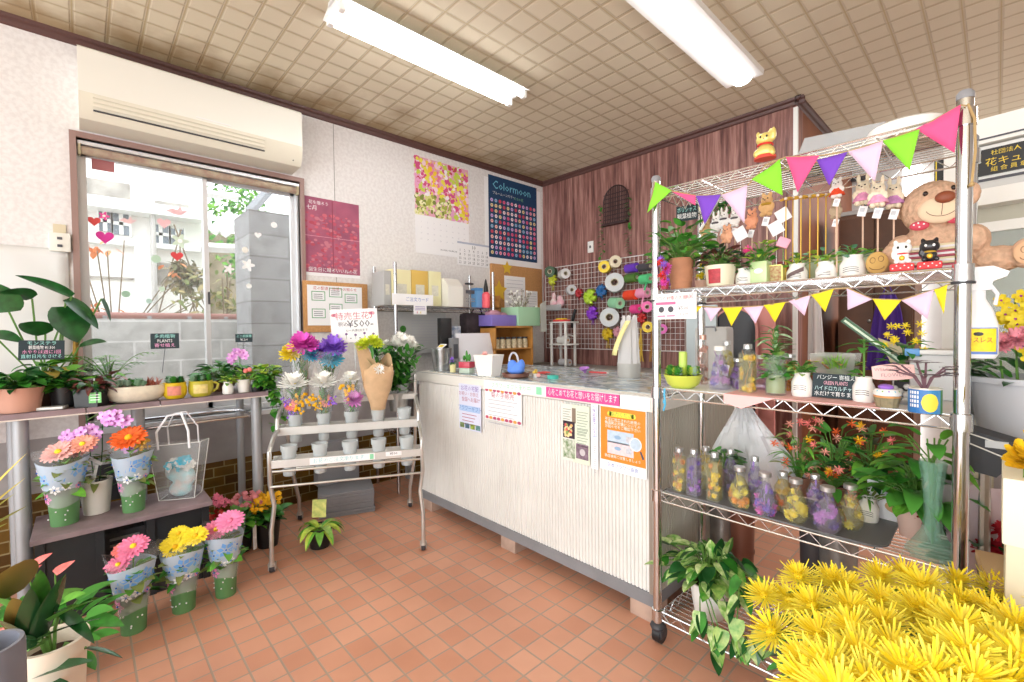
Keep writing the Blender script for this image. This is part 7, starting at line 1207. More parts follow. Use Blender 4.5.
bush(t, 14*s_, 60, 9*s_, 34*s_, .035, .02, [VARI, GRN, mat('white_green_leaf', '#C9DDBC', .5, col2='#5A9A58', scale=90)], seed=5); bush(t, 40*s_, 30, 6*s_, 30*s_, .05, .014, [GRN, mat('white_green_leaf', '#C9DDBC')], seed=6, name='tall_foliage')
GJ = 'white milk-jar pots on the third rack shelf'
def milk3(px, py, r_, h, label, seed, fol, n, Hh, L=.03, W=.018, k=2):
    P = rs(px, py, k, .0055); s_ = msz(P); return small_pot(P, r_*s_, h*s_, WCER, fol, label, seed, GJ, 'jar', 0, 'Milk', n=n, L=L, W=W, Hh=Hh, name='jar_pot')
milk3(802, 396, 9.3, 24, 'white milk-jar pot with variegated ivy beside the leaf jar', 7, [VARI, GRN], 40, .05); t = milk3(863.6, 401.5, 9.3, 25, 'white milk-jar pot with a single tall sprouting stem beside the chalkboard', 8, [GRN2], 4, .02)
b = MB(); rr = random.Random(4); b.tube([(0, 0, .06), (0, .005, .19)], .003, STEM, 5)
for k in range(7): a = k*2.4; b.leaf((0, 0, .15+.006*k), (cos(a), sin(a), .3), .075, .03, mat('fresh_leaf', '#4F9A38'), .8, n=6)
b.build('tall_leaves', t)
P = r3(835, 391); P.y += .06; P.x = at(835, 391, 'y', P.y).x; s_ = msz(P); t = thing('glass_planter', 'square glass planter with burgundy and lime foliage behind the chalkboard', 'plant', P); b = MB(); w_ = 15*s_; w2 = 19*s_; h = 36*s_
b.add([(-w_, -w_*.7, 0), (w_, -w_*.7, 0), (w_, w_*.7, 0), (-w_, w_*.7, 0), (-w2, -w2*.7, h), (w2, -w2*.7, h), (w2, w2*.7, h), (-w2, w2*.7, h)], [(0, 1, 5, 4), (1, 2, 6, 5), (2, 3, 7, 6), (3, 0, 4, 7), (0, 3, 2, 1)], mat('smoky_glass', '#DDE0DA', .1, alpha=.4)); b.build('glass', t, smooth=False); MB().box((0, 0, .02), (w_*1.85, w_*1.3, .036), SOIL).build('soil', t)
bush(t, .04, 46, 16*s_, 22*s_, .045, .028, [REDLEAF, mat('tan_leaf', '#D9A06A', .5), LIME, mat('fresh_leaf', '#4F9A38')], seed=9, low=.55)
b = MB(); rr = random.Random(3)
for k in range(120): b.leaf((rr.uniform(-.01, .03), -w_*.5, .05), (rr.uniform(-.35, .35), rr.uniform(-.5, .1), 1), rr.uniform(.06, .1), .004, mat('grass_blade', '#8CC84A', .6), .5, n=4)
b.build('grass_tuft', t)
chalk_sign(rs(835.4, 399, 2, .0055)+Vector((0, 0, 11*s_)), 34*s_, 21*s_, R(0), R(-6), ['パンジー 寄植え', 'GREEN PLANTS', 'ハイドロカルチャー', '水だけで育ちます'], 'black chalkboard with hand lettering standing on the third shelf', cols=('#DDE4E4', '#E0A8B8', '#BFE0E0', '#F2F2F2'))
P = rs(893, 398, 2, .0055); P.y = 1.74; P.x = at(893, 390, 'y', 1.74).x; P.z = at(893, 372, 'y', 1.74).z; s_ = msz(P); t = thing('pink_plaque', 'pale pink rounded plaque sign with small lettering on the third shelf', 'sign', P, 0); b = MB(); b.T = Matrix.Rotation(R(90), 4, 'X') @ rotz(R(6)); q = [(16.5*s_*(1 if abs(cos(a)) > .6 else abs(cos(a))/.6)*(1 if cos(a) > 0 else -1), 8*s_*sin(a)) for a in [2*pi*k/28 for k in range(28)]]; b.prism(q, .005, mat('pale_pink_plaque', '#F6C9C4', .6)); b.text('WELCOME TO', 4.4*s_, 0, 3*s_, mat('plaque_ink', '#B08A8E'), .0056); b.text('FLOWER', 5*s_, 0, -3*s_, mat('plaque_ink', '#B08A8E'), .0056); b.build('board', t); MB().tube([(0, .004, -7*s_), (0, .004, SH[2]+.006-P.z)], .002, STEEL).build('stand', t)
P = r3(887, 407); s_ = msz(P); t = thing('cupcake_ornament', 'cupcake ornament with white icing and a purple topper at the front of third shelf', 'ornament', P); MB().lathe([(0, 0), (8.5*s_, 0), (10.5*s_, 10*s_), (0, 10*s_)], mat('olive_case', '#8E8468', .6, var=.2, scale=90), seg=26, flute=.04, nf=13).build('paper_case', t); MB().lathe([(10.5*s_, 10*s_), (11.2*s_, 11.5*s_), (0, 13*s_)], mat('orange_icing', '#E8A868', .5), seg=22).build('sponge', t); b = MB(); b.lathe([(11*s_, 12*s_), (11.6*s_, 14.5*s_), (9*s_, 18*s_), (0, 19*s_)], WCER, seg=22); b.build('icing', t)
b = MB(); [b.ell((9.6*s_*cos(a), 9.6*s_*sin(a), 16*s_), 1.1*s_, m, 6, 4) for a, m in ((-2.3, BLUEP), (-1.8, GRN2), (-1.3, PURP), (-.8, BLUEP), (-.3, GRN2))]; b.build('sprinkles', t); MB().ell((-1*s_, 0, 20*s_), (6.5*s_, 6*s_, 3*s_), mat('purple_topper', '#9A6AD0', .4), 14, 8).build('topper', t)
P = rsy(906, 1.76, 2, .0055); t = thing('pebble_cluster', 'cluster of silvery glass beads beside the cupcake ornament', 'ornament', P); rr = random.Random(7); b = MB(); [b.ell((rr.uniform(-.03, .03), rr.uniform(-.02, .02), .012+rr.uniform(0, .04)), .009, rr.choice([mat('glass_bead', '#D6DADC', .1, .3), BLACK, mat('glass_bead', '#D6DADC')]), 8, 5) for _ in range(16)]; b.build('beads', t); MB().box((0, 0, .006), (.07, .04, .012), mat('grey_slate', '#9A9A9C')).build('slate', t)
P = r3(924.7, 412); s_ = msz(P); t = thing('blue_tin', 'blue and yellow printed tin can with a dark branching succulent', 'plant', P); r_ = 13*s_; h = 24*s_; b = MB(); n = 28
cols = []
for k in range(n):
    a0, a1 = 2*pi*k/n, 2*pi*(k+1)/n; m = mat('tin_blue', '#2E72B8', .35) if k % 28 in range(16, 22) else mat('tin_green', '#4A8A4A', .35) if k in (26, 27, 0, 1) else mat('tin_blue2', '#3A86C0', .35)
    b.quad((r_*cos(a0), r_*sin(a0), 0), (r_*cos(a1), r_*sin(a1), 0), (r_*cos(a1), r_*sin(a1), h), (r_*cos(a0), r_*sin(a0), h), m)
b.build('tin_body', t); b = MB()
def oncyl(u, v): a = -pi/2+u/r_; return (r_*1.025*cos(a), r_*1.025*sin(a), v)
ys = [-8.5+17*k/10 for k in range(11)]; v = []
for u in ys: q = 9*math.sqrt(max(0, 1-(u/8.5)**2)); v += [oncyl((5+u*.8)*s_, h*.45-q*s_), oncyl((5+u*.8)*s_, h*.45+q*s_)]
b.add(v, [(2*k, 2*k+2, 2*k+3, 2*k+1) for k in range(10)], mat('tin_yellow', '#F0D84A', .5))
for k in range(4):
    for j in range(4): u = (-11.5+2.2*j)*s_; z = h*(.78-.18*k); b.add([oncyl(u, z), oncyl(u+1.4*s_, z), oncyl(u+1.4*s_, z+.008), oncyl(u, z+.008)], [(0, 1, 2, 3)], PAPER)
b.build('tin_print', t); MB().lathe([(r_*1.01, h-.002), (r_*1.02, h+.002), (r_*.96, h+.002), (r_*.95, h-.01), (0, h-.01)], mat('tin_rim', '#E8E6DA', .3, .5), seg=28).build('rim', t)
b = MB(); rr = random.Random(5)
for k in range(12):
    a = rr.uniform(0, 6.28); e = Vector((cos(a)*.05+(-.01), sin(a)*.03, h+rr.uniform(.03, .07))); b.tube([(0, 0, h-.01), (e.x*.4, e.y*.4, h+.03), tuple(e)], .0025, mat('mauve_stem', '#7A5A64'), 5); [b.leaf(e, (cos(a+j), sin(a+j), .3), .035, .012, mat('mauve_leaf', '#8E7E8A', .5, var=.3, scale=60), .3, n=3) for j in (-1.4, -.7, 0, .7, 1.4)]
b.build('branches', t)
P = rsy(938, 1.95, 2, .0055); s_ = msz(P); t = thing('plastic_tub', 'white plastic tub with a blue clip lid at the rear right of the third shelf', 'box', P, R(4)); b = MB(); b.bb(-.065, .05, -.05, .05, 0, .14, mat('cloudy_tub', '#DDDFE0', .4, alpha=.85), .008); b.build('tub', t); b = MB(); b.bb(-.07, .055, -.055, .055, .14, .155, WHITE, .004); b.build('lid', t); MB().bb(-.076, -.04, -.057, -.04, .135, .158, mat('clip_blue', '#5A9AD8', .4), .003).build('clip', t)
# yellow flower arrangement behind
P = rsy(905, 1.98, 2, .0055); s_ = msz(P)
t = thing('potted_plant', 'dark leafy planter with small yellow blossoms standing beside the white tub', 'plant', rsy(906, 1.95, 2, .0055), 0); pot(.035, .03, .05, DKGREY, 'pot', t); bush(t, .05, 60, .045, .17, .05, .022, [DGRN, GRN, mat('fresh_leaf', '#4F9A38')], seed=15, c=(0, 0)); b = MB(); rr = random.Random(3); [pompon(b, (rr.uniform(-.05, .06), -.03+rr.uniform(-.01, .01), .14+rr.uniform(0, .1)), (0, -1, .5), .014, YEL, k, 2, 7) for k in range(14)]; b.build('flower_head', t)
# green-edged tilted book / folded strap
P = rsy(866, 1.93, 2, .0055); Pz = at(872, 340, 'y', 1.93); t = thing('leaf_blade_ornament', 'long green and white blade ornament leaning diagonally behind the sprouting jar', 'ornament', Pz); s_ = msz(Pz); b = MB(); b.box((0, 0, 0), (64*s_, .012, 6*s_), DGRN, rot=Euler((0, R(42), 0)).to_matrix()); b.box((0, -.008, 0), (60*s_, .004, 2*s_), mat('pale_stripe', '#D6E8D0'), rot=Euler((0, R(42), 0)).to_matrix()); b.build('blade', t); b = MB(); b.prism([(4*s_, 2*s_), (18*s_, -4*s_), (46*s_, -22*s_), (14*s_, -22*s_)], .006, mat('tan_paper', '#D6C6A4', .7), (0, .02, 0), (1, 0, 0), (0, 0, 1)); b.build('paper_fold', t); b = MB(); b.tube([(20*s_, .01, -22*s_), (20*s_, .01, SH[2]+.006-Pz.z)], .003, BLACK); b.build('support', t)
# ---------------- fourth shelf (z .607)
b = MB(); z = SH[3]+.003; xr = at(888, 548, 'z', z).x; n = 8; pts = [(RX0+.03, RY0+.012), (xr-.05, RY0+.012)]+[(xr-.05+.05*sin(a), RY0+.062-.05*cos(a)) for a in [R(15*k) for k in range(1, 7)]]+[(xr, 1.93), (RX0+.03, 1.93)]
b.prism(pts, .006, mat('dark_grey_tray', '#6E6F72', .5), (0, 0, z)); tag(b.build('grey_mat', smooth=False), 'dark grey mat under the flower bottles on the fourth shelf', 'mat')
def r4(px, py): return at(px, py, 'z', SH[3]+.0095)
G4 = 'preserved flower bottles on fourth rack shelf'; YO = ['#F0E8A0', '#F2D848', '#F0A040', '#E8E070']; PU = ['#D9CDEA', '#9A70D0', '#C08AD8', '#6A4AA8']; 
BT = [(679.4, 490, 'tall', 14, 43, ['#F0EAB8', '#E8705A', '#E8D048', '#F0A060'], 'straight bottle of yellow flowers with red at its neck, leftmost on the fourth shelf'), (694, 495, 'square', 13.5, 46, PU, 'square bottle of deep violet flowers beside the leftmost bottle'), (706, 489, 'tall', 12, 43, ['#EDE49A', '#E0C848', '#D8B840'], 'golden bottle half hidden behind the square yellow bottle'), (714.7, 500, 'square', 14, 48, ['#F0E8A8', '#F0A040', '#F0D850'], 'square bottle of yellow and orange flowers on the fourth shelf'),
      (730.7, 492, 'round', 13, 43, ['#CFC4DC', '#5A3A8A', '#8A6AB0'], 'slim bottle of dark purple flowers behind the round yellow one'), (739.7, 507, 'bulb', 22, 41, YO, 'bulb-shaped bottle of bright yellow flowers, left of the bulb bottles'), (755, 503, 'round', 14, 47, PU, 'tall lilac bottle between the yellow and pink bulb bottles'), (765, 514.6, 'bulb', 23, 43, ['#D9CDEA', '#B07AD8', '#E870C0', '#7A5AC8'], 'bulb-shaped bottle of lilac and pink flowers'), (783, 511, 'round', 17, 40, ['#F0DC90', '#F08030', '#E0C040'], 'bottle with an orange flower behind two bulb bottles'), (795.8, 522, 'bulb', 24, 44, ['#F0EAA0', '#F0A060', '#F4E04A', '#E8D850'], 'bulb-shaped bottle of yellow and peach flowers in the centre of the row'),
      (815, 517, 'round', 16, 43, PU, 'violet bottle behind the largest purple bulb bottle'), (827.3, 531.6, 'bulb', 26, 46, ['#E0D0EC', '#8A5AC0', '#D08AD8', '#5A3A9A'], 'largest purple and white bulb bottle near the right of the row'), (850.4, 528.7, 'bulb', 24, 45, ['#F0E4A0', '#F07A3A', '#D8C83A', '#C9C04A'], 'bulb-shaped bottle of orange and lime flowers, rightmost of the row')]
for k, (px, py, kd, w_, h, tn, lb) in enumerate(BT): P = r4(px, py); bottle(P, msz(P), kd, w_, h, tn, lb, 20+k, G4)
P = r4(868, 520); s_ = msz(P); small_pot(P, 9*s_, 23*s_, WCER, [mat('olive_leaf', '#7E8B45'), GRN2], 'white milk-jar pot with spiky leaves on the grey mat of the fourth shelf', 4, None, 'jar', 0, 'Milk', n=30, L=.06, W=.01, Hh=.04, name='jar_pot')
P = rsy(890, 1.93, 3, .005); s_ = msz(P); t = thing('white_carton', 'white carton with a round tan picture behind the white jar pot', 'box', P, R(-6)); MB().bb(-.05, .05, -.03, .03, 0, .13, PAPER, .003).build('carton', t); b = MB(); b.T = Matrix.Translation((.01, -.0305, .06)) @ Matrix.Rotation(R(90), 4, 'X'); b.disc(.02, -.01, .032, mat('tan_picture', '#C9A070', .7), .0005, 18, .02); b.disc(-.015, .03, .018, mat('grey_logo', '#B9BCC4'), .0005, 14, .012); b.build('picture', t)
P = at(915, 536, 'z', SH[3]+.004); s_ = msz(P); t = thing('potted_plant', 'large-leaved green plant in a dusty pink pot right of the bottles', 'plant', P); pot(17*s_, 12*s_, 36*s_, mat('dusty_pink_pot', '#CDAFA3', .7), 'pot', t); bush(t, 33*s_, 55, 28*s_, 50*s_, .1, .05, [GRN, mat('fresh_leaf', '#4F9A38'), GRN2], seed=41, droop=.9)
P = at(932, 556, 'z', SH[3]+.004); s_ = msz(P); t = thing('glass_vase', 'tall fluted clear green glass vase with a flared foot and a leaf sprig', 'vase', P); GV = mat('aqua_glass', '#9FD0BC', .06, alpha=.28); MB().lathe([(0, 0), (19*s_, 0), (20*s_, 4*s_), (14*s_, 14*s_), (8*s_, 26*s_), (6*s_, 40*s_), (7*s_, 66*s_), (10.5*s_, 96*s_), (9.6*s_, 96*s_), (6*s_, 64*s_), (4.6*s_, 40*s_), (6*s_, 26*s_), (0, 8*s_)], GV, seg=32, flute=.07, nf=8).build('vase_body', t)
b = MB(); st = MB(); rr = random.Random(12)
for k in range(7): st.tube([(0, 0, 12*s_), (rr.uniform(-.01, .01), 0, 90*s_), (rr.uniform(-.06, .05), rr.uniform(-.02, .03), 118*s_)], .002, STEM, 4)
for x, z, d in ((-.02, 100, (-1, -.4, .4)), (.0, 104, (1, -.5, .2)), (.02, 98, (1, -.3, -.3)), (-.04, 112, (-1, -.2, .7)), (.02, 118, (.4, -.5, .8)), (-.06, 104, (-1, 0, 0)), (.0, 112, (.2, -1, .3)), (-.03, 120, (-.5, -.6, .7))): b.leaf((x, 0, z*s_), d, .1, .045, rr.choice([GRN2, mat('fresh_leaf', '#4F9A38')]), .9, n=7)
b.build('leaf_sprig', t); st.build('stem', t)
P = rsy(950, 1.92, 3, .005); t = thing('red_poinsettia', 'deep red flower in a dark pot behind the glass vase', 'potted flower', P); pot(.035, .03, .05, DKGREY, 'pot', t); b = MB(); pompon(b, (0, -.01, .075), (0, -1, .5), .05, mat('deep_red', '#A81A2A'), 4, 4, 12); b.build('flower_head', t); bush(t, .05, 10, .03, .02, .05, .025, [DGRN], seed=3)
for px, y, lb, sd, cols, h, kind in ((800, 1.965, 'wiry green foliage with tiny coral blossoms behind the flower bottles', 51, [GRN2, mat('olive_leaf', '#7E8B45'), GRN], .26, 0), (836, 1.94, 'orange and yellow alstroemeria with green leaves behind the flower bottles', 52, [GRN, mat('fresh_leaf', '#4F9A38')], .28, 1), (872, 1.97, 'coral blossom spray with broad leaves at the rear of the fourth shelf', 53, [GRN, GRN2, DGRN], .28, 1)):
    P = rsy(px, y, 3, .0095); t = thing('leafy_flower_pot', lb, 'potted flower', P, 0, 'flower pots at the rear of the fourth shelf'); pot(.04, .032, .07, mat('dark_clay', '#8A6050', .7), 'pot', t); bush(t, .07, 60, .07, h-.05, .075 if kind else .06, .026 if kind else .012, cols, seed=sd, droop=.7); b = MB(); rr = random.Random(sd)
    for k in range(17): pompon(b, (rr.uniform(-.08, .08), rr.uniform(-.05, 0), .09+rr.uniform(0, h-.06)), (rr.uniform(-1, 1), -1, .5), .017, rr.choice([CORAL, ORG, DYEL, mat('petal_salmon', '#F2A793')]), k, 2, 6)
    b.build('flower_head', t)
P = rsy(727, 1.88, 3, .0095); t = thing('potted_plant', 'dark green clover-leaved plant behind the flower bottles under the film sheet', 'plant', P); pot(.035, .03, .07, mat('maroon_pot', '#5A3038', .5), 'pot', t); bush(t, .07, 46, .06, .075, .032, .03, [DGRN, GRN], 'heart', .3, 61)
P = rsy(758, 1.97, 3, .01); Q = [at(735, 408, 'y', 1.975), at(752, 408, 'y', 1.975), at(828, 505, 'y', 1.975), at(694, 478, 'y', 1.975)]; t = thing('plastic_sheet', 'milky crumpled plastic film hanging from the third shelf behind the bottles', 'sheet', Q[0]); v = []; n1, n2 = 18, 12
for i in range(n1+1):
    for j in range(n2+1):
        u, w_ = i/n1, j/n2; p = (Q[0]*(1-w_)+Q[3]*w_)*(1-u)+(Q[1]*(1-w_)+Q[2]*w_)*u; v.append(p-Q[0]+Vector((0, .018*sin(u*19+w_*2)*w_+.006*sin(u*47+w_*11), 0)))
MB().add(v, [(i*(n2+1)+j, (i+1)*(n2+1)+j, (i+1)*(n2+1)+j+1, i*(n2+1)+j+1) for i in range(n1) for j in range(n2)], mat('milky_film', '#E6E8EA', .2, alpha=.74)).build('film', t)
b = MB(); b.tube([(0, 0, -.0), (.005, 0, .02), (.012, 0, SH[2]-.035-Q[0].z)], .003, WHITE); b.build('tie', t)
# ---------------- bottom shelf: pothos
P = at(695, 607, 'z', SH[4]+.003); P = Vector((-.76, 1.76, SH[4]+.003)); s_ = msz(P); t = thing('pothos_plant', 'variegated trailing pothos in a white pot spilling off the bottom rack shelf', 'plant', P); pot(.075, .055, .13, WCER, 'pot', t)
b = MB(); st = MB(); rr = random.Random(14); MIDV = mat('leaf_cream_streak', '#6FA840', .4, col2='#D9E6A8', scale=45)
def hl(p, d, L, k): b.leaf(p, d, L, L*.72, [GRN, VARI, DGRN][k % 3], .6, 'heart', .2, rr.uniform(-.5, .5), 7, MIDV if k % 2 else None)
for k in range(95):
    a = rr.uniform(0, 6.28); q = rr.uniform(.02, .17); p = Vector((q*cos(a), q*sin(a)*.8-.02, .13+rr.uniform(-.03, .15)*(1-q*3)+.02)); st.tube([(0, 0, .11), (p.x*.5, p.y*.5, p.z+.02), tuple(p)], .0022, STEM, 4); hl(p, (cos(a), sin(a)-.3, rr.uniform(-.5, .4)), rr.uniform(.06, .085), k)
for k in range(4): p = Vector((.03*k-.02, 0, .2+.02*k)); hl(p, (.1*k-.1, -.1, 1), .08, k)
for k, (px, py) in enumerate(((700, 622), (722, 640), (745, 650), (740, 590), (757, 642), (715, 662))):
    e = at(px, py, 'y', RY0-.03+.004*k)-P; pts = [(0, -.06, .13), (e.x*.5, -.12, .12), (e.x*.9, e.y*.95, .04), tuple(e+Vector((0, 0, .04)))]; st.tube(pts, .0024, STEM, 5)
    for j in range(4): u = j/3; p = Vector(pts[2])*(1-u)+Vector(pts[3])*u; hl(p, (rr.uniform(-.8, .8), -.5, -.9), .075, j+k)
b.build('leaves', t); st.build('vine', t)
# ================================================================ BACKDROP SEEN THROUGH THE RACK
def wall_item(name, px0, px1, py0, py1, y, d, m, label, cat, bev=.003):
    a = at(px0, py0, 'y', y); c = at(px1, py1, 'y', y); cx = (a.x+c.x)/2; cz = (a.z+c.z)/2; t = thing(name, label, cat, (cx, y+d/2, cz)); b = MB(); b.box((0, 0, 0), (abs(c.x-a.x), d, abs(a.z-c.z)), m, bev=bev); return t, b, abs(c.x-a.x), abs(a.z-c.z)
# leaf print panel
t, b, W, H_ = wall_item('leaf_print_screen', 686, 716, 306, 400, 3.3, .03, mat('pale_blue_cloth', '#C9D6DA', .7), 'pale screen with a grey-green palm leaf print behind the rack', 'screen'); b.build('panel', t); b = MB(); LP = mat('leaf_print', '#6E8A86', .7)
for k in range(16): b.leaf((rg.uniform(-.4, .4)*W, -.017, rg.uniform(-.45, .3)*H_), (rg.uniform(-1, 1), 0, rg.uniform(.3, 1)), .16, .03, LP, .3, 'lance', 0, 0, 6)
b.T = None; b.v = [Vector((max(-W/2, min(W/2, v.x)), -.0165, v.z)) for v in b.v]; b.build('print', t)
MB().box((0, 0, -H_/2-(at(700, 400, 'y', 3.3).z)/2), (W*.9, .03, at(700, 400, 'y', 3.3).z), mat('pale_blue_cloth', '#C9D6DA')).build('lower_panel', t)
# arched mirror
a = at(714, 400, 'y', 3.35); c = at(757, 308, 'y', 3.35); t = thing('arched_mirror', 'dark arched mirror standing against the brown wall behind the rack', 'mirror', ((a.x+c.x)/2, 3.35, 0)); W = c.x-a.x; zt = c.z; z0 = zt-W*.5
pts = [(-W/2, .5), (W/2, .5)]+[(W/2*cos(q), z0+W/2*sin(q)) for q in [pi*k/14 for k in range(15)]]; b = MB(); b.prism(pts, .02, mat('dark_mirror', '#1E1A1C', .15, .0), (0, 0, 0), (1, 0, 0), (0, 0, 1)); b.build('mirror_plate', t, smooth=False)
b = MB(); b.tube([(p[0], -.01, p[1]) for p in pts], .012, mat('dusty_pink_frame', '#C98A84', .6), 6, True); b.build('frame', t); MB().bb(-W/2, W/2, -.02, .1, 0, .5, mat('dark_oak', '#5A3A2A', .5)).build('stand', t)
t, b, W, H_ = wall_item('pink_board', 757, 774, 306, 420, 3.4, .03, mat('salmon_pink_board', '#D08A84', .7), 'salmon pink board to the right of the dark arched mirror', 'board'); b.build('board', t); MB().bb(-W/2, W/2, -.015, .015, -H_/2-at(765, 420, 'y', 3.4).z, -H_/2, mat('salmon_pink_board', '#D08A84')).build('lower_board', t)
t, b, W, H_ = wall_item('grey_case', 694, 727, 330, 384, 2.45, .1, mat('grey_case', '#B9B6B2', .5), 'grey rounded case standing on the counter behind the rack bottles', 'case', .02); t.location.z = CT+H_/2+.001; b.build('case', t); b = MB(); b.tube([(-.03, -.05, H_*.42), (-.03, -.06, H_*.5), (.03, -.06, H_*.5), (.03, -.05, H_*.42)], .005, GREYP); b.build('handle', t)
# big film-wrapped boards behind lower shelf
MT = mat('grey_brown_board', '#9A948C', .6)
for k, (px, r_, h, m, lb) in enumerate(((722, .07, .52, mat('silver_bucket', '#A9A6A2', .3, .6, .3, 9), 'tall silver flower bucket behind the rack, nearest the counter'), (742, .06, .55, mat('brown_bucket', '#8E5A48', .4, .1), 'reddish brown tall bucket behind the bottom rack shelf'), (838, .075, .5, mat('silver_bucket', '#A9A6A2'), 'tall silver flower bucket behind the middle of the bottom shelf'), (812, .05, .46, mat('dark_bucket', '#4A4648', .4), 'dark narrow bucket beside the middle silver bucket'))):
    P = at(px, 560, 'y', 2.3); t = thing('flower_bucket', lb, 'bucket', (P.x, 2.3, 0), 0, 'tall buckets behind the rack'); MB().lathe([(0, 0), (r_*.8, 0), (r_, h), (r_*1.06, h), (r_*1.06, h+.01), (r_*.92, h), (r_*.75, .02), (0, .02)], m, seg=24).build('bucket_body', t); MB().lathe([(r_*.9, h*.3), (r_*.93, h*.31), (r_*.92, h*.33)], m, seg=24).build('band', t)
# white cloths hanging
for k, (p0, p1, y0, y1, yy_, c, lb) in enumerate(((800, 826, 285, 372, 4.1, '#F2F2F2', 'white apron hanging in the doorway behind the rack'), (866, 910, 296, 372, 4.33, '#4E2E8E', 'deep purple apron hanging in front of the wooden cupboard'))):
    a = at(p0, y0, 'y', yy_); c_ = at(p1, y1, 'y', yy_); W = c_.x-a.x; H_ = a.z-c_.z; v = []; n1, n2 = 16, 10; t = thing('hanging_apron', lb, 'apron', ((a.x+c_.x)/2, yy_, a.z), 0)
    for i in range(n1+1):
        for j in range(n2+1): u = i/n1; w_ = j/n2; v.append(((u-.5)*W*(.35+.65*w_**.6), .02*sin(u*17)*(.4+w_), -w_*H_))
    MB().add(v, [(i*(n2+1)+j, (i+1)*(n2+1)+j, (i+1)*(n2+1)+j+1, i*(n2+1)+j+1) for i in range(n1) for j in range(n2)], mat('cloth'+c, c, .8)).build('cloth', t, thick=.004); b = MB(); b.tube([(-.03, 0, 0), (0, 0, .1), (.03, 0, 0)], .005, mat('cloth'+c, c)); b.build('neck_loop', t)
a = at(842, 213, 'y', 4.4); c_ = at(912, 213, 'y', 4.4); t = thing('wooden_cupboard', 'dark brown wooden cupboard in the room behind the rack', 'cupboard', ((a.x+c_.x)/2, 4.4, 0)); W = (c_.x-a.x)/2+.02; DB = mat('cupboard_wood', '#6A4226', .5, var=.25, scale=5); MB().bb(-W, W, 0, .45, 0, a.z-.03, DB).build('carcass', t); MB().bb(-W-.02, W+.02, -.02, .46, a.z-.03, a.z, mat('grey_counter', '#A9A7A4', .4)).build('cupboard_top', t)
for s2 in (-1, 1): d = MB().bb(min(s2*.005, s2*(W-.01)), max(s2*.005, s2*(W-.01)), -.018, 0, .1, a.z-.06, mat('cupboard_door', '#5E3A22', .5, var=.2, scale=7), .004).build('door', t); MB().ell((s2*.03, -.026, a.z*.6), .012, STEEL, 8, 6).build('knob', d)
a2 = at(826, 300, 'y', 4.7); c2 = at(866, 300, 'y', 4.7); t = thing('amber_cabinet', 'amber brown cabinet end beside the white hanging apron', 'cabinet', ((a2.x+c2.x)/2+.05, 5.15, 0)); W = (c2.x-a2.x)/2; MB().bb(-W, W, -.2, .2, 0, 1.32, mat('amber_wood', '#8A5A26', .5, var=.15, scale=5)).build('carcass', t); MB().bb(-W*.9, W*.9, -.215, -.2, .1, 1.25, mat('amber_door', '#7A4C1E', .5)).build('door', t)
for px, pyb, h, nm, lb in ((868, 213, .16, 'knife_block', 'dark pointed object standing on the cupboard top'), (884, 213, .07, 'teapot', 'small dark pot on the cupboard top beside the pointed object')):
    P = at(px, pyb, 'y', 4.55); P.z = a.z+.001; b = MB(); 
    if nm == 'teapot': b.ell((0, 0, .035), (.06, .05, .035), DKGREY); b.tube([(.05, 0, .03), (.09, 0, .06)], .008, DKGREY); b.ell((0, 0, .075), .01, DKGREY)
    else: b.lathe([(0, 0), (.03, 0), (.05, .05), (.02, .12), (.005, h), (0, h)], DKGREY)
    tag(b.build(nm, None, P), lb, nm.replace('_', ' '))
a = at(903, 168, 'y', 5.55); c_ = at(921, 260, 'y', 5.55); struct(MB().bb(a.x, c_.x, 5.53, 5.6, 0, a.z, mat('bright_doorway_glass', '#FFFFFF', .3, emit=2.2)).build('door_1', smooth=False))
for k, (px, py, w_) in enumerate(((846, 176, .06), (858, 178, .14))):
    P = at(px, py, 'y', 5.56); b = MB(); b.box((0, .0, 0), (w_, .05, .05), DKGREY if k else GRN, bev=.005); tag(b.build('wall_hook', None, P), ['small green wall hook on the far grey wall', 'dark rail mounted on the far grey wall'][k], 'hook')
# ---------------- flower display fridge at the right
FA = Vector((-.15, 2.55, 0)); FR = R(-7); t = thing('display_fridge', 'large white flower display fridge with a black sign band behind the rack', 'fridge', FA, FR); FWT = mat('fridge_white', '#ECEBE6', .35); W = 1.5
def fz(py): 
    d = ray(995, py); n = Vector((-sin(FR), cos(FR), 0)); k = n.dot(FA-CP)/n.dot(d); return (CP+d*k).z
b = MB()
for z1, z0, y0, m in ((fz(118), fz(143), -.03, FWT), (fz(144), fz(177), -.0, FWT), (fz(180), fz(190), -.015, mat('fridge_grey_band', '#C9C8C6', .4)), (fz(190), fz(206), -.06, FWT), (fz(206), fz(222), .02, mat('fridge_beige', '#BDB9A8', .4)), (fz(222), fz(232), -.02, FWT)): b.bb(.0, W, y0, .5, z0, z1, m)
b.bb(0, .04, -.02, .5, 0, fz(118), FWT); b.bb(W-.04, W, -.02, .5, 0, fz(118), FWT); b.bb(0, W, .46, .5, 0, fz(118), mat('fridge_back', '#DADAD2', .5)); b.bb(0, W, -.02, .5, 0, .55, FWT); b.build('fridge_body', t, smooth=False)
b = MB(); b.bb(.0, W, -.034, -.028, fz(139.5), fz(138), INK); b.bb(.0, W, -.02, -.01, fz(180.5), fz(178), INK); b.build('shadow_gap', t, smooth=False)
sz0, sz1 = fz(174), fz(148); b = MB(); b.T = Matrix.Translation((.0, -.004, (sz0+sz1)/2)) @ Matrix.Rotation(R(90), 4, 'X'); H_ = sz1-sz0; b.box((.42, 0, 0), (.9, H_, .012), BLACK); YI = mat('sign_yellow', '#E8C93A', .5)
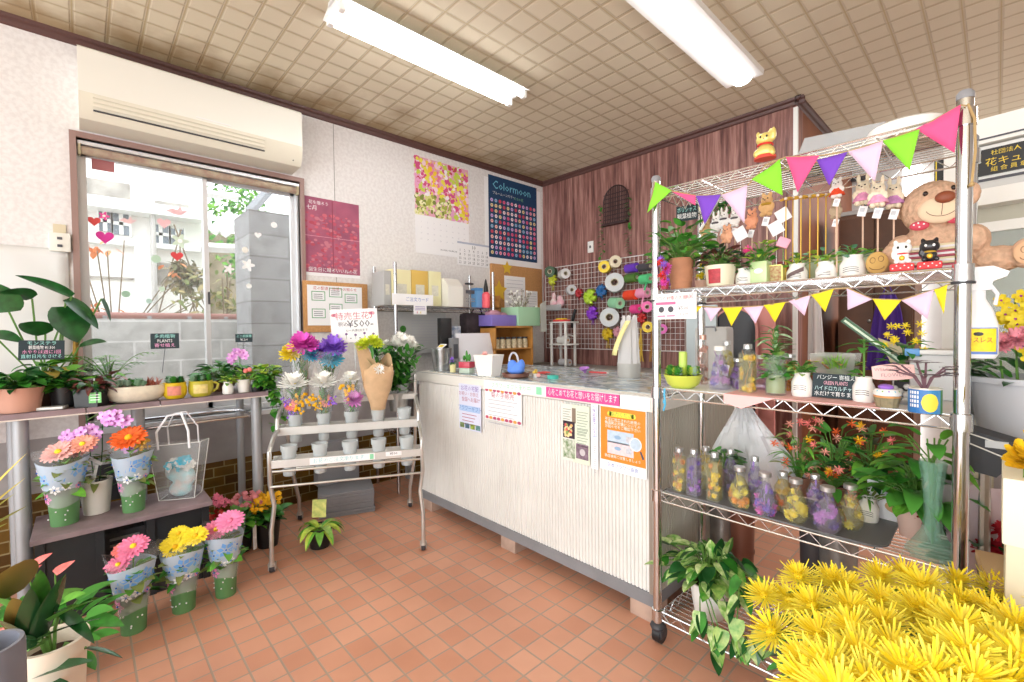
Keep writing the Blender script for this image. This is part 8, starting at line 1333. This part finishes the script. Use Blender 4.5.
b.text('社団法人 日本生花商通信協会', H_*.2, .13, H_*.3, YI, .0068, 'LEFT'); b.text('花キューピット加盟店 地方花商', H_*.33, .115, -.005, YI, .0068, 'LEFT'); b.text('組 合 員 章', H_*.2, .13, -H_*.33, YI, .0068, 'LEFT'); b.rect(-.026, -.022, -H_*.5, H_*.5, YI, .0068); b.build('sign_band', t, smooth=False)
b = MB(); b.T = Matrix.Translation((0, -.0165, fz(185))) @ Matrix.Rotation(R(90), 4, 'X'); b.text('−全国へお花をお届け−', .04, .24, 0, mat('magenta_ink', '#D05A8A'), 0, 'LEFT'); b.build('band_lettering', t, smooth=False)
b = MB(); b.bb(.04, W-.04, -.005, 0, .55, fz(232), mat('fridge_glass', '#E6F0EC', .05, alpha=.25)); b.build('glass_door', t, smooth=False)
for z in (.85, 1.2): MB().bb(.04, W-.04, .03, .45, z-.01, z, mat('fridge_shelf', '#D6D8D6', .4)).build('fridge_shelf', t, smooth=False)
# flowers on the right in front of the fridge
BK2 = at(1010, 430, 'z', .75)
P = Vector((.33, 2.0, 0)); P = at(1022, 436, 'z', .72); P = Vector((at(1030, 420, 'y', 1.98).x, 1.98, .9)); s_ = msz(P)
dt = thing('display_stand', 'pale wood flower stand at the right behind the rack post', 'stand', (P.x+.1, 2.05, 0)); MB().bb(-.22, .3, -.2, .2, .87, .895, mat('pale_stand', '#E6DCC4', .5), .003).build('top', dt); [MB().bb(x-.02, x+.02, y-.02, y+.02, 0, .87, mat('pale_stand', '#E6DCC4')).build('leg', dt) for x in (-.19, .27) for y in (-.17, .17)]
P.z = .896; zt_ = at(1010, 376, 'y', 1.98).z-.896; t = thing('grey_flower_bucket', 'fluted pale grey bucket of yellow orchids and pink carnations at right edge', 'bucket', P); MB().lathe([(0, 0), (.1, 0), (.125, zt_*.92), (.135, zt_*.92), (.135, zt_), (.118, zt_), (.112, zt_*.9), (0, zt_*.9)], mat('pale_grey_bucket', '#BEC0C6', .45), seg=48, flute=.015, nf=24).build('bucket_body', t)
G5 = 'cut flowers in the pale grey bucket'; rr = random.Random(17)
for k in range(9):
    x = -.03+.022*k; z = zt_+.12+rr.uniform(0, .13); s5 = thing('oncidium_orchid', 'spray of bright yellow oncidium orchids in the pale grey bucket', 'flower', P+Vector((x*.5, rr.uniform(-.05, .05), .05)), 0, G5); b = MB(); b.tube([(0, 0, 0), (x*.4, 0, zt_), (x*.6, -.03, z)], .0022, STEM, 4); b.build('stem', s5); b = MB()
    for _ in range(14): orchid(b, (x*.6+rr.uniform(-.03, .03), -.05+rr.uniform(-.03, .02), z-.05+rr.uniform(-.08, .05)), (rr.uniform(-.5, .5), -1, .2), .02, YEL)
    b.build('blossom', s5)
for k in range(7):
    x = -.06+.03*k; s5 = thing('carnation', 'pink carnation low among the leaves of the pale grey bucket', 'flower', P+Vector((x*.7, -.06, .05)), 0, 'pink carnations in the pale grey bucket'); b = MB(); b.tube([(0, 0, 0), (x*.3, -.02, zt_+.0)], .0025, STEM, 4); b.build('stem', s5); b = MB(); pompon(b, (x*.3, -.045, zt_+.045+.012*(k % 3)), (0, -1, .7), .034, mat('petal_carnation', '#F0A0AE', .6, var=.2, scale=80), k, 6, 18); b.build('flower_head', s5)
t = thing('foliage_bunch', 'dark green leaves around the rim of the pale grey bucket', 'foliage', P+Vector((0, 0, zt_)), 0); b = MB()
for k in range(60): a_ = rr.uniform(0, 6.28); b.leaf((.09*cos(a_), .09*sin(a_), rr.uniform(-.02, .05)), (cos(a_), sin(a_)-.3, .7), .09, .03, rr.choice([DGRN, GRN]), .8, n=4)
[b.leaf((.02, -.08, 0), (d, -.2, 1), .26, .03, DGRN, .2, 'lance', n=7) for d in (-.1, .25)]; b.build('leaves', t)
# spray bottle hanging
P0 = Vector((at(977, 300, 'y', 1.74).x, 1.74, 0)); t = thing('spray_bottle', 'white trigger spray bottle with a yellow and blue label hooked beside the rack post', 'bottle', Vector((P0.x, 1.74, at(977, 358, 'y', 1.74).z)), 0); SB = mat('spray_white', '#F0F2F6', .3); k_ = msz(t.location)*1.05; t.scale = (.74, .74, 1)
b = MB(); b.lathe([(0, 0), (17*k_, 0), (20*k_, 4*k_), (20*k_, 30*k_), (15*k_, 45*k_), (8*k_, 56*k_), (8*k_, 66*k_), (0, 66*k_)], SB, seg=24, sy=.6); b.build('bottle_body', t); b = MB(); b.prism([(-9, 64), (12, 64), (14, 72), (26, 76), (28, 80), (14, 86), (-8, 86), (-12, 78)], 14*k_/k_*k_, SB, (0, 7*k_, 0), (k_, 0, 0), (0, 0, k_)); b.build('spray_head', t); b = MB(); b.tube([(12*k_, 0, 68*k_), (18*k_, 0, 60*k_), (16*k_, 0, 50*k_)], 2*k_, SB, 8); b.build('trigger', t)
b = MB(); v = []; n = 14
for i in range(n+1):
    a_ = -pi/2-1.15+2.3*i/n; v += [(20.4*k_*cos(a_), 12.3*k_*sin(a_), 4*k_), (20.4*k_*cos(a_), 12.3*k_*sin(a_), 29*k_)]
b.add(v, [(2*i, 2*i+2, 2*i+3, 2*i+1) for i in range(n)], mat('label_blue', '#6A8AD0', .5)); v = []
for i in range(n+1):
    a_ = -pi/2-1.0+2.0*i/n; v += [(20.8*k_*cos(a_), 12.6*k_*sin(a_), 6.5*k_), (20.8*k_*cos(a_), 12.6*k_*sin(a_), 28*k_)]
b.add(v, [(2*i, 2*i+2, 2*i+3, 2*i+1) for i in range(n)], YEL); b.build('label', t); b = MB(); b.T = Matrix.Translation((0, -12.9*k_, 17*k_)) @ Matrix.Rotation(R(90), 4, 'X'); b.text('アースレス', 6*k_, 0, 0, mat('red_ink', '#C24A4A'), .0005); b.ell((2*k_, 6*k_, 0), (5*k_, 2*k_, .001), BLACK, 8, 5); b.build('label_print', t); b = MB(); b.tube([(0, 6*k_, 70*k_), (-12*k_, 10*k_, 76*k_), (-20*k_, 4*k_, 80*k_)], .003, STEEL, 6); b.build('hook', t)
# dark umbrella/bag with ribs
P = Vector((at(984, 470, 'y', 1.9).x+.0, 1.62, 0)); zc = at(984, 450, 'y', 1.7).z; t = thing('black_basket', 'black open basket with white wires behind the rack post', 'basket', (at(985, 450, 'y', 1.7).x, 1.7, zc)); k_ = msz(t.location)
b = MB(); b.prism([(-22, 22), (28, 8), (26, -2), (8, -26), (-14, -22), (-24, -5)], .1, mat('matt_black', '#3E4046', .7), (0, .1, 0), (k_, 0, 0), (0, 0, k_)); b.build('basket_body', t, smooth=False); b = MB(); [b.tube([(-20*k_, -.004, (18-9*j)*k_), (26*k_, -.004, (4-14*j)*k_)], .0018, WHITE, 4) for j in (0, 1)]; b.build('wire', t); MB().box((8*k_, -.003, 7*k_), (16*k_, .006, 7*k_), mat('grey_patch', '#C4C8CC')).build('patch', t); MB().tube([(0, .05, -20*k_), (0, .05, -zc)], .012, STEEL, 8).build('stand', t)
t = thing('wrapped_roses', 'red roses in pale translucent wrap low behind the right rack post', 'bouquet', (at(985, 520, 'y', 1.85).x-.02, 1.85, 0)); zc = at(985, 520, 'y', 1.85).z; b = MB(); b.lathe([(.03, zc-.25), (.05, zc-.1), (.11, zc+.12)], mat('pinkish_wrap', '#DCC9D2', .3, alpha=.75), seg=20); b.build('wrap', t); b = MB(); [pompon(b, (x, -.05, zc+z), (0, -1, .6), .04, mat('deep_red', '#A81A2A'), 3, 5, 14) for x, z in ((-.09, 0), (.03, -.06), (.06, .0))]; b.build('rose', t); bush(t, zc-.12, 30, .08, .1, .07, .035, [DGRN], seed=3, stems=False); MB().lathe([(0, 0), (.05, 0), (.06, zc-.22), (0, zc-.22)], DKGREY).build('pail', t)
# cream box and yellow roses, right edge
P = Vector((at(1030, 520, 'y', 1.02).x, 1.02, 0)); zt_ = at(1005, 478, 'y', 1.3).z; t = thing('cream_box_stand', 'cream painted box at the right edge holding yellow carnations', 'box', (at(1002, 520, 'y', 1.3).x+.15, 1.4, 0)); MB().bb(-.15, .2, -.1, .1, at(1005, 545, 'y', 1.3).z, zt_, mat('cream_box_front', '#EFE8D0', .5), .004).build('box_body', t); MB().bb(-.145, .195, -.094, .094, 0, at(1005, 545, 'y', 1.3).z, mat('cream_box_base', '#D9CDB0', .5), .004).build('box_base', t)
CB0 = Vector((t.location.x, 1.36, zt_)); rr = random.Random(9)
for k, (dx, dy, dz) in enumerate(((-.12, -.03, .035), (-.07, -.05, .06), (-.02, -.03, .075), (.03, -.05, .06), (-.09, .02, .075), (-.03, .03, .095), (.05, .02, .08))):
    s5 = thing('yellow_carnation', 'ruffled golden yellow carnation above the cream box at the right edge', 'flower', CB0+Vector((dx, dy, .0)), 0, 'yellow carnations at the right edge'); b = MB(); [b.petals((0, 0, dz-.01+.004*j), (rr.uniform(-.3, .2), -.6, 1), .002, .033*(1-.12*j), 11, .02, mat('petal_amber', '#F6CE28', .55, var=.15, scale=90), .3+.35*j, .2, j*.7, .2, rr) for j in range(5)]; b.build('flower_head', s5); MB().tube([(0, 0, -.02), (0, 0, dz)], .003, STEM, 5).build('stem', s5)
b = MB(); b.box((0, 0, .012), (.22, .18, .024), mat('cardboard', '#B99A72', .8), bev=.002); o = tag(b.build('cardboard_sheet', None, (at(1000, 575, 'y', 1.48).x+.08, 1.5, at(1000, 580, 'y', 1.48).z), R(8)), 'folded brown cardboard lying at the lower right behind the chrysanthemums', 'cardboard'); 
z_ = o.location.z; t = thing('slatted_crate', 'dark slatted crate under the cardboard at the lower right', 'crate', (o.location.x, 1.5, 0)); [MB().bb(-.1+.05*k, -.075+.05*k, -.08, .08, 0, z_, mat('crate%d' % (k % 3), ['#6A4A3A', '#B5A23A', '#8A6A5A'][k % 3], .6)).build('slat', t) for k in range(5)]
# ================================================================ FOREGROUND
MUMY = mat('spider_yellow', '#FFF04C', .5); MUMC = mat('spider_yellow_core', '#FBE01E', .55)
bk = thing('chrysanthemum_bucket', 'tall bucket of yellow spider chrysanthemums in the right foreground', 'bucket', (-.03, 1.0, 0)); MB().lathe([(0, 0), (.13, 0), (.17, .42), (.18, .42), (.18, .43), (.155, .43), (.12, .02), (0, .02)], DKGREY, seg=28).build('bucket_body', bk); MB().lathe([(0, .3), (.15, .3)], mat('bucket_water', '#5A6A5A', .1)).build('water', bk)
def mum_proto(seed):
    rr = random.Random(seed); t = thing('spider_chrysanthemum', 'x', 'flower', (0, 0, 0), 0, 'yellow spider chrysanthemums in the foreground bucket'); b = MB()
    for l in range(6):
        n = [20, 20, 18, 16, 13, 10][l]; Lm = [.06, .058, .05, .042, .033, .022][l]; el = [-.1, .15, .4, .7, 1.1, 1.8][l]; b.petals((0, 0, .004*l), (0, 0, 1), .006, Lm, n+3, .0042, MUMY if l < 4 else MUMC, el*.45, .06+.07*l, rr.random()*6, .32, rr, .55)
    b.ell((0, 0, .012), (.012, .012, .009), MUMC, 10, 6); b.build('petals', t)
    b = MB(); b.ell((0, 0, -.003), (.011, .011, .009), STEM, 10, 6); b.tube([(0, 0, 0), (.004, 0, -.1), (0, 0, -.32)], .0028, STEM, 5); b.build('stem', t)
    b = MB(); 
    for k in range(9): a = rr.uniform(0, 6.28); b.leaf((.002, 0, -.04-.025*k), (cos(a), sin(a), .3), .06, .026, rr.choice([DGRN, GRN, mat('mum_leaf', '#6A8A4A', .6)]), .8, n=4)
    b.build('leaves', t); return t
protos = [mum_proto(s0) for s0 in (1, 2, 3)]
heads = [(765, 598, 1.28), (790, 603, 1.25), (800, 580, 1.22), (832, 583, 1.2), (845, 590, 1.18), (880, 580, 1.2), (905, 578, 1.22), (925, 590, 1.1), (955, 584, 1.15), (990, 590, 1.12), (1018, 600, 1.08), (775, 636, 1.08), (815, 610, 1.1), (822, 640, .98), (850, 612, 1.05), (853, 632, .95), (880, 602, 1.08), (885, 628, .96), (915, 612, 1.0), (893, 650, .88), (930, 620, .98), (960, 605, 1.02), (960, 630, .9), (990, 615, .98), (1015, 628, .92), (806, 664, .9), (832, 672, .84), (860, 660, .86), (905, 676, .8), (940, 655, .84), (968, 655, .8), (1000, 650, .84), (1022, 664, .78), (935, 680, .78), (975, 684, .76), (868, 688, .8), (1010, 690, .76), (812, 690, .84), (840, 700, .78), (900, 712, .74), (955, 715, .72), (1035, 640, .9), (1040, 610, 1.0), (1048, 680, .8)]
rr = random.Random(77); used = set(); CM = Vector((-.03, 1.0, .9))
def place(px, py):
    if py > 682: return 'low at the bottom edge'
    return ('upper' if py < 600 else 'middle' if py < 640 else 'lower')+' part'
WORDS = ['far left', 'left', 'centre-left', 'centre', 'centre-right', 'right', 'far right']
cnt = {}
for k, (px, py, d) in enumerate(heads):
    P = CP+ray(px, py)*d*.88; tgt = Vector((-.03, 1.0, .35)); ax = (P-tgt).normalized()*.6+(CP-P).normalized()*.5+Vector((rr.uniform(-.3, .3), rr.uniform(-.2, .2), .25)); q = ax.to_track_quat('Z', 'Y').to_euler(); lb = 'yellow spider chrysanthemum in the foreground bucket'
    o = protos[k] if k < 3 else dup(protos[rr.randrange(3)], P); o.location = P; o['label'] = lb; o.rotation_euler = q; s = rr.uniform(.82, 1.02); o.scale = (s, s, s)
# left foreground
P = Vector((-1.62, -.10, 0)); P = at(38, 700, 'z', .12); P = Vector((-1.72, -.1, 0)); t = thing('rubber_plant', 'glossy rubber plant with broad dark leaves at the lower left corner', 'plant', P); PTM = mat('cream_glazed_pot', '#E4D8C6', .35)
P.y = at(52, 640, 'x', -1.72).y; t.location = P; ptz = at(50, 640, 'x', -1.72).z; MB().lathe([(0, 0), (.05, 0), (.068, ptz*.9), (.075, ptz*.9), (.075, ptz), (.065, ptz), (.06, ptz*.88), (0, ptz*.88)], PTM, seg=28).build('pot', t)
b = MB(); st = MB(); RUB = mat('rubber_leaf', '#2A5A34', .18, var=.3, scale=10); RUBM = mat('rubber_under', '#8A7A3A', .5)
LS = [((8, 598), (22, 562), 44, RUBM), ((28, 650), (30, 592), 22, RUB), ((40, 640), (62, 578), 26, RUB), ((38, 640), (96, 618), 16, RUB), ((20, 640), (-6, 618), 18, RUB), ((34, 676), (88, 660), 18, RUB), ((36, 682), (76, 690), 14, RUB), ((24, 640), (14, 600), 24, RUBM), ((30, 644), (-8, 640), 20, RUB), ((86, 648), (120, 656), 8, RUB), ((44, 625), (90, 600), 18, mat('fresh_leaf', '#4F9A38')), ((40, 630), (40, 574), 24, GRN), ((16, 612), (-10, 596), 24, mat('fresh_leaf', '#4F9A38')), ((30, 690), (10, 705), 18, RUB), ((60, 610), (92, 640), 14, DGRN)]
for (a_, c_, w_, m) in LS:
    A = at(a_[0], a_[1], 'x', -1.68)-P; C_ = at(c_[0], c_[1], 'x', -1.6)-P; L = (C_-A).length; b.leaf(A, C_-A+Vector((0, 0, L*.15)), L*1.1, w_*.0023, m, .35, 'ovate', .22, rr.uniform(-.4, .4), 10); st.tube([(0, 0, ptz*.8), (A.x*.4, A.y*.4, ptz*.6+A.z*.4), tuple(A)], .004, STEM, 6)
b.build('leaves', t); st.build('stem', t); MB().lathe([(0, ptz*.9), (.062, ptz*.9)], SOIL).build('soil', t)
P = Vector((-2.2, -.22, 0)); P = Vector((-2.3, -.12, 0)); t = thing('anthurium', 'pink anthurium with green leaves in front of the low bench at lower left', 'potted flower', P); pot(.08, .06, .13, DKGREY, 'pot', t); bush(t, .12, 44, .13, .2, .11, .055, [GRN, mat('fresh_leaf', '#4F9A38'), GRN2], seed=71, droop=.7)
for px, py, r_ in ((42, 557, .04), (63, 566, .045), (36, 566, .03), (6, 628, .035)):
    q = at(px, py, 'x', -2.25)-P; b = MB(); b.leaf(q-Vector((0, .02, .02)), (-.2, 1, .7), r_*1.3, r_*.9, CORAL, .3, 'heart', .2, .3, 6); b.build('spathe', t); MB().tube([(0, 0, .12), (q.x*.5, q.y*.6, q.z*.6), tuple(q-Vector((0, .02, .02)))], .0025, STEM, 5).build('flower_stem', t)
P = at(8, 690, 'z', .3); P = Vector((-1.25, at(-16, 640, 'x', -1.25).y, 0)); zt_ = at(5, 640, 'x', -1.25).z; t = thing('grey_cylinder_pot', 'smooth bluish grey cylinder planter cut off at the lower left corner', 'planter', P); MB().lathe([(0, 0), (.048, 0), (.052, zt_-.01), (.05, zt_), (.044, zt_), (.042, zt_-.05), (0, zt_-.05)], mat('blue_grey_pot', '#7C808E', .4), seg=32).build('pot', t); MB().lathe([(0, zt_-.045), (.042, zt_-.045)], SOIL).build('soil', t)
P = Vector((-2.55, -.42, 0)); zc = at(12, 500, 'x', -2.55).z; t = thing('bromeliad', 'plant with long yellow-green leaves at the left edge below the table', 'plant', P); pot(.07, .055, .45, mat('olive_planter', '#5A5A3A', .5), 'pot', t); b = MB()
for px, py, w_, c in ((22, 466, .06, '#E3C95A'), (24, 490, .045, '#D6C65A'), (16, 506, .05, '#B9B84A'), (28, 520, .04, '#7A7A2A'), (10, 540, .05, '#8A8A32')):
    q = at(px, py, 'x', -2.5)-P; A = Vector((0, 0, .42)); b.leaf(A, q-A+Vector((0, 0, .12)), (q-A).length*1.12, w_, mat('brom'+c, c, .45), .35, 'lance', .2, .3, 10)
b.build('leaves', t)
